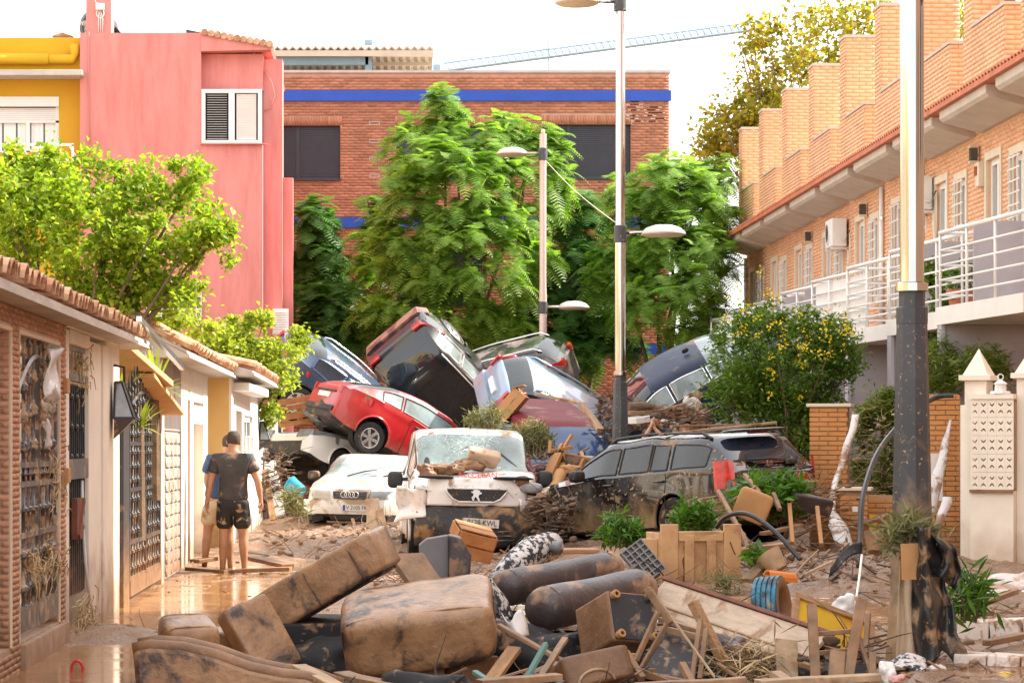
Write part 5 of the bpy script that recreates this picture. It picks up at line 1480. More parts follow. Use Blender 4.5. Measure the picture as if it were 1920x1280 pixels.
broad('narrow creeper hanging from the balcony to the right of the near lamp post', 'creeper', 'plant', (W(1762, 0, 40).x, 40),
      [(1500, tuple(W(1764, 600, 40)), (12*.008, .1, 85*.008), 26, .06, .1), (700, tuple(W(1750, 520, 40)), (22*.008, .1, 18*.008), 10, .06, .2)], M['leaf_bush'], .09, .02, up=.3, limbs_n=10)
for px, lb in ((1795, 'terracotta pot on the balcony right of the near lamp post'), (1822, 'terracotta pot with a small plant on the nearest balcony')):
 d = 38.5; p = V((W(px, 0, d).x+.0, d, 3.56))
 t = thing('flower_pot', lb, 'flower pot', p)
 mb = MB(); mb.lathe([(.0, 0), (.1, 0), (.15, .24), (.16, .24), (.16, .29), (.13, .29), (.12, .24), (0, .24)], (0, 0, 0), 14); mb.build('pot', M['tile_r'], t, smooth=True, ang=40)
 v, f = leaf_quads(np.array([0, 0, .42])+RNG.normal(size=(160, 3))*np.array([.12, .12, .12]), .1, .3, .5); np_mesh('foliage', v, f, 3, M['leaf_bush'], t)
def low_plant(label, px, py, rx, ry, d, n, m, leaf=.12, name='leafy_bush', cat='bush', aspect=.35, up=.3, ryd=.35, twigs=12):
 s = d/F; c = W(px, py, d)
 t = thing(name, label, cat, (c.x, d, c.z-ry*s))
 k = max(6, n//45)
 d_ = rand_unit(k); d_[:, 2] = d_[:, 2]*.9+.1; d_[:, 2] = np.where(d_[:, 2] < -.75, -.75, d_[:, 2])
 tips = np.array(c)+d_*np.array([rx*s, ryd, ry*s])*(.5+.5*RNG.random((k, 1)))
 P = []
 for q in tips:  # rosettes of leaves
  P.append(q+RNG.normal(size=(n//k, 3))*leaf*.45)
 P = np.concatenate(P); v, f = leaf_quads(P, leaf, up, aspect)
 np_mesh('foliage', v, f, 3, m, t, world=True)
 mb = MB()
 for q in tips[:twigs]:
  b = V((c.x+(q[0]-c.x)*.6, q[1], c.z-ry*s*.9)); mb.tube([b, b.lerp(V(q), .5)+V((0, 0, .05)), V(q)], [.015, .01, .005], 4)
 mb.build('stem', M['bark'], t, world=True, kind='stuff')
 return t
# ------------------------------------------------------------ cars
def lerp(a, b, t): return a+(b-a)*t
def pl(pts, x):
 "smooth-ish polyline lookup"
 if x <= pts[0][0]: return pts[0][1]
 for (x0, y0), (x1, y1) in zip(pts, pts[1:]):
  if x <= x1:
   t = (x-x0)/(x1-x0); return y0+(y1-y0)*t
 return pts[-1][1]
def smooth_pl(pts, x, w=.12):
 return sum(pl(pts, x+o*w)*k for o, k in ((-1, .15), (-.5, .22), (0, .26), (.5, .22), (1, .15)))
def wheel_parts(root, c, r, w, side, rim, steer=0.0, spokes=6, hub='alloy'):
 Mx = Matrix.Translation(c) @ Matrix.Rotation(steer, 4, 'Z') @ Matrix.Rotation(R(-90)*side, 4, 'X')
 n = 28
 mb = MB(); pf = [(r*.64, -w*.42), (r*.82, -w*.5), (r*.96, -w*.46), (r, -w*.3), (r, w*.3), (r*.96, w*.46), (r*.82, w*.5), (r*.64, w*.42), (r*.62, w*.3)]
 mb.lathe(pf, (0, 0, 0), n); mb.v = [tuple(Mx @ V(p)) for p in mb.v]
 ty = mb.build('wheel', M['rubber'], root, smooth=True, ang=40)
 mb = MB()
 mb.lathe([(r*.63, w*.40), (r*.60, w*.42), (r*.57, w*.36), (r*.56, -w*.3)], (0, 0, 0), n)
 mb.lathe([(0, w*.30), (r*.13, w*.30), (r*.16, w*.2), (r*.16, 0)], (0, 0, 0), 14)
 for k in range(spokes):
  a = 2*PI*k/spokes; wd = r*.17
  rt = Matrix.Rotation(a, 3, 'Z')
  vs = [(r*.10, -wd*.45, w*.27), (r*.58, -wd*.62, w*.36), (r*.58, wd*.62, w*.36), (r*.10, wd*.45, w*.27), (r*.10, -wd*.45, w*.12), (r*.58, -wd*.62, w*.2), (r*.58, wd*.62, w*.2), (r*.10, wd*.45, w*.12)]
  mb.add([rt @ V(p) for p in vs], [(0, 1, 2, 3), (0, 4, 5, 1), (3, 2, 6, 7), (1, 5, 6, 2)])
 mb.v = [tuple(Mx @ V(p)) for p in mb.v]
 mb.build('rim', rim, ty)
 mb = MB(); mb.lathe([(0, w*.02), (r*.57, w*.02)], (0, 0, 0), 20); mb.v = [tuple(Mx @ V(p)) for p in mb.v]
 mb.build('brake_disc', M['iron'], ty)
 return ty
def car(name, label, cat, sp):
 """sp: L W H prof belt clear wheels(xf,xr,r) ws(base,top) rw(base,top) panes doors roofw paint glass ..."""
 root = thing(name, label, cat, group=None)
 L, Wd, paint = sp['L'], sp['W'], sp['paint']
 half = L/2; prof, belt = sp['prof'], sp['belt']
 clear = sp.get('clear', .2)
 n = sp.get('n', 64)
 xs = list(np.linspace(-half+.06, half-.06, n))
 for q in list(sp['ws'])+list(sp['rw'])+[a for p in sp['panes'] for a in p]:
  i = min(range(len(xs)), key=lambda k: abs(xs[k]-q)); xs[i] = q
 Hr = max(z for x, z in prof)
 rw_ = sp.get('roofw', .76)
 zbs = max(z for x, z in belt)
 def hwx(x):
  e = abs(x)/half; k = sp.get('taper', .14)
  return Wd/2*(1-k*max(0, (e-.62)/.38)**2.4)
 def ring(x, sc=1.0, xo=0.0):
  zt = smooth_pl(prof, x); zb = min(smooth_pl(belt, x), zt-.03); hw = hwx(x)
  zs = clear+.10*max(0, (abs(x)/half-.80)/.2)**2
  t = max(0, min(1, (zt-zb-.05)/(Hr-zb-.05)))
  pts = [(0, zs), (.90*hw, zs), (.965*hw, zs+.05)]
  for k in range(1, 7):
   u = k/7
   pts.append((hw*(.965+.035*math.sin(PI*min(1, u*1.15))), lerp(zs+.05, zb, u)))
  pts.append((hw*.965, zb))
  cy = lerp(.82*hw, rw_*hw, t); cz = lerp(zb+.72*(zt-zb), zt-.075, t)
  py, pz = hw*.945, zb+.02*t+.004
  for f in (.05, .86):
   pts.append((lerp(py, cy, f), lerp(pz, cz, f)))
  pts.append((cy, cz))
  pts.append((cy*.90, lerp(cz, zt, .62)))
  pts.append((cy*.55, lerp(cz, zt, .92)))
  pts.append((0, zt))
  if sc != 1.0:
   zm = (zs+zb)/2
   pts = [(y*sc, zm+(z-zm)*sc) for y, z in pts]
  return [(x+xo, y, z) for y, z in pts]
 rings = [ring(x) for x in xs]
 bl = sp.get('bulge', .07)
 front = [ring(xs[-1], s, bl*o) for s, o in ((.97, .45), (.90, .75), (.74, .92), (.5, 1.0), (.01, 1.04))]
 rear = [ring(xs[0], s, -bl*o) for s, o in ((.97, .45), (.90, .75), (.74, .92), (.5, 1.0), (.01, 1.04))]
 allr = rear[::-1]+rings+front
 nc0 = len(rear)
 NJ = len(allr[0]); JB = 9; JW0, JW1, JC = 10, 11, 12
 ax = [V(r[0]).x for r in allr]
 grids = {1: [[V(p) for p in r] for r in allr], -1: [[V((p[0], -p[1], p[2])) for p in r] for r in allr]}
 dent = sp.get('dent')
 arches = [(sp['wheels'][0], sp['wheels'][2]), (sp['wheels'][1], sp['wheels'][2])]
 ra = sp['wheels'][2]*1.17
 for sd in (1, -1):
  G = grids[sd]
  for i in range(len(G)):
   for j in range(1, JB+1):
    p = G[i][j]
    for wx, wr in arches:
     dx, dz = p.x-wx, p.z-wr-sp.get('wz', 0)
     rr = math.hypot(dx, dz)
     if abs(rr-ra) < .055 and rr > .01:
      p.x = wx+dx/rr*ra; p.z = wr+sp.get('wz', 0)+dz/rr*ra
  sd_ = hash(name) % 7 if False else len(label)
  for row in G:
   for k in range(len(row)):
    p = row[k]; w = mnoise.noise(p*1.3+V((sd_, 0, 0)))*.030+mnoise.noise(p*3.1+V((0, sd_, 0)))*.012
    q = p+V((0, (1 if p.y > 0 else -1)*w if abs(p.y) > .3 else 0, w*.8 if p.z > .8 else 0))
    row[k] = q+dent(p) if dent else q
 parts = {}
 def face(key, q):
  parts.setdefault(key, []).append(q)
 mid = lambda i: (ax[i]+ax[i+1])/2
 nr = len(allr)
 for sd in (1, -1):
  G = grids[sd]
  for i in range(nr-1):
   xm = mid(i); body = nc0 <= i < nr-1-nc0
   for j in range(NJ-1):
    q = [G[i][j], G[i+1][j], G[i+1][j+1], G[i][j+1]]
    if sd < 0: q = q[::-1]
    key = ('body', 0)
    if body:
     cz = (q[0].z+q[2].z)/2
     if 1 <= j <= JB-1:
      c = (q[0]+q[1]+q[2]+q[3])/4
      if any(math.hypot(c.x-wx, c.z-wr-sp.get('wz', 0)) < ra-.004 for wx, wr in arches): continue
     if j == JW0:
      for k, (a, b) in enumerate(sp['panes']):
       if a <= xm <= b: key = ('pane', (sd, k))
     elif j >= JC and sp['ws'][1] < xm < sp['ws'][0]: key = ('windscreen', 0)
     elif j >= JC and sp['rw'][0] < xm < sp['rw'][1]: key = ('rear_window', 0)
     elif j >= JC+1 and sp.get('pano') and sp['pano'][0] < xm < sp['pano'][1]: key = ('sunroof', 0)
     elif 2 <= j <= JB-1:
      for k, (a, b) in enumerate(sp.get('doors', [])):
       if a <= xm <= b: key = ('door', (sd, k))
    if j < 2 or (sp.get('lowtrim') and j < sp['lowtrim']):
     if key[0] in ('body', 'door'): key = ('lower_trim', 0)
    face(key, q)
 def mk(key, faces, m, off=0.0):
  mb = MB(); idx = {}
  for q in faces:
   ii = []
   for p in q:
    k = (round(p.x, 4), round(p.y, 4), round(p.z, 4))
    if k not in idx: idx[k] = len(mb.v); mb.v.append(tuple(p))
    ii.append(idx[k])
   ii2 = [a for n_, a in enumerate(ii) if a not in ii[:n_]]
   if len(ii2) >= 3: mb.f.append(ii2); mb.mi.append(0)
  return mb.build(key, m, root, smooth=True, ang=38)
 objs = {}
 for key, fs in parts.items():
  nm = key[0]
  m = {'body': paint, 'door': paint, 'lower_trim': sp.get('trim', M['blackplas']), 'pane': sp.get('sideglass', M['carglass']), 'windscreen': sp.get('wsglass', M['carglass']),
             'rear_window': sp.get('rwglass', M['carglass']), 'sunroof': M['carglass']}[nm]
  lab = 'side_window' if nm == 'pane' else nm
  objs[key] = mk(lab, fs, m)
 # dark inside: floor pan, wheel wells, seats
 mb = MB(); mb.b2((-half+.35, -Wd*.40, clear+.05), (half-.35, Wd*.40, .55)); mb.build('floor_pan', M['dark'], root)
 cabx = [(sp['rw'][1]+sp['ws'][1])/2]
 for sx in (sp['ws'][1]-.35, sp['ws'][1]-1.25):
  for sy in (-.36, .36):
   mb = MB(); mb.soft((sx, sy, .68), (.5, .5, .2), 4, seg=4); mb.soft((sx-.28, sy, 1.0), (.16, .48, .62), 4, seg=4); mb.build('car_seat', M['fab_black'], root, smooth=True)
 # seams round the panes and doors
 def jline(j, a, b, sd, out=.004):
  G = grids[sd]; pts = []
  for i in range(nc0, nr-nc0):
   if a-1e-4 <= ax[i] <= b+1e-4: pts.append(G[i][j]+V((0, sd*out, 0)))
  return pts
 tm = sp.get('chrome', M['blackplas'])
 for sd in (1, -1):
  for k, (a, b) in enumerate(sp['panes']):
   lo, hi = jline(JW0, a, b, sd), jline(JW1, a, b, sd)
   if len(lo) > 1:
    mb = MB(); mb.tube(lo+hi[::-1]+[lo[0]], sp.get('trimr', .012), 5); mb.build('window_trim', tm, root)
  for k, (a, b) in enumerate(sp.get('doors', [])):
   d = objs.get(('door', (sd, k)))
   if d is None: continue
   G = grids[sd]; mb = MB()
   for e in (a, b):
    i = min(range(nc0, nr-nc0), key=lambda q: abs(ax[q]-e))
    mb.tube([G[i][j]+V((0, sd*.001, 0)) for j in range(2, JB+1)], .007, 4)
   mb.build('door_seam', M['dark'], d)
   i = min(range(nc0, nr-nc0), key=lambda q: abs(ax[q]-(a+.18)))
   p = G[i][JB-1]; h = MB(); h.soft(p+V((0, sd*.018, -.0)), (.2, .035, .035), 3, seg=4); h.build('door_handle', sp.get('handle', paint), d, smooth=True)
 # arch lips
 for wx, wr in arches:
  for sd in (1, -1):
   pts = []
   for k in range(19):
    a = R(-12)+R(204)*k/18
    x, z = wx+ra*math.cos(a), wr+sp.get('wz', 0)+ra*math.sin(a)
    if z < clear: continue
    pts.append(V((x, sd*(hwx(x)*.992), z)))
   mb = MB(); mb.tube(pts, .022, 6); mb.build('wheel_arch', sp.get('archmat', paint), root, smooth=True)
   mb = MB(); mb.lathe([(ra*1.02, -.22), (ra*1.02, .0), (0, -.0)], (wx, sd*(Wd/2-.30), wr+sp.get('wz', 0)), 20, Matrix.Rotation(R(90)*sd, 3, 'X')); mb.build('wheel_well', M['dark'], root)
 for nm, wx in (('f', sp['wheels'][0]), ('r', sp['wheels'][1])):
  for sd in (1, -1):
   if (nm, sd) in sp.get('nowheel', []): continue
   wheel_parts(root, V((wx, sd*(Wd/2-.11), sp['wheels'][2]+sp.get('wz', 0)-sp.get('drop', {}).get((nm, sd), 0))), sp['wheels'][2], .2, sd, sp.get('rim', M['alloy']), sp.get('steer', 0) if nm == 'f' else 0, sp.get('spokes', 6))
 # mirrors
 for sd in sp.get('mirrors', (1, -1)):
  x = sp['ws'][0]-.55; hw = hwx(x); z = pl(belt, x)+.09
  mb = MB(); mb.soft((x, sd*(hw+.09), z), (.16, .22, .17), 3.5, seg=6); mi = mb.build('wing_mirror', sp.get('mirrormat', M['blackplas']), root, smooth=True)
  mb = MB(); mb.beam((x, sd*(hw-.03), z-.05), (x, sd*(hw+.05), z-.05), .05, .04); mb.build('mirror_arm', M['blackplas'], mi)
 # rails
 if sp.get('rails'):
  for sd in (1, -1):
   a, b = sp['rails']; pts = []
   for k in range(13):
    x = lerp(a, b, k/12); zt = smooth_pl(prof, x); pts.append(V((x, sd*hwx(x)*rw_*.93, zt-.035+(.05 if 0 < k < 12 else 0))))
   mb = MB(); mb.tube(pts, .02, 6); mb.build('roof_rail', sp.get('railmat', M['chrome']), root, smooth=True)
 root['_car'] = 1
 sp['_hw'] = hwx; sp['_ring'] = ring
 def surf(x, j, sd=1, off=0.0):
  p = V(ring(x)[j]); p.y *= sd; p.y += sd*off
  return p
 sp['_surf'] = surf; sp['_xend'] = half-.06+bl; sp['_G'] = grids; sp['_ax'] = ax; sp['_nc'] = nc0
 del root['_car']
 return root
def endpatch(name, root, sp, end, y0, y1, z0, z1, m, depth=.012, ny=8, nz=4, shape=None, wrap=0.0, parent=None):
 """a slab following the nose (end=1) or tail (end=-1) surface: y range, z range; wrap bends it back round the corner"""
 half = sp['L']/2; bl = sp.get('bulge', .07)
 def xs(y, z):
  hw = sp['_hw'](half*.985)
  e = min(1.15, abs(y)/hw)
  zt = pl(sp['prof'], end*(half-.1)); zm = (sp.get('clear', .2)+zt)/2
  ez = min(1.0, abs(z-zm)/(max(.1, zt-zm)))
  s = max(e**2.6, ez**3)
  return end*(half-.06+bl*(1.05-.62*min(1, s)**2.2)-(max(0, e-.93)*(1.1+wrap*3)))
 mb = MB(); vs = []
 for k, o in enumerate((depth, -.03)):
  for j in range(nz+1):
   for i in range(ny+1):
    u, v = i/ny, j/nz
    y, z = lerp(y0, y1, u), lerp(z0, z1, v)
    if shape: y, z = shape(u, v, y, z)
    vs.append((xs(y, z)+end*o, y, z))
 n1 = (ny+1)*(nz+1); fs = []
 for j in range(nz):
  for i in range(ny):
   a = j*(ny+1)+i; q = (a, a+1, a+ny+2, a+ny+1)
   fs.append(q if end > 0 else q[::-1]); q = tuple(p+n1 for p in q); fs.append(q[::-1] if end > 0 else q)
 bd = [i for i in range(ny+1)]+[j*(ny+1)+ny for j in range(1, nz+1)]+[nz*(ny+1)+i for i in range(ny-1, -1, -1)]+[j*(ny+1) for j in range(nz-1, 0, -1)]
 for a, b in zip(bd, bd[1:]+bd[:1]): fs.append((a, a+n1, b+n1, b))
 mb.add(vs, fs)
 return mb.build(name, m, parent or root, smooth=True, ang=35)
def place(root, anchor, P, Fw, Up):
 f = V(Fw).normalized(); u = V(Up); u = (u-f*u.dot(f)).normalized(); l = u.cross(f)
 m = Matrix((f, l, u)).transposed()
 root.matrix_basis = Matrix.Translation(V(P)-m @ V(anchor)) @ m.to_4x4()
 return root
def plate(root, txt, c, Mx, w=.52, h=.11, euro=True, mm=None):
 mb = MB(); mb.box((0, 0, 0), (w, h, .012)); mb.v = [tuple(Mx @ V(p)) for p in mb.v]; p_ = mb.build('number_plate', mm or M['plateface'], root)
 if euro:
  mb = MB(); mb.box((-w/2+.025, 0, .0075), (.042, h-.012, .003)); mb.v = [tuple(Mx @ V(p)) for p in mb.v]; mb.build('blue_strip', M['blue'], p_)
 if txt:
  text_obj('lettering', txt, h*.92, M['ink'], p_, Mx @ Matrix.Translation((.018, 0, .0085)), .86)
 return p_
M['tail2'] = mat('bright_tail_lamp', (.60, .03, .014), .15, coat=.6, obj=True, var=.35, vs=12)
M['plateface'] = mat('plate_white', (.70, .69, .66), .45, mud=.12, ms=9, obj=True)
M['ink'] = mat('plate_ink', (.02, .02, .025), .5)
M['carglass'] = mat('car_glass', (.018, .024, .028), .04, spec=.9, mud=.10, ms=3, obj=True, mudcol=(.30, .22, .16), mudr=.4, alpha=.93)
M['glass_light'] = mat('dusty_glass', (.20, .26, .27), .05, spec=1.0, mud=.16, ms=2.5, obj=True, mudcol=(.45, .40, .33), mudr=.35, var=.5, vs=1.5)
def cracked(name, base):
 m = mat(name, base, .09, spec=.9, obj=True, var=.5, vs=2.2, mud=.22, ms=2.2, mudcol=(.42, .33, .23), mudr=.4)
 nt = m.node_tree; b = nt.nodes['Principled BSDF']; src = b.inputs['Base Color'].links[0].from_socket
 co = _n(nt, 'ShaderNodeTexCoord').outputs['Object']
 v = _n(nt, 'ShaderNodeTexVoronoi', feature='DISTANCE_TO_EDGE'); v.inputs['Scale'].default_value = 9.0
 ad = _n(nt, 'ShaderNodeVectorMath', operation='ADD'); nz = _n(nt, 'ShaderNodeTexNoise'); nz.inputs['Scale'].default_value = 3; nt.links.new(co, nz.inputs['Vector'])
 nt.links.new(co, ad.inputs[0]); nt.links.new(nz.outputs[1], ad.inputs[1]); nt.links.new(ad.outputs[0], v.inputs['Vector'])
 f = math_n(nt, 'MULTIPLY', maprange(nt, v.outputs[0], .012, .035, .8, 0), maprange(nt, noise_n(nt, co, 1.6, 2), .42, .6))
 c = mixc(nt, f, src, (.72, .76, .74)); nt.links.new(c, b.inputs['Base Color'])
 return m
M['crack'] = cracked('cracked_windscreen', (.16, .22, .21))
M['dustyws'] = mat('muddy_windscreen', (.20, .25, .25), .08, spec=1.0, obj=True, var=.6, vs=1.6, mud=.34, ms=1.6, mudcol=(.50, .46, .38), mudr=.3, base2=(.42, .40, .36), b2lo=.45, b2hi=.7, b2s=2.2)
def paint(name, c, mud=.2, ms=2.2, mudz=None, rough=.3, metal=0.0, mudcol=MUD, splat=0.0, var=.06):
 return mat(name, c, rough, metal=metal, coat=.8, mud=mud, ms=ms, mudz=mudz, obj=True, mudcol=mudcol, splat=splat, var=var, mudr=.6)
PW = paint('white_car_paint', (.78, .76, .73), .14, 2.5, (.15, .55, .8), mudcol=(.47, .29, .16))
PR = paint('red_car_paint', (.46, .016, .020), .26, 2.6, (.2, .55, .6), mudcol=(.33, .15, .10))
PB = paint('black_car_paint', (.012, .013, .016), .22, 1.6, None, mudcol=(.30, .19, .13))
PG = paint('black_estate_paint', (.008, .008, .009), .24, 2.4, (.20, .68, .9), mudcol=(.38, .25, .135), splat=.40, rough=.15)
PS = paint('pale_blue_car_paint', (.24, .33, .45), .32, 1.8, None, metal=.35, mudcol=(.38, .27, .22))
PN = mat('navy_car_paint', (.018, .028, .060), .42, mud=.36, ms=1.8, obj=True, spec=.3, mudcol=(.22, .16, .13))
PM = mat('maroon_van_paint', (.15, .014, .024), .55, mud=.30, ms=1.8, obj=True, mudcol=(.26, .15, .11), spec=.25)
PD = paint('dark_blue_suv_paint', (.05, .085, .15), .18, 1.6, None, metal=.3, mudcol=(.26, .13, .10))
HATCH = dict(L=4.27, W=1.77, prof=[(-2.14, .86), (-2.02, 1.0), (-1.72, 1.18), (-1.15, 1.38), (-.4, 1.455), (.25, 1.43), (.75, 1.25), (1.25, 1.0), (1.8, .88), (2.14, .70)], belt=[(-2.1, .98), (-1.5, 1.0), (0, .94), (1.2, .88), (2.1, .68)],
             wheels=(1.32, -1.28, .315), ws=(1.22, .30), rw=(-1.86, -1.02), panes=[(-1.35, -.92), (-.86, .30), (.36, .88)], doors=[(-.62, .78)], roofw=.72, taper=.2, bulge=.09)
ESTATE = dict(L=4.56, W=1.79, prof=[(-2.28, .80), (-2.2, 1.0), (-2.0, 1.28), (-1.78, 1.42), (-.6, 1.485), (.2, 1.46), (.6, 1.33), (1.2, 1.02), (1.85, .90), (2.28, .72)], belt=[(-2.2, .96), (-1, .97), (0, .94), (1.2, .90), (2.2, .70)],
              wheels=(1.38, -1.22, .32), ws=(1.18, .30), rw=(-2.14, -1.80), panes=[(-1.86, -1.16), (-1.08, -.74), (-.70, -.10), (-.04, .86)], doors=[(-1.12, -.07), (-.05, .95)], roofw=.75, rails=(-1.75, .1), taper=.16)
SALOON = dict(L=4.75, W=1.82, prof=[(-2.37, .82), (-2.25, 1.0), (-1.75, 1.06), (-1.0, 1.34), (-.3, 1.43), (.25, 1.41), (.75, 1.24), (1.3, .99), (1.95, .87), (2.37, .68)], belt=[(-2.3, .96), (-1, .97), (0, .93), (1.3, .88), (2.3, .67)],
              wheels=(1.42, -1.38, .32), ws=(1.26, .32), rw=(-1.72, -.86), panes=[(-1.28, -.80), (-.74, -.05), (.02, .90)], doors=[(-.95, -.02), (0, 1.0)], roofw=.72, taper=.18, chrome=M['chrome'], trimr=.014)
SUV = dict(L=4.7, W=1.88, prof=[(-2.35, .90), (-2.25, 1.15), (-1.95, 1.5), (-1.7, 1.62), (-.6, 1.70), (.2, 1.68), (.65, 1.52), (1.2, 1.18), (1.9, 1.04), (2.35, .82)], belt=[(-2.3, 1.08), (-1, 1.08), (0, 1.05), (1.2, 1.0), (2.3, .8)],
           wheels=(1.38, -1.34, .36), ws=(1.2, .30), rw=(-2.12, -1.74), panes=[(-1.9, -1.2), (-1.12, -.1), (-.02, .88)], doors=[(-1.16, -.07), (-.05, .98)], roofw=.77, rails=(-1.7, .1), clear=.24, taper=.16, pano=(-1.4, .1))
VAN = dict(L=4.38, W=1.81, prof=[(-2.19, 1.2), (-2.14, 1.62), (-2.0, 1.78), (-.8, 1.81), (.25, 1.79), (.55, 1.68), (1.12, 1.18), (1.3, 1.10), (1.9, .98), (2.19, .86)], belt=[(-2.1, 1.08), (0, 1.08), (1.1, 1.04), (2.1, .84)],
           wheels=(1.38, -1.36, .315), ws=(1.12, .45), rw=(-2.12, -2.0), panes=[(-.04, .86)], doors=[(-.1, .98)], roofw=.84, taper=.10)
def S_(base, **k):
 d = dict(base); d.update(k); return d
def tails(root, sp, z0, z1, w, m=None, wr=.5):
 hw = sp['W']/2*.95
 for s in (1, -1):
  endpatch('tail_light', root, sp, -1, s*(hw-w), s*hw*1.02, z0, z1, m or M['tail'], .016, 6, 3, wrap=wr)
def heads(root, sp, z0, z1, w, m=None, sides=(1, -1), slant=.03):
 hw = sp['W']/2*.95
 for s in sides:
  endpatch('headlight', root, sp, 1, s*(hw-w), s*hw*1.02, z0, z1, m or M['lamp'], .016, 6, 3, shape=lambda u, v, y, z: (y, z+slant*u), wrap=.5)
# (1) red hatch, tail up on the white car
sp = S_(HATCH, paint=PR, sideglass=M['glass_light'], rim=M['alloy'], spokes=6, drop={('r', 1): .04, ('r', -1): .06}, handle=M['blackplas'], archmat=PR)
r_ = car('red_hatchback', 'red hatchback tipped nose down on the heap with its rear wheels in the air', 'car', sp)
endpatch('bumper_trim', r_, sp, -1, -.62, .62, .40, .50, M['blackplas'], .03, 10, 2)
endpatch('number_plate', r_, sp, -1, -.26, .26, .66, .76, M['plateface'], .012, 6, 2)
endpatch('spoiler_strip', r_, sp, -1, -.45, .45, .785, .815, M['blackplas'], .02, 8, 1)
tails(r_, sp, .80, .93, .3, M['tail'])
mb = MB(); mb.beam((-1.28, -.7, .34), (-1.28, .7, .34), .1, .1); mb.beam((-.8, -.5, .26), (-2.0, -.3, .34), .3, .12); mb.beam((-1.9, .1, .3), (-2.0, .6, .32), .3, .18); mb.build('rear_axle', M['iron'], r_)
mb = MB(); mb.tube([(-.4, .3, .2), (-1.5, .35, .24), (-2.1, .45, .26)], .05, 8); mb.build('exhaust', M['iron'], r_, smooth=True)
place(r_, (-1.28, -.775, .315), W(693, 815, 51.2), (.80, .42, -.43), (.36, .08, .92))
# (2) black SUV on its side, roof towards us
sp = S_(SUV, paint=PB, sideglass=M['glass_light'], chrome=M['chrome'], railmat=M['chrome'])
r_ = car('black_suv', 'big black SUV rolled on its side atop the heap, glass roof towards us', 'car', sp)
tails(r_, sp, .95, 1.12, .42)
endpatch('rear_bumper', r_, sp, -1, -.86, .86, .36, .62, paint('muddy_maroon_bumper', (.05, .02, .02), .5, 2.0, mudcol=(.36, .17, .12)), .05, 12, 3)
place(r_, (-1.75, 0, 1.66), W(782, 700, 57.0), (.64, .42, -.62), (.10, -.84, -.45))
# (3) dark estate behind
sp = S_(ESTATE, paint=paint('dusty_black_paint', (.028, .026, .028), .45, 1.5, None, mudcol=(.24, .18, .16)), sideglass=M['carglass'], rails=(-1.9, .1), chrome=M['blackplas'])
r_ = car('black_estate_car', 'dusty black estate car lying behind the pale blue car, tail to the right', 'car', sp)
tails(r_, sp, .86, 1.02, .4)
place(r_, (-1.95, 0, 1.40), W(1025, 636, 58.5), (-.90, .28, -.27), (-.25, -.28, .93))
# (4) pale blue estate nose down
sp = S_(ESTATE, paint=PS, sideglass=M['carglass'], rwglass=M['carglass'], railmat=PS, L=4.45)
r_ = car('pale_blue_estate', 'pale blue estate car pitched nose down, rear window and red lamp strip facing left', 'car', sp)
tails(r_, sp, .80, 1.06, .22)
for s in (1, -1):
 mb = MB(); pts = [sp['_surf'](x, 11, s, .012) for x in (-2.16, -2.08, -1.98, -1.9)]; mb.tube(pts, .04, 6); mb.build('tail_light', M['tail'], r_, smooth=True)
endpatch('rear_bumper', r_, sp, -1, -.86, .86, .30, .60, paint('blue_bumper', (.20, .28, .38), .3, 2.0, mudcol=(.36, .26, .2)), .05, 12, 3)
endpatch('number_plate', r_, sp, -1, -.26, .26, .66, .78, M['plateface'], .012, 6, 2)
place(r_, (-1.78, 0, 1.44), W(1000, 694, 51.8), (.78, .40, -.47), (.50, -.42, .72))
# (5) navy saloon on the right
sp = S_(SALOON, paint=PN, sideglass=M['glass_light'], rwglass=M['glass_light'])
r_ = car('navy_saloon', 'navy blue saloon tilted nose down behind the second street lamp, chrome window line', 'car', sp)
heads(r_, sp, .58, .76, .42); tails(r_, sp, .80, .96, .4)
mb = MB(); mb.soft((-.62, 0, 1.45), (.14, .03, .09), 2.5, seg=5); mb.build('roof_aerial', M['blackplas'], r_, smooth=True)
place(r_, (-.35, 0, 1.43), W(1262, 672, 50.5), (-.86, .10, -.48), (-.42, -.34, .80))
# (6) maroon van seen over its nose
sp = S_(VAN, paint=PM, wsglass=mat('blue_windscreen', (.03, .07, .17), .12, spec=.8, obj=True, var=.3), panes=[(-.04, .86), (-1.4, -.2)], rwglass=M['carglass'])
r_ = car('maroon_van', 'maroon van pitched forward under the pale blue car with blue windscreen', 'van', sp)
heads(r_, sp, .70, .92, .3)
place(r_, (.30, 0, 1.79), W(1056, 790, 47.8), (.20, -.95, -.20), (.06, -.20, .97))
# (7) dark blue car at the far left
sp = S_(SUV, paint=PD, sideglass=mat('fogged_glass', (.06, .075, .10), .2, obj=True, var=.3, vs=3), L=4.3, prof=[(-2.15, .85), (-2.02, 1.15), (-1.7, 1.42), (-1.4, 1.52), (-.5, 1.6), (.2, 1.57), (.65, 1.42), (1.15, 1.12), (1.75, 1.0), (2.15, .8)], panes=[(-1.62, -.92), (-.84, .0), (.08, .86)], rw=(-1.95, -1.5), rails=(-1.4, .1), pano=None, archmat=M['blackplas'], trimr=.03, chrome=PD)
r_ = car('dark_blue_suv', 'dark blue compact SUV standing on its nose at the left end of the heap', 'car', sp)
tails(r_, sp, .85, 1.0, .4)
place(r_, (-1.34, -.80, .36), W(556, 752, 54.5), (.70, .34, -.62), (.60, -.20, .72))
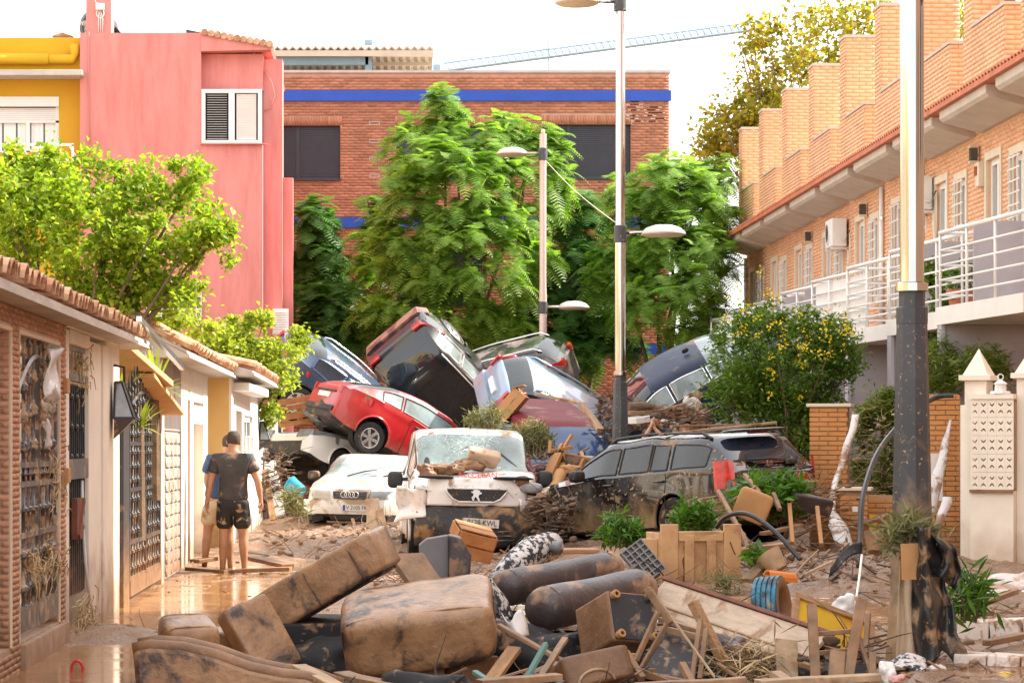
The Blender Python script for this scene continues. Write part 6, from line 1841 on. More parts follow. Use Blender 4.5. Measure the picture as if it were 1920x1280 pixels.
# (8) white hatch crushed under the red one
sp = S_(HATCH, paint=paint('clean_white_paint', (.80, .79, .77), .10, 2.2, mudcol=(.47, .30, .2)), rim=M['iron'], doors=[], panes=[(-.86, .30), (.36, .88)])
r_ = car('white_hatchback', 'white hatchback with crumpled front crushed beneath the red hatchback', 'car', sp)
heads(r_, sp, .64, .80, .5)
endpatch('grille', r_, sp, 1, -.5, .5, .32, .56, M['blackplas'], .012, 10, 3)
place(r_, (1.75, .45, .84), W(594, 812, 51.8), (-.62, -.70, .30), (.20, .25, .95))
# (9) white saloon with four rings, facing us
sp = S_(SALOON, L=4.48, W=1.74, paint=paint('muddy_white_paint', (.80, .78, .74), .46, 2.0, (.15, .5, .9), mudcol=(.42, .29, .185)), wsglass=M['dustyws'], rwglass=M['carglass'], chrome=M['blackplas'], trimr=.01, bulge=.10, sideglass=M['carglass'],
  prof=[(-2.24, .82), (-2.12, 1.02), (-1.65, 1.06), (-1.0, 1.34), (-.3, 1.41), (.25, 1.39), (.7, 1.24), (1.22, 1.0), (1.8, .90), (2.05, .83), (2.24, .70)], belt=[(-2.2, .96), (-1, .97), (0, .93), (1.2, .90), (2.2, .72)], wheels=(1.33, -1.30, .31), mirrors=(-1,))
r_ = car('white_saloon', 'muddy white saloon with four linked rings on its grille facing the camera', 'car', sp)
hw = sp['W']/2
for s, m_ in ((1, M['lamp']), (-1, mat('cloudy_lamp', (.55, .50, .42), .3, obj=True, var=.2))):
 endpatch('headlight', r_, sp, 1, s*.36, s*.80, .625, .775, m_, .018, 8, 3, wrap=.4)
endpatch('grille_frame', r_, sp, 1, -.37, .37, .585, .80, sp['paint'], .022, 8, 3, shape=lambda u, v, y, z: (y*(.82+.18*v), z))
gr = endpatch('grille', r_, sp, 1, -.31, .31, .625, .77, M['blackplas'], .034, 8, 3, shape=lambda u, v, y, z: (y*(.90+.10*v), z))
for i in range(5):
 endpatch('grille_bar', r_, sp, 1, -.30, .30, .64+i*.026, .648+i*.026, M['iron'], .040, 8, 1, parent=gr)
for i in range(4):
 mb = MB(); mb.tube([(sp['_xend']+.035, -.105+i*.07+.052*math.cos(a), .70+.052*math.sin(a)) for a in np.linspace(0, 2*PI, 17)], .0085, 6, False); mb.build('emblem_ring', M['chrome'], r_, smooth=True)
endpatch('bumper', r_, sp, 1, -.86, .86, .36, .60, sp['paint'], .06, 14, 4, shape=lambda u, v, y, z: (y*(1.01), z))
endpatch('air_intake', r_, sp, 1, -.36, .36, .255, .345, M['blackplas'], .05, 8, 2, shape=lambda u, v, y, z: (y*(.9+.1*v), z))
endpatch('lower_lip', r_, sp, 1, -.4, .4, .20, .235, sp['paint'], .06, 8, 1)
for s in (1, -1): endpatch('fog_lamp_recess', r_, sp, 1, s*.46, s*.78, .25, .335, M['dark'], .045, 6, 2)
Mx = Matrix.Translation((sp['_xend']+.085, .12, .475)) @ Matrix.Rotation(R(90), 4, 'Z') @ Matrix.Rotation(R(90), 4, 'X')
plate(r_, 'V 2105 FK', None, Mx, .46, .11)
for y in (.4, -.25):
 mb = MB(); mb.tube([(1.25, y, 1.01), (1.12, y+.30, 1.10), (1.05, y+.5, 1.13)], .012, 5); mb.build('wiper', M['black'], r_, smooth=True)
place(r_, (2.24, 0, .69), W(657, 928, 46.6), (-.17, -.985, .0), (.02, 0, 1))
# (10) white van with broken nose
PV = paint('dirty_white_van_paint', (.80, .79, .78), .40, 2.8, (.16, .40, .8), mudcol=(.36, .20, .10), splat=.22)
sp = S_(VAN, paint=PV, wsglass=M['crack'], sideglass=mat('reddish_side_glass', (.30, .16, .14), .1, obj=True), trim=M['blackplas'], nowheel=[], dent=lambda p: V((-.42*max(0, min(1, (p.x-1.55)/.5)), 0, (-.03*abs(math.sin(p.y*5)))*max(0, min(1, (p.x-1.2)/.5)))), mirrors=())
r_ = car('white_van', 'white van with smashed windscreen and torn front facing the camera in the middle', 'van', sp)
xf = 1.93
def sheet(name, fn, nu, nv, m, root, th=.012, lab=None):
 mb = MB(); mb.grid(fn, nu, nv); o = mb.build(name, m, root, smooth=True, label=lab); md = o.modifiers.new('thick', 'SOLIDIFY'); md.thickness = th; return o
# buckled bonnet
def bon(u, v):
 y = lerp(.83, -.83, u); x = lerp(1.12, 2.02, v)
 z = 1.165+.02*math.sin(u*7)-.03*v+v*v*(-.06+.055*math.sin(u*PI*2.2+.6)+.02*math.sin(u*13))-(.07*v*v*(abs(2*u-1)**3))
 z += .035-.10*max(0, v-.5)/.5
 if v > .85: z -= .05*(v-.85)/.15*abs(math.sin(u*5))
 return V((x, y, z))
sheet('bonnet', bon, 30, 12, PV, r_)
# front panel with grille opening
def fp(u, v):
 y = lerp(.69, -.66, u); z = lerp(.73, 1.10, v)
 e = abs(2*u-1); x = 2.06-.10*e**3-.10*max(0, v-.5)**1.5-.03*math.sin(v*PI)*0
 if v > .55 and u < .22: y = lerp(y, .42, (v-.55)/.45*(1-u/.22))
 return V((x, y, z))
sheet('front_panel', fp, 24, 12, PV, r_, .03)
gp = [(-.42, .97), (.42, .97), (.40, .91), (.33, .83), (.24, .785), (-.24, .785), (-.33, .83), (-.40, .91)]
mb = MB(); mb.prism(gp, 2.05, 2.115, 'x'); gl = mb.build('grille', M['blackplas'], r_, bev=.008)
mb = MB()
for i in range(15):
 for j in range(4):
  y = -.36+i*.0515+(.025 if j % 2 else 0); z = .81+j*.04
  if abs(y) < .38-.8*max(0, .86-z): mb.soft((2.116, y, z), (.005, .009, .009), 2, seg=2)
mb.build('grille_studs', M['iron'], gl, kind='stuff')
mb = MB(); mb.tube([(2.113, y, z) for y, z in gp+gp[:1]], .014, 6); mb.build('grille_frame', PV, r_, smooth=True)
# rampant lion emblem as a plain raised badge
lion = [(-.015, .075), (.02, .085), (.045, .07), (.05, .05), (.075, .055), (.07, .035), (.04, .025), (.045, 0), (.07, -.03), (.05, -.075), (.03, -.07), (.035, -.045), (.012, -.02), (-.012, -.05), (-.02, -.078), (-.045, -.078), (-.04, -.05), (-.025, -.02), (-.035, .01), (-.065, .02), (-.07, .04), (-.04, .045), (-.05, .065)]
mb = MB(); mb.prism([(-a, .878+b) for a, b in lion], 2.118, 2.135, 'x'); mb.build('lion_emblem', M['chrome'], r_)
for s in (1, -1):
 mb = MB(); mb.soft((1.85, s*.70, .93), (.16, .28, .20), 5, seg=5); mb.build('headlight_cavity', M['dark'], r_, smooth=True)
for y, w in ((.50, .56), (-.56, .50)):
 mb = MB(); mb.soft((2.045, y, 1.115), (.10, w, .05), 2.4, seg=6); mb.build('engine_gap', M['dark'], r_, smooth=True)
mb = MB(); mb.soft((2.03, .74, .99), (.12, .34, .14), 3, Rz(-20), seg=6, nz=.02); mb.build('headlight', M['lamp'], r_, smooth=True)
mb = MB(); mb.soft((1.97, .62, 1.08), (.14, .2, .15), 3, seg=6, nz=.05); mb.build('mud_lump', M['mudmat'], r_, smooth=True)
def fl(u, v):
 y = lerp(.60, 1.02, u); z = lerp(.66, .92, v)+.10*u; p = V((2.0-.16*u+.05*math.sin(v*4), y, z)); return p+fold(p, 5, .05)
sheet('torn_wing', fl, 10, 8, PV, r_, .015)
def fl2(u, v):
 y = lerp(-.70, -1.06, u); z = lerp(.56, 1.02, v)-.08*u; p = V((1.95-.22*u, y, z)); return p+fold(p, 5, .08)
sheet('torn_wing', fl2, 10, 10, PV, r_, .015)
# black bumper, cracked and caked
def bmp(u, v):
 y = lerp(.90, -.80, u); z = lerp(.20, .735, v)-.02*u; e = abs(2*u-1)
 p = V((2.10-.22*e**3+.05*math.sin(v*PI)-.05, y, z)); return p+fold(p, 3, .05)
M['bumpmud'] = mat('mud_caked_bumper', (.03, .03, .032), .5, mud=.50, ms=2.6, obj=True, mudcol=(.33, .19, .085), bump=.7, bs=16, splat=.25)
sheet('front_bumper', bmp, 26, 10, M['bumpmud'], r_, .03)
for i in range(5):
 mb = MB(); mb.beam((2.03, .60+.02*i, .32+i*.055), (1.98, .84, .34+i*.06), .012, .014); mb.build('bumper_slat', M['iron'], r_)
for i in range(3):
 mb = MB(); mb.beam((2.14, .08, .26+i*.06), (2.11, .52, .28+i*.06), .012, .012); mb.build('bumper_slat', M['iron'], r_)
Mx = Matrix.Translation((2.165, .06, .505)) @ Matrix.Rotation(R(-3), 4, 'X') @ Matrix.Rotation(R(90), 4, 'Z') @ Matrix.Rotation(R(90), 4, 'X')
plate(r_, '0129 KWL', None, Mx, .50, .115, euro=False, mm=mat('muddy_plate', (.66, .62, .56), .5, mud=.40, ms=9, obj=True, mudcol=(.40, .25, .13)))
Mx = Matrix.Translation((1.60, .10, 1.152)) @ Matrix.Rotation(R(90), 4, 'Z') @ Matrix.Rotation(R(4), 4, 'X')
M['redink'] = mat('red_sign_ink', (.62, .06, .06), .5)
text_obj('lettering', 'ALLCLEAN', .115, M['redink'], r_, Matrix.Translation((1.93, .02, 1.150)) @ Matrix.Rotation(R(90), 4, 'Z') @ Matrix.Rotation(R(62), 4, 'X'))
text_obj('lettering', 'EMPRESA DE LIMPIEZA', .06, M['redink'], r_, Matrix.Translation((1.985, .02, 1.085)) @ Matrix.Rotation(R(90), 4, 'Z') @ Matrix.Rotation(R(66), 4, 'X'))
for s, z in ((1, 1.0), (-1, 1.0)):
 mb = MB(); mb.soft((.62, s*1.06, 1.10 if s > 0 else 1.05), (.14, .22, .24), 3.5, seg=6); mi = mb.build('wing_mirror', M['blackplas'], r_, smooth=True)
 mb = MB(); mb.beam((.62, s*.86, 1.06), (.62, s*.99, 1.06), .05, .05); mb.build('mirror_arm', M['blackplas'], mi)
mb = MB(); mb.tube([(1.05, -.62, 1.18), (.86, -.35, 1.37), (.72, -.05, 1.55)], .013, 5); mb.tube([(1.08, .75, 1.16), (.80, .40, 1.46)], .013, 5); mb.build('wiper', M['black'], r_, smooth=True)
mb = MB(); mb.soft((.42, .0, 1.82), (.1, .03, .07), 2, seg=4); mb.build('roof_aerial', M['blackplas'], r_, smooth=True)
mb = MB(); mb.soft((1.0, -.63, 1.30), (.02, .08, .26), 2.5, Matrix.Rotation(R(-52), 3, 'Y'), seg=5); mb.build('windscreen_hole', M['dark'], r_, smooth=True)
place(r_, (2.06, 0, .878), W(893, 928, 36.3), (.03, -1, 0.0), (.02, 0.0, 1))
VANM = r_.matrix_basis.copy()
# (11) black estate, front left, rear quarter to us
sp = S_(ESTATE, paint=PG, sideglass=mat('reflecting_glass', (.02, .02, .018), .02, spec=.75, obj=True, alpha=.9), rwglass=mat('rear_glass', (.02, .028, .045), .05, spec=1.0, obj=True), chrome=M['blackplas'], rails=(-1.8, .3), railmat=M['black'], handle=PG, rim=M['iron'], archmat=PG, wz=.0)
r_ = car('black_estate_wagon', 'black estate car spattered with mud beside the lamp post, rear window towards the right', 'car', sp)
tails(r_, sp, .70, 1.06, .15, M['tail2'], wr=-.1)
endpatch('number_plate', r_, sp, -1, -.26, .26, .62, .73, M['plateface'], .012, 6, 2)
mb = MB(); mb.tube([(-2.20, -.3, 1.02), (-2.22, 0, 1.05), (-2.18, .35, 1.06)], .018, 6); mb.soft((-2.22, -.35, 1.0), (.07, .2, .08), 3, seg=5); mb.build('rear_wiper', M['blackplas'], r_, smooth=True)
endpatch('brake_light', r_, sp, -1, -.2, .2, 1.0, 1.005, M['tail'], -.02, 4, 1)
mb = MB(); mb.soft((-2.0, 0, 1.41), (.06, .36, .035), 3, seg=5); mb.build('high_brake_light', M['tail'], r_, smooth=True)
mb = MB(); mb.soft((-1.95, 0, 1.44), (.3, 1.05, .05), 4, seg=6); mb.build('spoiler', PG, r_, smooth=True)
def bandf(u, v):
 x = 1.62+.15*u+.06*v; j = 3+v*5.5; a = V(sp['_ring'](x)[int(j)]); b = V(sp['_ring'](x)[min(12, int(j)+1)]); p = a.lerp(b, j-int(j)); return p+V((0, .02, 0))
sheet('torn_strip', bandf, 4, 8, M['plastic_w'], r_, .012)
place(r_, (-1.22, .80, .32), W(1272, 976, 35.2), (-.56, .825, -.06), (-.02, -.05, 1))
GOLFM = r_.matrix_basis.copy()
# (12) red roof behind the two heads
sp = S_(HATCH, paint=paint('pinkish_red_paint', (.52, .05, .08), .22, 2.0, mudcol=(.40, .24, .16)), rwglass=M['carglass'])
r_ = car('red_car', 'red car nearly buried in rubble behind the praying man', 'car', sp)
tails(r_, sp, .8, .95, .3)
place(r_, (-.3, 0, 1.45), W(1285, 786, 51.5), (.93, .30, -.12), (.03, -.20, 1))
# ------------------------------------------------------------ people
def skin_obj(name, verts, edges, radii, m, parent, root_i=0, sub=2):
 me = bpy.data.meshes.new(name); me.from_pydata([tuple(v) for v in verts], edges, []); me.materials.append(m)
 o = link(name, me, parent)
 md = o.modifiers.new('skin', 'SKIN'); md.use_smooth_shade = True
 if not me.skin_vertices: raise RuntimeError('no skin layer')
 sv = me.skin_vertices[0].data
 for i, r in enumerate(radii):
  sv[i].radius = r if hasattr(r, '__len__') else (r, r)
  sv[i].use_root = (i == root_i)
 s = o.modifiers.new('sub', 'SUBSURF'); s.levels = sub; s.render_levels = sub
 return o
class Skel:
 def __init__(s): s.v = []; s.e = []; s.r = []
 def add(s, p, r, frm=None):
  s.v.append(V(p)); s.r.append(r); i = len(s.v)-1
  if frm is not None: s.e.append((frm, i))
  return i
 def chain(s, frm, pts):
  for p, r in pts: frm = s.add(p, r, frm)
  return frm
def hand(s, wrist_i, wrist, dirv, palm_n, thumb_side, curl=.35, sc=1.0):
 d = V(dirv).normalized(); n = V(palm_n).normalized(); n = (n-d*n.dot(d)).normalized(); sd = d.cross(n)*thumb_side
 w = V(wrist)
 pm = s.add(w+d*.045*sc, (.030*sc, .018*sc), wrist_i)
 kn = s.add(w+d*.085*sc, (.034*sc, .015*sc), pm)
 for k, (o, ln) in enumerate(((.030, .062), (.010, .075), (-.011, .070), (-.031, .052))):
  b = w+d*.092*sc+sd*o*sc
  i = s.add(b, .0095*sc, kn)
  a = b+(d*math.cos(curl*.5)+n*math.sin(curl*.5))*ln*.5*sc
  i = s.add(a, .0085*sc, i)
  s.add(a+(d*math.cos(curl*1.5)+n*math.sin(curl*1.5))*ln*.55*sc, .007*sc, i)
 b = w+d*.03*sc+sd*.030*sc
 i = s.add(b, .012*sc, pm); i = s.add(b+(d*.6+sd*.7+n*.2).normalized()*.035*sc, .0105*sc, i); s.add(b+(d*.85+sd*.5+n*.3).normalized()*.065*sc, .0085*sc, i)
def person(label, loc, J, shirt, shorts, face=0.0, hair=True, facing=1, hands=(True, True), sleeve=.62, beard=False, skinm=None, short_hair=1.0, curl=.35):
 """J: joint dict in the person's own metres (x right in the picture, y down the street, z up)"""
 t = thing('person', label, 'person', loc)
 sk = skinm or M['skin']
 S = Skel()
 pel = S.add(J['pelvis'], (.150, .105))
 sp_ = S.add(J['waist'], (.135, .095), pel)
 ch = S.add(J['chest'], (.165, .110), sp_)
 nb = S.add(J['neck'], (.062, .062), ch)
 hb = S.add(J['head0'], (.060, .068), nb)
 h1 = S.add(J['head1'], (.076, .092), hb)
 h2 = S.add(J['head2'], (.066, .080), h1)
 for sd, nm in ((0, 'l'), (1, 'r')):
  if nm+'elbow' in J:
   sh = S.add(J[nm+'sh'], .068, ch)
   m_ = (V(J[nm+'sh'])+V(J[nm+'elbow']))/2
   i = S.chain(sh, [(m_, .052), (J[nm+'elbow'], .040), ((V(J[nm+'elbow'])*.6+V(J[nm+'wrist'])*.4), .041), (J[nm+'wrist'], (.027, .024))])
   if nm+'hand' in J: hand(S, i, J[nm+'wrist'], J[nm+'hand'], J[nm+'palm'], J.get(nm+'th', 1), curl)
  if nm+'knee' in J:
   hp = S.add(J[nm+'hip'], .098, pel)
   m_ = V(J[nm+'hip']).lerp(V(J[nm+'knee']), .5)
   m2 = V(J[nm+'knee']).lerp(V(J[nm+'ankle']), .32)
   S.chain(hp, [(m_, .082), (J[nm+'knee'], .056), (m2+V((0, -.012, 0)), .058), (V(J[nm+'knee']).lerp(V(J[nm+'ankle']), .8), .036), (J[nm+'ankle'], .034), (V(J[nm+'ankle'])+V((0, .12*facing, -.045)), (.04, .022))])
 b = skin_obj('body', S.v, S.e, [tuple(q*1.13 for q in (r if hasattr(r, '__len__') else (r, r))) for r in S.r], sk, t)
 # clothes
 S2 = Skel(); g = .020
 a0 = S2.add(V(J['pelvis'])-V((0, 0, .07)), (.172, .128)); a = S2.add(V(J['pelvis'])+V((0, 0, .05)), (.165, .120), a0); a2 = S2.add(J['waist'], (.140+g*.6, .100+g), a); c = S2.add(J['chest'], (.165+g*.5, .112+g), a2); S2.add(V(J['chest']).lerp(V(J['neck']), .55), (.10, .085), c)
 for nm in 'lr':
  if nm+'elbow' in J:
   i = S2.add(J[nm+'sh'], .085, c); S2.chain(i, [(V(J[nm+'sh']).lerp(V(J[nm+'elbow']), .4), .078), (V(J[nm+'sh']).lerp(V(J[nm+'elbow']), sleeve), .074)])
 skin_obj('t_shirt', S2.v, S2.e, [tuple(q*1.25 for q in (r if hasattr(r, '__len__') else (r, r))) for r in S2.r], shirt, t)
 if shorts:
  S3 = Skel(); a = S3.add(V(J['pelvis'])+V((0, 0, .05)), (.156+g, .112+g)); a = S3.add(V(J['pelvis'])-V((0, 0, .06)), (.150+g, .115+g), a)
  for nm in 'lr':
   if nm+'knee' in J:
    h, k = V(J[nm+'hip']), V(J[nm+'knee']); S3.chain(a, [(h.lerp(k, .22), .112), (h.lerp(k, .55), .108), (h.lerp(k, .85), .104)])
  skin_obj('shorts', S3.v, S3.e, [tuple(q*1.14 for q in (r if hasattr(r, '__len__') else (r, r))) for r in S3.r], shorts, t)
 # hair cap and ears
 hc = V(J['head1']).lerp(V(J['head2']), .45); up = (V(J['head2'])-V(J['head0'])).normalized(); fr = V(J['face']).normalized(); sd_ = up.cross(fr).normalized(); fr = sd_.cross(up)
 Mh = Matrix((sd_, fr, up)).transposed()
 mb = MB(); mb.soft((0, 0, 0), (.178*short_hair, .208*short_hair, .212), 2.3, seg=8, nz=.004, ns=25)
 keep = []
 for f in mb.f:
  cc = sum((V(mb.v[i]) for i in f), V())/len(f)
  if cc.z > -.01+.9*max(0, cc.y) or (cc.y < -.02 and cc.z > -.085): keep.append(f)
 mb.f = keep; mb.v = [tuple(hc+Mh @ V(p)) for p in mb.v]; mb.build('hair', M['hair'], t, smooth=True)
 for s in (-1, 1):
  mb = MB(); mb.soft(hc+Mh @ V((s*.083, -.008, -.045)), (.02, .04, .062), 2.3, Mh, seg=4); mb.build('ear', sk, t, smooth=True)
 mb = MB(); mb.add([hc+Mh @ V(p) for p in ((-.016, .088, -.085), (.016, .088, -.085), (0, .118, -.078), (-.008, .088, -.03), (.008, .088, -.03))], [(0, 1, 2), (0, 2, 3), (1, 4, 2), (2, 4, 3)]); mb.build('nose', sk, t, smooth=True)
 for s in (-1, 1):
  mb = MB(); mb.soft(hc+Mh @ V((s*.033, .083, -.030)), (.026, .014, .012), 2, Mh, seg=4); mb.build('eye', M['hair'], t, smooth=True)
 mb = MB(); mb.soft(hc+Mh @ V((0, .084, -.118)), (.048, .014, .010), 2, Mh, seg=4); mb.build('mouth', M['tile_r'], t, smooth=True)
 if beard:
  mb = MB(); mb.soft(hc+Mh @ V((0, .042, -.125)), (.135, .105, .085), 2.4, Mh, seg=6); mb.build('beard', M['hair'], t, smooth=True)
 return t
M['shirt_b'] = mat('muddy_charcoal_tshirt', (.055, .050, .050), .75, var=.3, vs=6, mud=.30, ms=6, mudcol=(.26, .17, .11), bump=.6, bs=14)
M['shirt_n'] = mat('navy_tshirt', (.035, .07, .16), .8, var=.25, vs=6, mud=.15, ms=8)
M['shorts_b'] = mat('muddy_black_shorts', (.012, .012, .013), .7, mud=.30, ms=13, mudcol=(.40, .27, .16), bump=.3, bs=18)
M['shorts_k'] = mat('khaki_shorts', (.50, .40, .26), .8, mud=.4, ms=7)
M['skin_m'] = mat('muddy_skin', (.50, .26, .16), .5, var=.12, vs=9, mudz=(.05, .75, .95), ms=6, mud=.16)
STAND = dict(pelvis=(0, 0, .96), waist=(0, .01, 1.14), chest=(0, .01, 1.36), neck=(0, .03, 1.53), head0=(0, .055, 1.60), head1=(0, .075, 1.67), head2=(0, .08, 1.74), face=(-.25, 1, -.35),
             lsh=(-.205, .01, 1.44), lelbow=(-.285, .0, 1.16), lwrist=(-.325, .05, .93), lhand=(-.1, .15, -1), lpalm=(.9, .3, 0), lth=1,
             rsh=(.205, .01, 1.44), relbow=(.31, -.01, 1.17), rwrist=(.345, .02, .93), rhand=(.05, .1, -1), rpalm=(-.9, .3, 0), rth=-1,
             lhip=(-.095, 0, .92), lknee=(-.115, .02, .50), lankle=(-.13, -.02, .06), rhip=(.095, 0, .92), rknee=(.125, .02, .50), rankle=(.145, -.02, .06))
p = W(437, 0, 33.3)
person('man seen from behind in a muddy charcoal t-shirt and black shorts, arms hanging', (p.x, 33.3, -.02), STAND, M['shirt_b'], M['shorts_b'], skinm=M['skin_m'])
J2 = dict(STAND); J2.update(chest=(.06, .05, 1.34), neck=(.10, .09, 1.49), head0=(.11, .12, 1.56), head1=(.125, .14, 1.63), head2=(.13, .145, 1.70), waist=(.02, .02, 1.13), face=(.5, .8, -.5), lsh=(-.12, .05, 1.42), lelbow=(-.17, .1, 1.15), lwrist=(-.10, .2, .96), rsh=(.24, .05, 1.42), relbow=(.30, .12, 1.15), rwrist=(.25, .25, .95), lknee=(-.15, .0, .50), lankle=(-.19, -.05, .06))
p = W(411, 0, 34.6)
person('man in a navy t-shirt and pale shorts leaning, half hidden behind the other man', (p.x, 34.6, -.02), J2, M['shirt_n'], M['shorts_k'], skinm=M['skin_m'])
# praying man: hands pressed to his brow
H = 1.42
JP = dict(pelvis=(0, 0, .80), waist=(0, -.01, .98), chest=(0, -.02, 1.20), neck=(-.015, -.05, 1.36), head0=(-.03, -.075, 1.425), head1=(-.045, -.10, 1.49), head2=(-.05, -.105, 1.555), face=(-.62, -.75, -.40),
          lsh=(-.185, -.02, 1.27), lelbow=(-.26, -.27, 1.16), lwrist=(-.135, -.245, 1.39), lhand=(.25, .12, .95), lpalm=(.8, .3, -.2), lth=-1,
          rsh=(.185, -.02, 1.27), relbow=(.09, -.30, 1.15), rwrist=(-.085, -.25, 1.37), rhand=(-.12, .10, .98), rpalm=(-.8, .2, -.2), rth=1,
          lhip=(-.09, 0, .76), lknee=(-.10, -.05, .42), lankle=(-.11, .0, .05), rhip=(.09, 0, .76), rknee=(.11, -.05, .42), rankle=(.12, 0, .05))
p = W(1233, 0, 45.0)
person('dark haired bearded man in a black t-shirt with both hands pressed against his face', (p.x, 45.0, CAMZ+(CY-776)*45/F-1.60), JP, M['fab_black'], M['shorts_b'], beard=True, curl=.12)
JQ = dict(JP); JQ.update(face=(.6, -.7, -.3), head0=(.02, -.05, 1.43), head1=(.03, -.06, 1.49), head2=(.03, -.06, 1.555), neck=(.01, -.03, 1.36), lelbow=(-.26, -.05, 1.02), lwrist=(-.22, -.18, .82), lhand=(.2, -.3, -.9), relbow=(.26, -.05, 1.02), rwrist=(.22, -.18, .82), rhand=(-.2, -.3, -.9))
p = W(1280, 0, 45.4)
person('person whose head with short dark hair just shows above the black estate roof', (p.x, 45.4, CAMZ+(CY-787)*45.4/F-1.60), JQ, M['fab_black'], M['shorts_b'])
# ------------------------------------------------------------ debris
def basis(a, b):
 "a long axis, b second axis -> rotation matrix with columns a,b,c"
 a = V(a).normalized(); b = V(b); b = (b-a*b.dot(a)).normalized(); return Matrix((a, b, a.cross(b))).transposed()
def single(name, label, cat, mb, m, smooth=False, bev=0, group=None, loc=None, ang=40):
 if loc is None:
  n = len(mb.v); loc = (sum(p[0] for p in mb.v)/n, sum(p[1] for p in mb.v)/n, min(p[2] for p in mb.v))
 o = mb.build(name, m, world=True, loc=loc, smooth=smooth, bev=bev, ang=ang if smooth else None)
 return tag(o, label, cat, group)
def softbox(name, label, cat, px, py, d, size, rot, m, e=6, nz=.015, seg=14, ns=3, group=None, seam=True):
 t = thing(name, label, cat, W(px, py, d), rot, group=group)
 mb = MB(); mb.soft((0, 0, 0), size, e, seg=seg, nz=nz, ns=ns, seed=px*.1); mb.build('cover', m, t, smooth=True)
 if seam:
  for s in (-1, 1):
   a, b = size[0]/2, size[2]/2; q = []
   for k in range(33):
    an = 2*PI*k/32; c, sn = math.cos(an), math.sin(an); l = (abs(c)**e+abs(sn)**e)**(1/e); yy = s*size[1]/2*.80
    f = (1-abs(.80)**e)**(1/e)
    q.append(V((c/l*a*f, yy, sn/l*b*f))*1.002)
   mb = MB(); mb.tube(q, .006, 4, False); mb.build('piping', m, t)
 return t
# big upholstered pieces in the foreground
R1 = basis((.85, -.16, .50), (.18, .95, .05))
t = softbox('upholstered_base', 'long mud coated sofa base tilted up on end, highest piece of the foreground heap', 'sofa base', 603, 1092, 21.2, (1.20, .85, .34), R1, M['leather_mud'], 16, .010, 18, seam=False)
for s in (-.4, .0, .4):
 mb = MB(); mb.soft((s, -.43, -.02), (.012, .02, .30), 3, seg=3); mb.build('seam', M['leather'], t, smooth=True)
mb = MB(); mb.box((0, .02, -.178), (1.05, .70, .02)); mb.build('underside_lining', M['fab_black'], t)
R2 = basis((.46, -.12, -.80), (.75, .45, .35))
softbox('upholstered_slab', 'flat muddy sofa arm leaning under the left end of the tilted sofa base', 'sofa arm', 488, 1198, 20.2, (.62, .40, .20), R2, M['leather_mud'], 14, .008, 12, seam=False)
R3 = basis((.975, -.08, .13), (.06, .93, .28))
softbox('sofa_cushion', 'big square muddy brown seat cushion lying in the middle foreground', 'cushion', 787, 1172, 19.8, (1.13, .85, .46), R3, M['leather_mud'], 7, .014, 20)
mb = MB(); mb.b2(W(700, 1290, 19.6), W(830, 1236, 20.3)); single('drawer_box', 'mud coated wooden box directly beneath the big square cushion', 'box', mb, M['mudmat'], bev=.01)
mb = MB(); mb.beam(W(828, 1262, 19.7), W(898, 1252, 19.9), .5, .22); single('wood_block', 'smaller muddy block right of the box beneath the square cushion', 'box', mb, M['mudmat'], bev=.01)
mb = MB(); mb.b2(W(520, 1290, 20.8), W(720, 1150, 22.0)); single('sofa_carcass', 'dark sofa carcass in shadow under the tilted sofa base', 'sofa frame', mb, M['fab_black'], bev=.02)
# bottom-left sofa back with curved top
t = thing('curved_sofa', 'sunlit orange mud coated sofa back with curved top at the bottom left', 'sofa', W(400, 1290, 17.7))
pts = [(252, 1214), (285, 1208), (345, 1212), (405, 1226), (470, 1250), (530, 1262), (575, 1266), (640, 1290)]
prof = [W(a, b, 17.7) for a, b in pts]
mb = MB(); poly = [(p.x, p.z) for p in prof]+[(prof[-1].x, -.3), (prof[0].x+.05, -.3)]
mb.prism(poly, 17.55, 18.05, 'y'); mb.build('panel', M['leather_mud'], t, world=True, bev=.035)
mb = MB(); mb.tube([V((p.x, 17.60, p.z+.0)) for p in prof], .045, 10); mb.tube([V((p.x, 18.0, p.z)) for p in prof], .045, 10); mb.build('top_roll', M['mudmat'], t, smooth=True, world=True)
R4 = basis((.95, .25, .02), (-.2, .9, .2))
softbox('sofa_cushion', 'wet muddy cushion behind the curved sofa back at lower left', 'cushion', 352, 1192, 19.6, (.40, .42, .26), R4, M['leather_mud'], 5, .02, 10)
R5 = basis((.93, .2, -.1), (-.2, .9, .1))
softbox('sofa_piece', 'small dark sofa piece between the left cushion and the leaning arm', 'sofa piece', 415, 1205, 20.5, (.30, .3, .22), R5, M['leather_mud'], 9, .01, 8, seam=False)
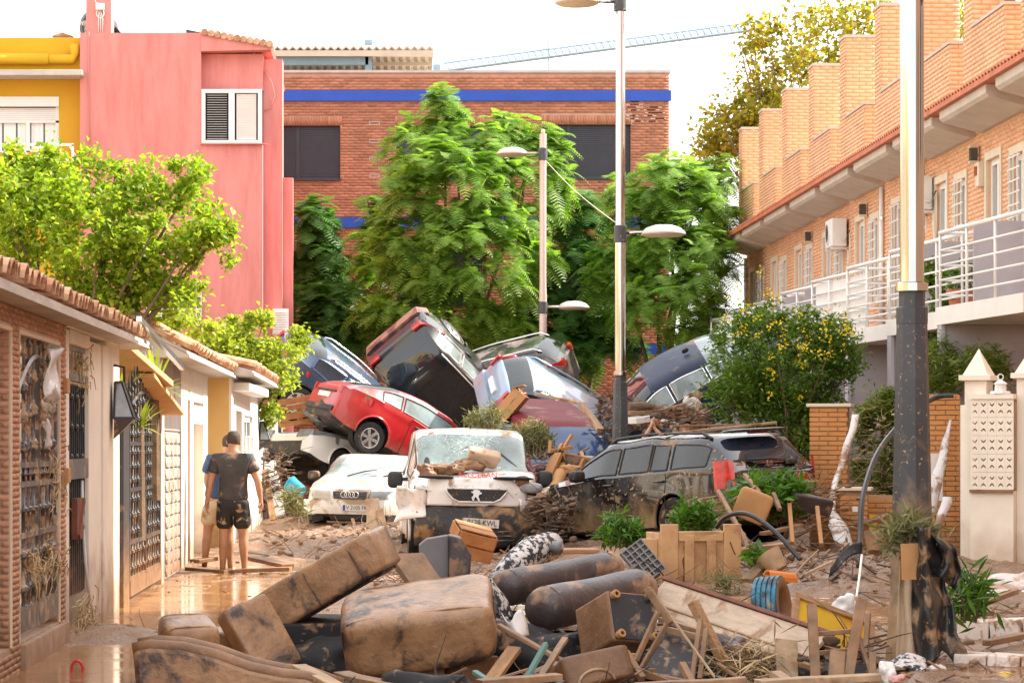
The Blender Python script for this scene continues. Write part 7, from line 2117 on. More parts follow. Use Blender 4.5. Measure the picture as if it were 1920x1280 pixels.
# bolsters
def bolster(label, a, b, da, db, r, m, sq=.92):
 p0, p1 = W(*a, da), W(*b, db); ax = (p1-p0); L = ax.length
 t = thing('bolster_cushion', label, 'cushion', (p0+p1)/2, basis(ax, (0, .3, 1)), group='dark leather bolster cushions')
 mb = MB(); pr = []
 n = 18
 for k in range(25):
  u = k/24; x = (u-.5)*L
  rr = r*(1-max(0, abs(u-.5)*2-.90)/.10*.16)*(1+.03*math.sin(u*9))
  ring = [V((x, rr*math.cos(2*PI*j/n)*sq, rr*math.sin(2*PI*j/n)+mnoise.noise(V((x*3, j*.7, a[0])))*.012)) for j in range(n)]
  pr.append(ring)
 vs = [v for q in pr for v in q]; fs = []
 for i in range(24):
  for j in range(n): fs.append((i*n+j, i*n+(j+1) % n, (i+1)*n+(j+1) % n, (i+1)*n+j))
 b0 = len(vs); vs += [V((-L/2-.03, 0, 0)), V((L/2+.03, 0, 0))]
 for j in range(n): fs.append((b0, (j+1) % n, j)); fs.append((b0+1, 24*n+j, 24*n+(j+1) % n))
 mb.add(vs, fs); mb.build('cover', m, t, smooth=True)
 for u in (-.44, .44):
  mb = MB(); mb.tube([V((u*L, (r*1.0)*math.cos(q)*sq, r*1.0*math.sin(q))) for q in np.linspace(0, 2*PI, 25)], .006, 4, False); mb.build('piping', m, t)
bolster('upper dark leather bolster cushion in the middle of the foreground heap', (940, 1103), (1150, 1066), 21.8, 22.6, .16, M['leather'])
bolster('lower dark leather bolster cushion resting on the upturned footstool', (1012, 1142), (1205, 1103), 20.8, 21.8, .185, M['leather'])
# upturned footstool with four feet
nb = V((.52, -.74, .36)).normalized()
RB = basis(V((.86, .48, -.10)), nb.cross(V((.86, .48, -.10))))
RB = Matrix((RB.col[0], RB.col[1], nb)).transposed() if RB.col[2].dot(nb) < 0 else RB
t = thing('footstool', 'upturned mud orange footstool showing its dark base and four round feet', 'footstool', W(1186, 1156, 20.0), RB)
mb = MB(); mb.box((0, 0, -.23), (.40, .40, .45)); mb.build('box', M['mudmat'], t, bev=.02)
mb = MB(); mb.box((0, 0, .0), (.36, .36, .015)); mb.build('base_lining', mat('dusty_black_lining', (.03, .034, .042), .6, mud=.33, ms=5, mudcol=(.28, .20, .14)), t)
for a in (-.155, .155):
 for b in (-.155, .155):
  mb = MB(); mb.lathe([(.03, 0), (.034, .05), (.03, .055), (.016, .055), (.016, .04)], (a, b, .006), 12); mb.build('foot', M['cardboard'] if a < 0 or b < 0 else M['black'], t, smooth=True, ang=40)
# lower drawer with rounded cut
R6 = basis((.96, .1, .20), (-.1, .9, -.25))
t = softbox('drawer', 'pale muddy drawer at the bottom edge below the footstool', 'drawer', 1114, 1256, 19.0, (.50, .35, .24), R6, M['mudmat'], 14, .006, 10, seam=False)
mb = MB(); mb.tube([V((-.03+.13*math.cos(q), -.178, -.12+.10*math.sin(q))) for q in np.linspace(0, PI, 14)], .012, 6); mb.build('rim', M['plankpale'], t, smooth=True)
# armchair fragment; light on its left face is put into the paler grey
t = thing('chair_back', 'dark purple grey chair back standing behind the tilted sofa base', 'chair', W(835, 1052, 23.2))
mb = MB(); mb.prism([(W(788, 0, 23.2).x, W(0, 1095, 23.2).z), (W(786, 0, 23.2).x, W(0, 1022, 23.2).z), (W(800, 0, 23.2).x, W(0, 1010, 23.2).z), (W(841, 0, 23.2).x, W(0, 1003, 23.2).z), (W(841, 0, 23.2).x, W(0, 1095, 23.2).z)], 23.2, 23.5, 'y')
mb.build('grey_panel', mat('grey_felt', (.20, .19, .20), .85, mud=.15, ms=4), t, world=True, bev=.008)
mb = MB(); mb.prism([(W(842, 0, 23.1).x, W(0, 1100, 23.1).z), (W(842, 0, 23.1).x, W(0, 1003, 23.1).z), (W(866, 0, 23.1).x, W(0, 1008, 23.1).z), (W(884, 0, 23.1).x, W(0, 1040, 23.1).z), (W(880, 0, 23.1).x, W(0, 1095, 23.1).z)], 23.1, 23.6, 'y')
mb.build('side_panel', M['leather'], t, world=True, bev=.015)
mb = MB(); mb.beam(W(760, 1040, 22.4), W(808, 1110, 22.2), .4, .05); single('loose_board', 'dark board wedged behind the end of the tilted sofa base', 'board', mb, M['plank'], bev=.006)
# slatted crates and pallets
def crate(name, label, px, py, d, size, rot, m, ns=3, nv=2, cat='crate'):
 t = thing(name, label, cat, W(px, py, d), rot)
 L, D, H = size; k = 0
 for sx in (-1, 1):
  for sy in (-1, 1):
   mb = MB(); mb.box((sx*(L/2-.03), sy*(D/2-.03), 0), (.05, .05, H-.01)); mb.build('post', m, t)
 sh = H/ns
 for i in range(ns):
  z = -H/2+sh*(i+.5)
  for sy in (-1, 1):
   mb = MB(); mb.box((random.uniform(-.01, .01), sy*(D/2+.008), z), (L, .014, sh*.86)); mb.build('slat', m, t, bev=.003)
  for sx in (-1, 1):
   mb = MB(); mb.box((sx*(L/2+.008), 0, z), (.014, D-.03, sh*.86)); mb.build('slat', m, t, bev=.003)
 kt = max(2, int(D/.13))
 for i in range(kt):
  mb = MB(); mb.box((0, -D/2+D*(i+.5)/kt, H/2+.008), (L, D/kt*.86, .014)); mb.build('slat', m, t, bev=.003)
 return t
crate('wooden_crate', 'slatted wooden crate before the white van bumper', 884, 1016, 26.5, (.38, .34, .28), basis((.93, .25, -.24), (-.3, .9, .3)), M['pallet'], 2)
t = thing('pallet', 'orange wooden pallet standing on edge between the dark blue car and the white hatchback', 'pallet', W(562, 777, 52.6), basis((.93, .25, .16), (-.2, .95, .1)))
for i in range(5):
 mb = MB(); mb.box((-.38+i*.19, 0, .0), (.09, .09, .36)) if i in (0, 2, 4) else mb.box((0, -.055-.0, -.15+.15*(i)), (.84, .018, .12)); mb.build('board' if i in (1, 3) else 'bearer', M['pallet'], t)
for z in (-.15, 0.02, .165):
 mb = MB(); mb.box((0, -.056, z-.0), (.86, .018, .085)); mb.build('board', M['pallet'], t)
 mb = MB(); mb.box((0, .056, z), (.86, .018, .085)); mb.build('board', M['pallet'], t)
t = thing('cardboard_box', 'torn brown cardboard box wedged beside the pale blue car', 'box', W(958, 760, 48.5), basis((.62, -.15, .72), (.3, .9, .0)))
mb = MB(); mb.box((0, 0, 0), (.62, .3, .28)); mb.build('carton', M['cardboard'], t)
mb = MB(); mb.box((.36, -.05, .10), (.22, .26, .012), Matrix.Rotation(R(35), 3, 'Y')); mb.build('flap', M['cardboard'], t)
mb = MB(); mb.box((.1, -.152, -.0), (.58, .004, .02)); mb.build('tape', M['plankpale'], t)
# beams and boards given by their two ends in the street
def beam(name, label, a, b, da, db, w, h, m, cat='plank', up=(0, 0, 1), bev=.006, group=None):
 mb = MB(); p0, p1 = W(*a, da), W(*b, db)
 ax = p1-p0; x = ax.normalized(); u = V(up)
 if abs(x.dot(u)) > .97: u = V((1, 0, 0))
 rt = basis(ax, u.cross(x))
 o = MB(); L = ax.length
 n = max(2, int(L/.12)); vs = []; fs = []
 for i in range(n+1):
  s = -L/2+L*i/n; e = mnoise.noise(V((s*3, a[0], a[1])))*w*.12
  for (yy, zz) in ((-w/2, -h/2), (w/2, -h/2), (w/2, h/2), (-w/2, h/2)): vs.append((s+(mnoise.noise(V((yy*40, zz*40, a[0])))*.03 if i in (0, n) else 0), yy+e, zz+e*.5))
 for i in range(n):
  for j in range(4): fs.append((i*4+j, i*4+(j+1) % 4, (i+1)*4+(j+1) % 4, (i+1)*4+j))
 fs += [(3, 2, 1, 0), (n*4, n*4+1, n*4+2, n*4+3)]
 o.add(vs, fs)
 ob = o.build(name, m, bev=bev); ob.matrix_basis = Matrix.Translation((p0+p1)/2) @ rt.to_4x4()
 return tag(ob, label, cat, group)
M['teal'] = mat('teal_painted_wood', (.12, .24, .21), .55, mud=.3, ms=5)
beam('painted_stick', 'pale teal painted stick standing up between the cushion and the footstool', (975, 1290), (1026, 1204), 18.8, 18.9, .055, .03, M['teal'], 'stick')
beam('painted_stick', 'short teal stick end at the bottom edge under the cushion', (890, 1258), (935, 1290), 18.7, 18.5, .05, .03, M['teal'], 'stick')
beam('plank', 'long dark bent lath running down from the big cushion toward the footstool', (935, 1172), (1075, 1250), 19.6, 19.3, .07, .03, M['plank'])
beam('plank', 'dark plank leaning at the bottom between cushion and teal stick', (965, 1215), (910, 1290), 19.5, 19.0, .11, .04, M['wood'])
beam('plank', 'broken brown plank lying under the drawer at the bottom edge', (990, 1268), (1060, 1240), 19.6, 19.8, .1, .05, M['plank'])
# broken chair in front of the footstool
def multi(name, label, cat, parts, m, loc=None):
 allp = [W(*q[0], q[2]) for q in parts]
 c = sum(allp, V())/len(allp); t = thing(name, label, cat, c)
 for q in parts:
  a, b, da, db, w, h, nm = q[:7]; mb = MB(); mb.beam(W(*a, da), W(*b, db), w, h, q[7] if len(q) > 7 else (0, 0, 1)); mb.build(nm, q[8] if len(q) > 8 else m, t, world=True, bev=.005)
 return t
t = multi('broken_chair', 'broken muddy wooden chair lying upside down right of the footstool', 'chair', [
 ((1214, 1102), (1258, 1168), 19.6, 19.5, .06, .05, 'leg'), ((1234, 1146), (1192, 1238), 19.5, 19.4, .035, .035, 'leg'), ((1252, 1166), (1204, 1250), 19.7, 19.6, .035, .035, 'rail'),
 ((1299, 1128), (1358, 1242), 19.7, 19.5, .075, .06, 'leg', (0, 0, 1), M['wood']), ((1313, 1160), (1296, 1285), 19.4, 19.2, .035, .03, 'leg'), ((1324, 1178), (1312, 1272), 19.5, 19.3, .035, .03, 'rail'),
 ((1172, 1222), (1204, 1272), 19.2, 19.0, .05, .05, 'leg'), ((1278, 1244), (1302, 1288), 19.1, 18.9, .05, .05, 'leg'), ((1250, 1180), (1318, 1196), 19.7, 19.6, .05, .05, 'rail'), ((1200, 1262), (1296, 1282), 19.3, 19.1, .05, .05, 'rail'), ((1203, 1256), (1228, 1256), 19.2, 19.1, .03, .03, 'rail')], M['plank'])
q = MB(); c4 = [W(1250, 1184, 19.75), W(1316, 1198, 19.7), W(1296, 1280, 19.3), W(1204, 1262, 19.4)]; q.add(c4+[p+V((0, .03, .0)) for p in c4], [(0, 1, 2, 3), (7, 6, 5, 4), (0, 4, 5, 1), (1, 5, 6, 2), (2, 6, 7, 3), (3, 7, 4, 0)]); q.build('seat', mat('spotted_dark_seat', (.035, .03, .03), .6, mud=.42, ms=8, mudcol=(.27, .17, .10)), t, world=True)
beam('stick', 'long thin bare stick lying across the broken chair', (1222, 1106), (1352, 1285), 19.3, 18.9, .018, .018, M['plankpale'], 'stick')
t = multi('wooden_rack', 'upright muddy wooden frame with two tall posts at the bottom right of centre', 'frame', [
 ((1522, 1132), (1530, 1290), 19.2, 19.0, .07, .04, 'post', (0, 1, 0)), ((1616, 1122), (1586, 1290), 19.3, 19.0, .075, .04, 'post', (0, 1, 0)), ((1530, 1188), (1602, 1182), 19.25, 19.25, .03, .035, 'rail'),
 ((1628, 1150), (1622, 1230), 20.0, 19.9, .04, .04, 'post'), ((1606, 1180), (1642, 1290), 19.4, 19.0, .03, .03, 'brace', (0, 1, 0), M['black']), ((1532, 1224), (1600, 1218), 19.4, 19.4, .035, .035, 'rail', (0, 0, 1), M['black']), ((1636, 1222), (1636, 1290), 19.0, 18.9, .05, .03, 'post', (0, 1, 0))], M['plank'])
beam('board', 'short upright muddy board left of the wooden frame', (1476, 1198), (1474, 1268), 19.6, 19.5, .16, .04, M['plankpale'], 'board', (0, 1, 0))
beam('board', 'grey brown board standing between the two posts of the frame', (1570, 1222), (1566, 1290), 19.1, 18.9, .11, .04, M['plank'], 'board', (0, 1, 0))
beam('board', 'small brown offcut poking up at the bottom edge left of the frame', (1452, 1262), (1500, 1292), 18.9, 18.7, .10, .05, M['plankpale'], 'board')
# long door panel lying toward the right
t = thing('door_panel', 'long muddy wooden door panel lying across the heap toward the right', 'door panel', W(1370, 1165, 20.8), basis(W(1530, 1222, 19.9)-W(1228, 1118, 22.0), (.1, .8, .55)))
Lp = (W(1530, 1222, 19.9)-W(1228, 1118, 22.0)).length
M['doorw'] = mat('peeling_door', (.50, .36, .25), .5, var=.2, vs=5, mud=.36, ms=3.5, obj=True, mudcol=(.34, .19, .10), stretch=(1, 6, 6), bump=.3)
mb = MB(); mb.box((0, 0, 0), (Lp, .30, .03)); mb.build('panel', M['doorw'], t, bev=.004)
for s in (-1, 1):
 mb = MB(); mb.box((0, s*.17, .006), (Lp+.06, .035, .055)); mb.build('edge_moulding', M['wood_red'], t, bev=.006)
mb = MB(); mb.box((0, -.075, .02), (Lp, .012, .012)); mb.build('groove', M['wood'], t)
mb = MB(); mb.tube([(-.45, .02, .02), (-.45, .02, .06), (-.40, .02, .06)], .01, 6); mb.build('handle', M['chrome'], t, smooth=True)
beam('plank', 'narrow lath lying parallel under the long door panel', (1240, 1160), (1540, 1256), 20.6, 19.4, .07, .04, M['plank'])
# framed picture, face up
t = thing('picture_frame', 'dark framed red and yellow picture lying tilted behind the wooden frame', 'picture', W(1560, 1180, 20.6), basis((.92, .1, -.36), (.35, .75, .62)))
M['art'] = mat('red_yellow_print', (.55, .34, .02), .3, var=.2, base2=(.50, .05, .01), b2lo=.42, b2hi=.66, b2s=1.6, mud=.18, ms=5)
mb = MB(); mb.box((0, 0, 0), (.60, .36, .012)); mb.build('print', M['art'], t)
for (c, s) in (((0, .2, .01), (.68, .05, .04)), ((0, -.2, .01), (.68, .05, .04)), ((.32, 0, .01), (.05, .35, .04)), ((-.32, 0, .01), (.05, .35, .04))):
 mb = MB(); mb.box(c, s); mb.build('frame_bar', M['wood'], t, bev=.006)
# blue tyre
t = thing('tyre', 'worn tyre with blue paint on its tread standing in the muddy water', 'tyre', W(1448, 1146, 23.4)+V((0, 0, -.0)), basis((.35, .93, .1), (-.12, .0, 1)))
M['tread'] = mat('blue_tread', (.035, .18, .27), .6, obj=True, var=.5, vs=14, mud=.34, ms=7, mudcol=(.40, .27, .17), base2=(.03, .035, .04), b2lo=.5, b2hi=.6, b2s=9)
mb = MB(); rr, ww = .31, .12
mb.lathe([(rr*.66, -ww*.8), (rr*.8, -ww), (rr*.95, -ww*.95)], (0, 0, 0), 36); mb.lathe([(rr*.95, ww*.95), (rr*.8, ww), (rr*.66, ww*.8), (rr*.63, 0), (rr*.66, -ww*.8)], (0, 0, 0), 36); mb.build('sidewall', M['mudmat'], t, smooth=True)
mb = MB()
for k in range(5):
 z0 = -ww*.95+k*ww*1.9/5+.004; z1 = z0+ww*1.9/5-.010
 mb.lathe([(rr*.93, z0), (rr*1.0, z0+.003), (rr*1.0, z1-.003), (rr*.93, z1)], (0, 0, 0), 36)
mb.lathe([(rr*.94, -ww*.95), (rr*.94, ww*.95)], (0, 0, 0), 36); mb.build('tread', M['tread'], t, smooth=True, ang=30)
# beige plastic crate standing in water
t = thing('plastic_tub', 'big cracked beige plastic container standing in the puddle in front of the black estate', 'container', W(1312, 1100, 29.6), Rz(9))
w, h, dp = .90, .70, .55
mb = MB(); mb.b2((-w/2, -.02, -.05), (w/2, .01, h-.08)); mb.b2((-w/2-.02, -.02, -.05), (-w/2, dp, h-.1)); mb.b2((w/2, -.02, -.05), (w/2+.02, dp, h-.1)); mb.b2((-w/2, dp-.03, -.05), (w/2, dp, h-.1)); mb.build('side_walls', M['plastic_b'], t, bev=.006)
for x in (-w/2+.09, -.13, .12, w/2-.09):
 mb = MB(); mb.b2((x-.055 if abs(x) < .2 else x-.10, -.06, -.05), (x+.055 if abs(x) < .2 else x+.10, -.021, (h if abs(x) > .2 else h-.12))); mb.build('rib', M['plastic_b'], t, bev=.008)
mb = MB(); mb.b2((-w/2+.195, -.055, h-.19), (w/2-.195, -.0205, h-.082)); mb.build('rim', M['plastic_b'], t, bev=.006)
mb = MB(); mb.b2((-w/2-.2, .02, -.05), (-w/2-.021, .05, h-.16)); mb.build('side_flap', M['plastic_b'], t, bev=.01)
mb = MB(); mb.tube([(-.19, -.0215, .45), (-.16, -.023, .38), (-.20, -.023, .3), (-.18, -.023, .18), (-.2, -.023, .05)], .008, 4); mb.tube([(.33, -.064, .5), (.36, -.063, .42), (.39, -.063, .36)], .007, 4); mb.build('crack', M['wood_red'], t, kind='stuff')
# grey lattice tray
t = thing('lattice_tray', 'torn grey plastic lattice tray leaning left of the beige container', 'tray', W(1206, 1052, 28.6), basis((.62, -.2, -.75), (.7, .35, .55)))
mb = MB()
for i in range(7): mb.box((-.21+.07*i, 0, 0), (.012, .30, .05))
tr = mb.build('lattice_bars', M['plastic_g'], t, kind='stuff')
for j in range(5):
 mb = MB(); mb.box((0, -.14+.07*j, 0.001), (.43, .012, .05)); mb.build('lattice_bar', M['plastic_g'], t)
mb = MB(); mb.box((0, 0, -.03), (.43, .30, .006)); mb.build('backing', M['plastic_g'], t)
mb = MB(); mb.box((-.1, -.25, -.12), (.3, .02, .28)); mb.build('side_wall', M['plastic_g'], t)
# hoses and pipes
def tubething(name, label, cat, pts, r, m):
 P = [W(a, b, d) for a, b, d in pts]
 # smooth the path
 Q = []
 for i in range(len(P)-1):
  p0, p1, p2, p3 = P[max(0, i-1)], P[i], P[i+1], P[min(len(P)-1, i+2)]
  for k in range(6):
   u = k/6; Q.append(.5*((2*p1)+(p2-p0)*u+(2*p0-5*p1+4*p2-p3)*u*u+(3*p1-p0-3*p2+p3)*u**3))
 Q.append(P[-1])
 mb = MB(); mb.tube(Q, r, 8); return single(name, label, cat, mb, m, smooth=True)
M['hose'] = mat('black_hose', (.015, .017, .02), .35, mud=.25, ms=6)
tubething('hose', 'muddy black hose arching over the beige container', 'hose', [(1344, 988, 29.4), (1362, 968, 29.2), (1395, 962, 29), (1430, 978, 28.8), (1462, 1005, 28.6), (1500, 1048, 28.4)], .026, M['hose'])
tubething('pipe', 'thick black pipe bending up behind the near lamp post', 'pipe', [(1610, 1060, 29.5), (1613, 1000, 30), (1618, 930, 30.5), (1640, 860, 31.5), (1672, 812, 32.5), (1715, 770, 33.2), (1755, 745, 33.6), (1788, 741, 33.6)], .032, M['hose'])
tubething('thin_pole', 'thin white pole standing in front of the thick black pipe', 'pole', [(1606, 1118, 26), (1612, 1075, 26.4), (1616, 1040, 26.8)], .012, M['whiteclean'])
# white gutter hanging from the brick pillar
t = thing('gutter', 'bent white gutter hanging down from the brick pillar into the mud', 'gutter', W(1575, 900, 34.6))
def strip(path, wid, m, name, dd=.0):
 P = [W(*p) for p in path]; mb = MB()
 n = len(P)
 def fn(u, v):
  f = u*(n-1); i = min(n-2, int(f)); p = P[i].lerp(P[i+1], f-i); w_ = wid[i]+(wid[i+1]-wid[i])*(f-i)
  return p+V(((v-.5)*w_, -.04*math.sin(v*PI)+dd, 0))+fold(p, 4, .02)
 mb.grid(fn, (n-1)*4, 6); o = mb.build(name, m, t, smooth=True, world=True); md = o.modifiers.new('thick', 'SOLIDIFY'); md.thickness = .008; return o
M['pvc'] = mat('white_pvc', (.66, .63, .62), .35, mud=.45, ms=5, mudcol=(.33, .2, .13))
strip([(1604, 776, 34.9), (1594, 820, 34.7), (1574, 880, 34.5), (1560, 930, 34.3), (1562, 962, 34.0)], [.10, .10, .09, .07, .09], M['pvc'], 'channel')
strip([(1562, 960, 34.0), (1570, 985, 33.6), (1585, 1020, 33.2)], [.09, .24, .22], M['pvc'], 'torn_end')
t = thing('fabric_awning', 'white fabric wedge leaning between the near lamp post and the white wall', 'fabric', W(1762, 880, 33.4))
strip([(1782, 786, 33.7), (1772, 840, 33.5), (1758, 900, 33.3), (1746, 962, 33.2)], [.03, .11, .16, .12], M['pvc'], 'fabric')
strip([(1780, 930, 32.9), (1768, 960, 32.8), (1752, 1000, 32.7)], [.14, .12, .08], M['pvc'], 'fabric_end')
# tarps on the near lamp post
TD = 19.45
def tarpf(u, v):
 px = lerp(1700+10*v, 1742+78*v**.8, u); py = lerp(995+35*(1-abs(2*u-1))*0, 1262-45*(1-u)+20*math.sin(u*9), v)
 if v < .25: px = lerp(1698, 1760+90*v, u)
 p = W(px, py, TD-.12+.10*math.sin(u*8+v*3)-.15*math.sin(PI*u)); return p+fold(p, 4.5, .05)
ob = cloth('plastic_sheet', tarpf, 26, 30, M['tarp'], loc=W(1750, 1270, TD)); tag(ob, 'torn black plastic sheet wrapped round the near lamp post base', 'plastic sheet')
def tarpt(u, v):
 px = lerp(1728, 1790, u)+14*math.sin(v*3); py = lerp(1000, 1075, v)+26*u*u; p = W(px, py, TD-.2+.08*math.sin(u*9)); return p+fold(p, 6, .05)
ob = cloth('plastic_sheet', tarpt, 14, 10, M['tarp'], loc=W(1760, 1075, TD)); tag(ob, 'bunched black plastic at the top of the sheet on the lamp post', 'plastic sheet')
M['sack'] = mat('beige_cloth', (.52, .39, .27), .85, mud=.3, ms=5, bump=.3, bs=60)
def sackf(u, v):
 px = lerp(1690-10*v, 1712-18*v+30*v*v, u); py = lerp(1000, 1245, v); p = W(px, py, TD-.05+.05*math.sin(u*6)); return p+fold(p, 5, .03)
ob = cloth('cloth_strip', sackf, 8, 20, M['sack'], loc=W(1700, 1240, TD)); tag(ob, 'beige mud soaked cloth hanging on the left of the near lamp post', 'cloth')
mb = MB(); mb.box(W(1713, 1052, 19.2), (.18, .012, .26), Matrix.Rotation(R(-2), 3, 'Y')); single('cardboard_sheet', 'square of brown cardboard stuck on the near lamp post', 'cardboard', mb, M['cardboard'])
low_plant('clump of dry reeds and leaves caught on the near lamp post', 1700, 1000, 48, 26, 19.45, 420, M['leaf_olive'], .13, 'reed_clump', 'weeds', .16, .2, .22)
low_plant('olive branch with dark pointed leaves drooping right of the near lamp post', 1808, 1115, 38, 55, 20.2, 260, M['leaf_glossy'], .15, 'branch', 'branch', .2, .1, .2)
# bush greenery around the black estate
low_plant('glossy green bush covering the tail of the black estate', 1446, 934, 64, 36, 33.2, 2200, M['leaf_glossy'], .15, aspect=.34, ryd=.6)
low_plant('low green weed clump below the black estate door', 1165, 1000, 40, 30, 32.2, 700, M['leaf_glossy'], .13, aspect=.28)
low_plant('small green plant behind the beige container', 1300, 972, 34, 24, 31.5, 520, M['leaf_glossy'], .13, aspect=.3)
low_plant('grey green olive branches piled against the maroon van', 1000, 826, 44, 34, 43.5, 1700, M['leaf_olive'], .13, 'olive_branches', 'branches', .16, .3, .4)
low_plant('pale dry olive twigs on top of the white van roof edge', 905, 786, 34, 22, 43.8, 700, M['leaf_olive'], .14, 'olive_twigs', 'branches', .14, .3, .4)
low_plant('withered branches beside the left headlamp of the white saloon', 560, 940, 24, 24, 45.0, 420, M['leaf_olive'], .15, 'dry_branches', 'branches', .16, .3, .3)
low_plant('green weed with bright leaves on the mud mound at right', 1420, 1048, 18, 8, 28.8, 40, M['leaf_glossy'], .16, 'leafy_scrap', 'weeds', .4, .3, .2)
low_plant('grass tuft at the foot of the beige container', 1355, 1092, 28, 12, 28.4, 260, M['leaf_olive'], .14, 'grass_tuft', 'weeds', .1, .5, .2)
low_plant('dry straw heap between the broken chair and the upright board', 1400, 1256, 60, 18, 19.6, 520, M['straw'], .20, 'straw_heap', 'straw', .06, .5, .35)
# yucca behind the garden gate
def yucca(label, px, py, d, n, L):
 t = thing('yucca', label, 'plant', W(px, py, d)-V((0, 0, 1.0)), group='spiky yuccas behind the black garden gate')
 c = W(px, py, d); mb = MB()
 for k in range(n):
  a = random.random()*2*PI; el = random.uniform(-.2, 1.35); dr = V((math.cos(a)*math.cos(el), math.sin(a)*math.cos(el), math.sin(el))); l = L*random.uniform(.7, 1.1)
  sd = dr.cross(V((0, 0, 1))); sd = sd.normalized() if sd.length > .01 else V((1, 0, 0))
  p1 = c+dr*l*.55; p2 = c+dr*l-V((0, 0, .10*l))
  q = MB(); q.add([c+sd*.012, c-sd*.012, p1-sd*.022, p1+sd*.022, p2], [(0, 1, 2, 3), (3, 2, 4)]); q.build('leaf', M['yucca'], t, world=True)
 mb.tube([c-V((0, 0, 1.2)), c], [.07, .05], 7); mb.build('stem', M['bark'], t, world=True)
M['yucca'] = leaf_mat('yucca_blades', (.22, .30, .03), (.40, .46, .06), .45)
yucca('upper spiky yucca between the broken slab and the grey shutter', 290, 735, 29.6, 34, .62)
yucca('lower spiky yucca poking through the black garden gate bars', 262, 800, 28.2, 22, .45)
yucca('yucca showing behind the white pillar lantern', 228, 740, 27.4, 20, .42)
# pieces on and around the cars
def lump(name, label, px, py, d, size, m, cat, seed=0, rot=None):
 mb = MB(); mb.soft((0, 0, 0), size, 2.8, rot, seg=12, nz=min(size)*.34, ns=1.3/min(size), seed=px); mb.v = [tuple(V(p)*(1+.22*mnoise.noise(V(p)*3.2/min(size)+V((px, 0, 0))))) for p in mb.v]; o = mb.build(name, m, smooth=True, loc=W(px, py, d), ang=50); return tag(o, label, cat)
lump('mud_clod', 'large wet mud clod at the left of the smashed van windscreen', 838, 879, 36.9, (.50, .35, .13), M['mudmat'], 'mud clod')
lump('mud_clod', 'darker mud clod in the middle of the van windscreen base', 876, 872, 37.0, (.40, .3, .15), M['mudmat'], 'mud clod')
softbox('sack', 'pale dirty sack lying on the smashed van windscreen', 'sack', 905, 858, 37.1, (.44, .18, .22), basis((.93, .1, -.22), (0, .8, .5)), M['sack'], 9, .02, 10, seam=False)
lump('mud_clod', 'small mud lump at the lower left corner of the van windscreen', 800, 882, 36.7, (.26, .2, .14), M['mudmat'], 'mud clod')
beam('board', 'splintered pale board leaning in front of the white saloon headlamp', (697, 935), (704, 1006), 42.0, 41.5, .22, .04, M['plankpale'], 'board', (0, 1, 0))
beam('board', 'dark edged plank standing against the front of the white saloon', (712, 955), (722, 1006), 41.8, 41.4, .12, .03, M['plank'], 'board', (0, 1, 0))
beam('plank', 'pale flat plank lying over the maroon van roof edge', (1005, 738), (1095, 758), 45.6, 45.4, .30, .05, M['plankpale'])
beam('plank', 'second pale plank bent down over the corner of the maroon van', (1090, 756), (1126, 806), 45.3, 45.1, .22, .05, M['plankpale'])
beam('pole', 'long pale wooden pole lying over the roof of the black estate', (1236, 815), (1455, 792), 35.6, 36.6, .04, .035, M['plankpale'], 'pole')
beam('plank', 'dark curved lath on the roof of the black estate above the pole', (1258, 799), (1395, 796), 36.2, 37, .05, .03, M['plank'])
mb = MB(); mb.tube([W(1178, 762, 45.6), W(1205, 761, 45.7), W(1226, 763, 45.8)], [.075, .08, .06], 10); single('log', 'thick brown log lying right of the second lamp post', 'log', mb, M['bark'], smooth=True)
beam('plank', 'weathered plank under the log right of the second lamp post', (1180, 774), (1262, 770), 45.4, 46.0, .10, .06, M['plank'])
beam('plank', 'brown plank on rubble above the praying man', (1240, 770), (1285, 758), 46.0, 46.3, .07, .06, M['plank'])
beam('panel', 'white panel edge lying left of the praying man', (1178, 790), (1212, 784), 45.4, 45.6, .5, .10, M['plastic_w'], 'panel')
beam('panel', 'white board lying behind the praying man shoulder', (1236, 792), (1276, 806), 46.6, 46.4, .4, .16, M['plastic_w'], 'panel')
lump('boulder', 'round pale stone on the rubble beside the flowering bush', 1297, 755, 46.4, (.26, .24, .2), M['concrete'], 'stone')
lump('boulder', 'brown stone on top of the rubble beneath the navy saloon', 1302, 742, 46.8, (.26, .2, .16), M['mudmat'], 'stone')
# broken wooden chairs heaped between van and estate
M['chairw'] = mat('varnished_chair_wood', (.38, .17, .045), .45, mud=.25, ms=4, var=.2)
t = multi('wooden_chair', 'orange varnished broken chair sticking up beside the van mirror', 'chair', [
 ((1040, 852), (1022, 900), 38.6, 38.4, .10, .05, 'leg'), ((1048, 850), (1020, 912), 38.5, 38.2, .12, .06, 'back_post'), ((1044, 848), (1054, 832), 38.6, 38.7, .05, .04, 'back_post'), ((1052, 848), (1072, 815), 38.7, 38.8, .05, .04, 'leg'), ((1020, 910), (1056, 868), 38.3, 38.5, .10, .04, 'rail'), ((1032, 846), (1072, 838), 38.6, 38.7, .05, .05, 'rail'), ((1032, 826), (1030, 850), 38.7, 38.6, .05, .04, 'leg')], M['chairw'])
mb = MB(); mb.box(W(1044, 860, 38.6), (.20, .03, .22), Matrix.Rotation(R(-20), 3, 'Y')); mb.build('seat', M['fab_black'], t, world=True)
t = multi('wooden_chair', 'second broken chair with dark seat lying right of the first one', 'chair', [
 ((1052, 850), (1112, 862), 38.9, 38.8, .06, .05, 'rail'), ((1056, 852), (1052, 892), 38.8, 38.6, .06, .05, 'leg'), ((1094, 860), (1086, 880), 38.8, 38.7, .05, .05, 'leg'), ((1090, 848), (1094, 862), 39.0, 38.8, .05, .05, 'leg')], M['chairw'])
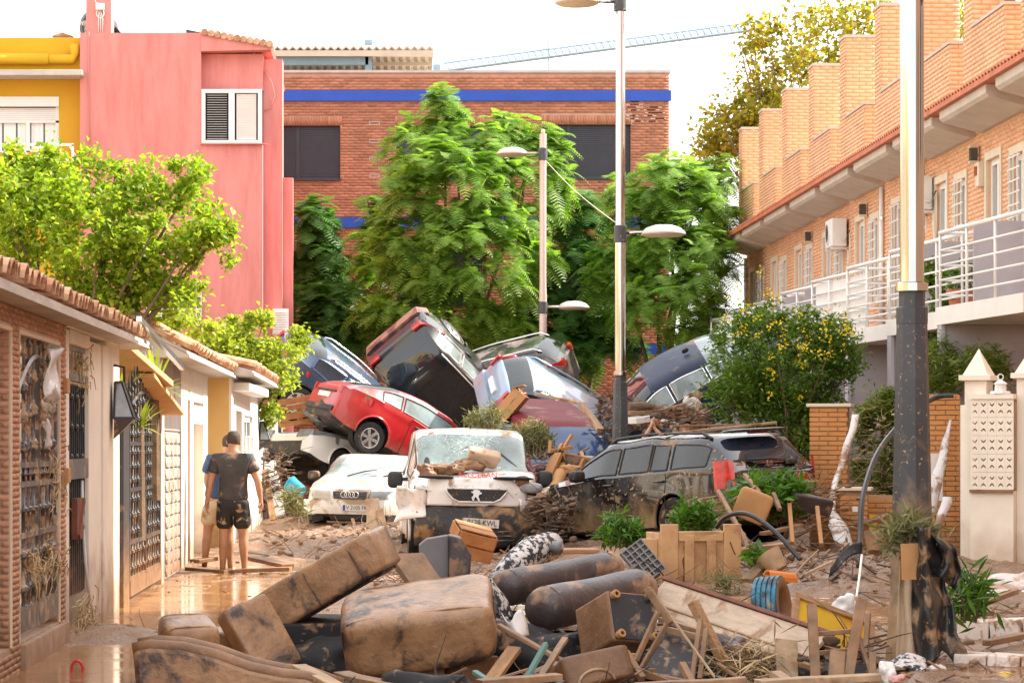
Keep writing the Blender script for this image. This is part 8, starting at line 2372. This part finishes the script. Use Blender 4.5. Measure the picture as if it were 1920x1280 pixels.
mb = MB(); mb.box(W(1074, 868, 38.8), (.25, .03, .22), Matrix.Rotation(R(10), 3, 'Y')); mb.build('seat', M['leather'], t, world=True)
mb = MB(); mb.tube([W(1052, 886, 38.0), W(1034, 926, 37.6)], .085, 12); single('carpet_roll', 'rolled brown carpet standing between the van and the black estate', 'carpet roll', mb, M['cardboard'], smooth=True)
lump('cloth_bundle', 'folded brown cloth on top of the carpet roll', 1066, 880, 38.1, (.3, .2, .18), M['cardboard'], 'cloth')
mb = MB(); mb.lathe([(0, 0), (.105, 0), (.11, .03), (.11, .28), (0, .28)], (0, 0, 0), 20, basis((0, 0, 1), (-.5, .8, 0))); o = mb.build('bucket', M['plastic_g'], smooth=True, loc=W(1112, 868, 39.0), ang=40); tag(o, 'grey drum with pale lid lying above the black estate mirror', 'drum')
# items left of the saloon
mb = MB(); mb.lathe([(0, 0), (.11, 0), (.14, .26), (.15, .26), (.15, .29)], (0, 0, 0), 16, basis((.3, -.4, .8), (.5, .8, 0))); o = mb.build('bucket', mat('cyan_plastic', (.02, .36, .55), .4), smooth=True, loc=W(566, 922, 46.5), ang=40); tag(o, 'bright cyan bucket lying left of the white saloon', 'bucket')
beam('panel', 'pale broken window frame leaning at the end of the garages', (506, 866), (524, 968), 50.5, 49.5, .22, .05, M['plastic_w'], 'panel', (0, 1, 0))
beam('plank', 'orange brown plank leaning at the end of the garages', (520, 850), (528, 962), 51.0, 50.2, .10, .05, M['plankpale'], 'plank', (0, 1, 0))
beam('plank', 'thin slat leaning against the cream garage end wall', (498, 880), (512, 975), 50.0, 48.6, .12, .03, M['wood'], 'plank', (0, 1, 0))
# boards the two men stand by
for a, b, da, db, lb in (((356, 1066), (430, 1072), 33.6, 33.2, 'left wet board on the mud at the feet of the two men'), ((440, 1070), (545, 1066), 33.1, 33.0, 'right wet board on the mud at the feet of the two men'), ((365, 1052), (400, 1046), 34.4, 34.6, 'short muddy board behind the feet of the two men'), ((475, 1046), (540, 1060), 34.2, 33.6, 'thin muddy stick right of the two men')):
 beam('board', lb, a, b, da, db, .20, .05, M['mudmat'], 'board')
# patterned blanket roll and rags
M['pattern'] = mat('black_white_fabric', (.62, .58, .55), .8, base2=(.025, .027, .035), b2lo=.47, b2hi=.53, b2s=17, obj=True, mud=.12, ms=4)
t = thing('rolled_blanket', 'rolled black and white patterned blanket behind the upper bolster', 'blanket', W(990, 1050, 23.6))
mb = MB(); mb.tube([W(928, 1090, 23.2), W(960, 1062, 23.4), W(1000, 1032, 23.7), (W(1036, 1022, 23.9))], [.07, .12, .14, .13], 12); mb.build('roll', M['pattern'], t, smooth=True, world=True)
mb = MB(); mb.tube([W(1040, 1030, 23.6), W(1052, 1012, 23.7)], [.06, .02], 8); mb.build('tail', M['plastic_g'], t, smooth=True, world=True)
def ragf(u, v):
 px = lerp(884, 925, u)+40*v; py = lerp(1085, 1158, v); p = W(px, py, 20.9+.1*math.sin(u*7)); return p+fold(p, 5, .06)
ob = cloth('patterned_cloth', ragf, 12, 16, M['pattern'], loc=W(910, 1150, 20.9)); tag(ob, 'crumpled black and white cloth between the big cushion and the bolsters', 'cloth')
def rag2(u, v):
 px = lerp(940, 985, u)+10*v; py = lerp(1150, 1190, v)+8*math.sin(u*5); p = W(px, py, 20.0-.1*math.sin(u*3)); return p+fold(p, 6, .05)
ob = cloth('white_rag', rag2, 10, 8, M['plastic_w'], loc=W(960, 1190, 20)); tag(ob, 'white rag hanging out beside the lower bolster', 'cloth')
def rag3(u, v):
 px = lerp(1650, 1735, u); py = lerp(1236, 1262, v)-8*math.sin(u*PI); p = W(px, py, 18.9-.2*v); return p+fold(p, 7, .06)
ob = cloth('patterned_cloth', rag3, 14, 8, M['pattern'], loc=W(1690, 1262, 18.8)); tag(ob, 'dark patterned cloth lying at the foot of the near lamp post', 'cloth')
lump('plastic_bottle', 'crushed pale carton at the foot of the near lamp post', 1665, 1262, 18.6, (.10, .1, .14), M['plastic_w'], 'carton')
lump('pink_scrap', 'pinkish plastic scrap at the bottom edge left of the near lamp post', 1688, 1272, 18.5, (.13, .1, .07), mat('pink_scrap', (.6, .3, .28), .5, mud=.3), 'plastic scrap')
lump('white_bowl', 'grey white bowl half buried right of the near lamp post base', 1752, 1262, 18.9, (.16, .14, .10), M['plastic_w'], 'bowl')
mb = MB(); mb.soft((0, 0, 0), (.10, .07, .06), 2.3, seg=6); mb.soft((.055, 0, -.01), (.04, .04, .03), 2.3, seg=4); o = mb.build('bath_toy', mat('yellow_plastic', (.75, .52, .01), .35), smooth=True, loc=W(1884, 1266, 18.6)); tag(o, 'yellow plastic toy in the mud at the bottom right', 'toy')
mb = MB(); mb.soft((0, 0, 0), (.085, .085, .08), 2.0, seg=8); o = mb.build('orange_fruit', M['orange'], smooth=True, loc=W(1145, 1040, 29.0)); tag(o, 'single orange lying on the mud left of the beige container', 'orange')
mb = MB(); mb.tube([W(145, 1262, 18.8)+V((.04*math.cos(q), 0, .06*math.sin(q)+.03)) for q in np.linspace(-.4, PI+.4, 12)], .012, 6); single('red_ring', 'small red ring handle sticking out of the water at lower left', 'handle', mb, M['redpaint'], smooth=True)
def bigtarp(u, v):
 px = lerp(1838, 1975, u); py = lerp(1110-95*u, 1125, v)-6*math.sin(u*9); p = W(px, py, 27.5-1.2*v+.3*u); return p+fold(p, 2.5, .09)
ob = cloth('grey_sheet', bigtarp, 16, 12, mat('dirty_white_sheet', (.66, .62, .60), .45, mud=.44, ms=1.6, mudcol=(.38, .22, .13)), loc=W(1880, 1110, 27)); tag(ob, 'dirty white sheet spread over the mud at the foot of the white wall', 'sheet')
# wooden chairs in front of the bush
t = multi('wooden_chair', 'brown wooden chair lying on its side above the beige container, slatted back to the left', 'chair', [
 ((1302, 932), (1358, 992), 32.2, 31.6, .05, .04, 'back_post'), ((1346, 920), (1400, 1018), 32.6, 31.2, .05, .05, 'back_post'), ((1306, 938), (1350, 930), 32.3, 32.6, .04, .03, 'slat'), ((1316, 948), (1356, 942), 32.2, 32.4, .03, .03, 'slat'), ((1326, 960), (1364, 956), 32.0, 32.2, .03, .03, 'slat'), ((1336, 972), (1374, 972), 31.9, 32.0, .04, .03, 'slat'), ((1326, 985), (1326, 1018), 31.6, 31.4, .05, .05, 'leg'), ((1392, 1000), (1402, 1030), 31.2, 31.0, .05, .05, 'leg'), ((1352, 985), (1396, 1004), 31.6, 31.3, .05, .05, 'rail')], M['plank'])
t = multi('wooden_chair', 'upturned chair with tan square seat in front of the glossy bush', 'chair', [
 ((1396, 890), (1424, 924), 33.2, 32.6, .05, .05, 'leg'), ((1372, 938), (1418, 912), 32.6, 32.7, .03, .03, 'rail'), ((1450, 925), (1462, 955), 32.6, 32.3, .05, .05, 'leg')], M['plank'])
mb = MB(); mb.soft((0, 0, 0), (.42, .10, .38), 8, basis((.85, -.2, -.35), (.2, .93, .1)), seg=8); mb.v = [tuple(V(p)+W(1412, 948, 32.4)) for p in mb.v]; mb.build('seat', M['cardboard'], t, smooth=True, world=True)
t = multi('wooden_chair', 'dark seated chair standing upside down left of the white gutter', 'chair', [
 ((1480, 945), (1486, 1018), 32.6, 32.0, .05, .05, 'leg'), ((1532, 950), (1540, 1022), 32.5, 32.0, .05, .05, 'leg'), ((1484, 940), (1492, 928), 32.7, 32.9, .04, .04, 'leg'), ((1484, 922), (1560, 940), 33.0, 32.8, .05, .05, 'rail')], M['chairw'])
mb = MB(); mb.soft((0, 0, 0), (.52, .08, .22), 8, basis((.95, .1, -.18), (.1, .9, .35)), seg=8); mb.v = [tuple(V(p)+W(1522, 945, 32.8)) for p in mb.v]; mb.build('seat', M['leather'], t, smooth=True, world=True)
mb = MB(); mb.box(W(1085, 1032, 29.6), (.42, .5, .05)); single('wooden_tray', 'reddish wooden board lying in the puddle behind the upper bolster', 'board', mb, M['wood'], bev=.01)
lump('red_lamp', 'red tail lamp lens lying right of the black estate', 1506, 900, 34.9, (.16, .08, .20), M['tail'], 'lamp lens')
o = link('clay_tile', TM_L.copy(), loc=W(1462, 1084, 27.8)); o.data.materials[0] = M['orange']; o.rotation_euler = (.3, .15, .5); o.scale = (.7, .9, .9); tag(o, 'orange terracotta tile fragment on the mud mound at right', 'tile')
mb = MB(); mb.lathe([(0, 0), (.09, 0), (.13, .16), (.14, .22), (.12, .22), (.11, .16), (0, .03)], (0, 0, 0), 16, basis((.6, -.5, .6), (.5, .8, 0))); o = mb.build('clay_pot', M['plankpale'], smooth=True, loc=W(1462, 1068, 28.4), ang=50); tag(o, 'pale round pot half buried on the mud mound at right', 'pot')
beam('plank', 'broken brown plank on the mud mound beside the beige container', (1400, 1088), (1432, 1058), 28.6, 28.8, .16, .05, M['plank'])
beam('stick', 'pale bare stick on the wet mud below the mound', (1510, 1076), (1562, 1052), 27.6, 27.8, .03, .03, M['plankpale'], 'stick')
tubething('twig', 'thin twig bent over the pale pot on the mound', 'twig', [(1478, 1092, 28), (1506, 1058, 28.2), (1535, 1030, 28.4)], .008, M['plankpale'])
def blk(u, v):
 px = lerp(1555, 1612, u); py = lerp(1062, 1018, u)+20*v-10*math.sin(u*3); p = W(px, py, 28.8); return p+fold(p, 5, .04)
ob = cloth('black_mat', blk, 10, 6, M['tarp'], loc=W(1580, 1060, 28.8)); tag(ob, 'torn black rubber mat on the mud below the white gutter', 'mat')
lump('white_container', 'white cracked plastic container beside the near lamp post', 1590, 1135, 23.0, (.24, .2, .24), M['plastic_w'], 'container')
mb = MB(); mb.lathe([(0, 0), (.09, 0), (.13, .16), (.14, .22), (.12, .22), (.11, .16), (0, .03)], (0, 0, 0), 16, basis((-.4, -.75, .3), (.8, -.3, 0))); o = mb.build('flower_pot', M['mudmat'], smooth=True, loc=W(1642, 1035, 29.0), ang=50); tag(o, 'dark empty flower pot lying near the low brick wall', 'pot')
lump('black_cushion', 'dark round seat cushion under the long door panel', 1362, 1215, 19.9, (.34, .3, .17), M['leather'], 'cushion')
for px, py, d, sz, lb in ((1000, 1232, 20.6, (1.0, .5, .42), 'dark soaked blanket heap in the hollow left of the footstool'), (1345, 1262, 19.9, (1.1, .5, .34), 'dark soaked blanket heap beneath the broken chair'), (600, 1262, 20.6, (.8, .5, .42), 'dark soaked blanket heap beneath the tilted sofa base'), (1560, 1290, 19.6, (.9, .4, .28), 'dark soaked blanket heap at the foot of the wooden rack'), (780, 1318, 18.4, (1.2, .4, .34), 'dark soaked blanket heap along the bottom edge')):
 lump('blanket_heap', lb, px, py, d, sz, M['fab_black'], 'blanket')  # added dark lumps standing in for the black shadow gaps of the heap
beam('plank', 'wide broken plank sticking out below the big square cushion', (640, 1262), (760, 1292), 18.6, 18.2, .16, .04, M['plank'])
beam('plank', 'mud stained board edge at the bottom below the teal stick', (900, 1280), (1050, 1268), 18.3, 18.5, .14, .05, M['plank'])
beam('plank', 'dark plank crossing under the footstool corner', (1080, 1246), (1190, 1228), 19.5, 19.8, .12, .04, M['wood'])
beam('plank', 'thick splintered plank at the bottom under the broken chair', (1190, 1288), (1400, 1276), 18.4, 18.3, .13, .06, M['plank'])
beam('plank', 'long pale plank along the bottom right before the wooden rack', (1420, 1280), (1660, 1268), 18.5, 18.7, .15, .05, M['plankpale'])
beam('plank', 'narrow dark lath leaning left of the teal stick', (1004, 1285), (1060, 1196), 18.9, 19.5, .05, .03, M['plank'])
beam('plank', 'orange brown splintered plank at the very bottom left of centre', (560, 1250), (640, 1292), 17.8, 17.4, .12, .05, M['plankpale'])
for a, b, da, db, w, lb in (((1640, 1190), (1690, 1215), 21.5, 21.2, .12, 'short muddy board left of the near lamp post foot'), ((1545, 1148), (1600, 1158), 22.6, 22.4, .10, 'grey plank lying in the puddle behind the framed picture'), ((1820, 1140), (1905, 1108), 23.2, 23.6, .06, 'thin pale pole lying at the right edge above the kerbs'), ((1790, 1128), (1850, 1150), 23, 22.6, .14, 'broken board right of the wrapped lamp post'), ((1850, 1205), (1920, 1190), 20.4, 20.6, .10, 'muddy plank lying between the two kerbs'), ((1430, 1000), (1500, 985), 32.0, 32.6, .10, 'dark plank on the mound beneath the upturned chairs'), ((1610, 985), (1680, 960), 34, 34.6, .10, 'weathered plank leaning at the low brick wall'), ((1255, 1112), (1330, 1122), 27.6, 27.2, .05, 'thin lath floating before the beige container'), ((1395, 1030), (1470, 1020), 30.5, 31, .16, 'wide muddy board under the black hose end')):
 beam('plank', lb, a, b, da, db, w, .045, M['plank'])
# ---- uncountable rubble: clods, splinters, twigs
def region_pts(n, px0, px1, py0, py1, d0, d1, ground=True):
 out = []
 for _ in range(n):
  d = random.uniform(d0, d1); px = random.uniform(px0, px1); x = (px-CX)*d/F
  z = gz(x, d) if ground else W(px, random.uniform(py0, py1), d).z
  out.append(V((x, d, z)))
 return out
def rubble(name, label, pts, kinds, sc, m):
 mb = MB()
 for p in pts:
  k = random.random()
  if k < kinds[0]:
   a = random.random()*PI; l = sc*random.uniform(1, 4.5); e = random.uniform(-.35, .5)
   mb.beam(p, p+V((math.cos(a)*math.cos(e), math.sin(a)*math.cos(e), math.sin(e)))*l, sc*random.uniform(.15, .7), sc*random.uniform(.1, .25))
  elif k < kinds[1]:
   mb.soft(p, (sc*random.uniform(.6, 1.8), sc*random.uniform(.6, 1.6), sc*random.uniform(.4, 1.0)), 2.4, Matrix.Rotation(random.random()*PI, 3, 'Z'), seg=3, nz=sc*.3, ns=4/sc*.3, seed=p.x*7)
  else:
   a = random.random()*2*PI; l = sc*random.uniform(2, 7); e = random.uniform(-.2, .8)
   q = p+V((math.cos(a)*math.cos(e), math.sin(a)*math.cos(e), math.sin(e)))*l
   mb.tube([p, p.lerp(q, .5)+V((random.uniform(-1, 1), random.uniform(-1, 1), random.uniform(-.5, 1)))*l*.12, q], [sc*.07, sc*.055, sc*.03], 4, False)
 o = mb.build(name, m, kind='stuff'); return o
M['rub'] = mat('mixed_rubble', (.22, .125, .068), .75, island=.45, var=.3, vs=5, bump=.3, mud=.3, ms=3)
M['rubd'] = mat('dark_rubble', (.10, .060, .037), .75, island=.6, var=.3, vs=5, bump=.3, mud=.25, ms=4)
rubble('rubble', '', region_pts(900, 1000, 1330, 740, 850, 44, 50, True), (.45, .75), .09, M['rub'])
rubble('rubble', '', region_pts(340, 1160, 1320, 762, 805, 45.5, 48, False), (.5, .75), .09, M['rub'])
rubble('rubble', '', region_pts(260, 1120, 1180, 740, 830, 46, 50, False), (.5, .7), .09, M['rubd'])
rubble('rubble', '', region_pts(300, 985, 1125, 850, 985, 38.8, 42, False), (.55, .75), .09, M['rubd'])
rubble('rubble', '', region_pts(150, 1000, 1075, 930, 1015, 35.0, 36.4, False), (.5, .8), .08, M['rubd'])
rubble('rubble', '', region_pts(200, 490, 548, 850, 960, 49, 51, False), (.3, .5), .09, M['rubd'])
rubble('rubble', '', region_pts(240, 660, 1000, 740, 860, 57.5, 60, False), (.4, .7), .14, M['rubd'])
M['rubx'] = mat('soaked_rubble', (.045, .028, .019), .6, island=.6, var=.3, vs=5, mud=.3, ms=4, mudcol=(.26, .145, .07))  # near-black base colour carries the shadow between the heaped pieces, mud on top
rubble('rubble', '', region_pts(330, 480, 1640, 1285, 1370, 18.2, 21.6, False), (.72, .84), .10, M['rubx'])
rubble('rubble', '', region_pts(200, 800, 1560, 1200, 1270, 21.2, 22.6, False), (.7, .82), .10, M['rubx'])
rubble('rubble', '', region_pts(150, 860, 1330, 1100, 1180, 22.2, 23.8, False), (.7, .8), .10, M['rubx'])
rubble('rubble', '', region_pts(70, 640, 1620, 1270, 1320, 18.2, 19.6, False), (.85, .9), .08, M['rub'])
rubble('rubble', '', region_pts(420, 700, 1040, 0, 0, 30, 36, True), (.35, .65), .07, M['rub'])
rubble('rubble', '', region_pts(260, 740, 1500, 0, 0, 22.5, 25, True), (.4, .72), .05, M['rub'])
rubble('rubble', '', region_pts(200, 1660, 1930, 0, 0, 17.6, 25, True), (.35, .75), .045, M['rub'])
rubble('rubble', '', region_pts(520, 1230, 1700, 0, 0, 29, 35, True), (.35, .7), .07, M['rub'])
rubble('rubble', '', region_pts(170, 1560, 1920, 0, 0, 21, 29, True), (.5, .8), .07, M['rub'])
rubble('rubble', '', region_pts(160, 1380, 1700, 0, 0, 29, 34, True), (.6, .8), .11, M['rubd'])
rubble('rubble', '', region_pts(110, 1480, 1660, 1200, 1275, 19.5, 21, False), (.8, .9), .09, M['rubd'])
rubble('rubble', '', region_pts(260, 1430, 1620, 900, 1000, 33, 36, False), (.35, .5), .08, M['rub'])
rubble('rubble', '', region_pts(200, 1600, 1690, 760, 960, 36.5, 37.4, False), (.1, .2), .05, M['straw'])
rubble('rubble', '', region_pts(320, 500, 760, 0, 0, 37, 46, True), (.2, .8), .08, M['rub'])
rubble('rubble', '', region_pts(160, 230, 640, 0, 0, 22, 36, True), (.2, .75), .05, M['rub'])
rubble('straw_debris', '', region_pts(260, 40, 118, 1000, 1110, 19.2, 21.0, False), (.0, .1), .03, M['straw']) if False else None
# straw caught in the gates
def gate_straw(label, px0, px1, py0, py1, x, n, loc):
 mb = MB()
 for _ in range(n):
  px = random.uniform(px0, px1); d = gd(px, x); p = W(px, random.gauss((py0+py1)/2, (py1-py0)/3), d)+V((random.uniform(0, .06), 0, 0))
  q = p+V((random.uniform(-.02, .06), random.uniform(-.25, .25), random.uniform(-.2, .1)))
  mb.tube([p, p.lerp(q, .5)+V((.02, 0, .03)), q], [.006, .005, .003], 4, False)
 return tag(single('straw_clump', label, 'straw', mb, M['straw']), kind='stuff')
gate_straw('matted straw caught low across the ornate iron gate', 42, 112, 1030, 1080, XL-.05, 130, None)
gate_straw('wisps of straw hanging at the top of the black metal gate', 136, 158, 660, 730, XL-.06, 45, None)
gate_straw('straw and roots heaped at the foot of the black metal gate', 132, 168, 1130, 1190, XL+.0, 110, None)
gate_straw('few straws caught across the middle of the iron gate', 85, 112, 850, 960, XL-.05, 60, None)
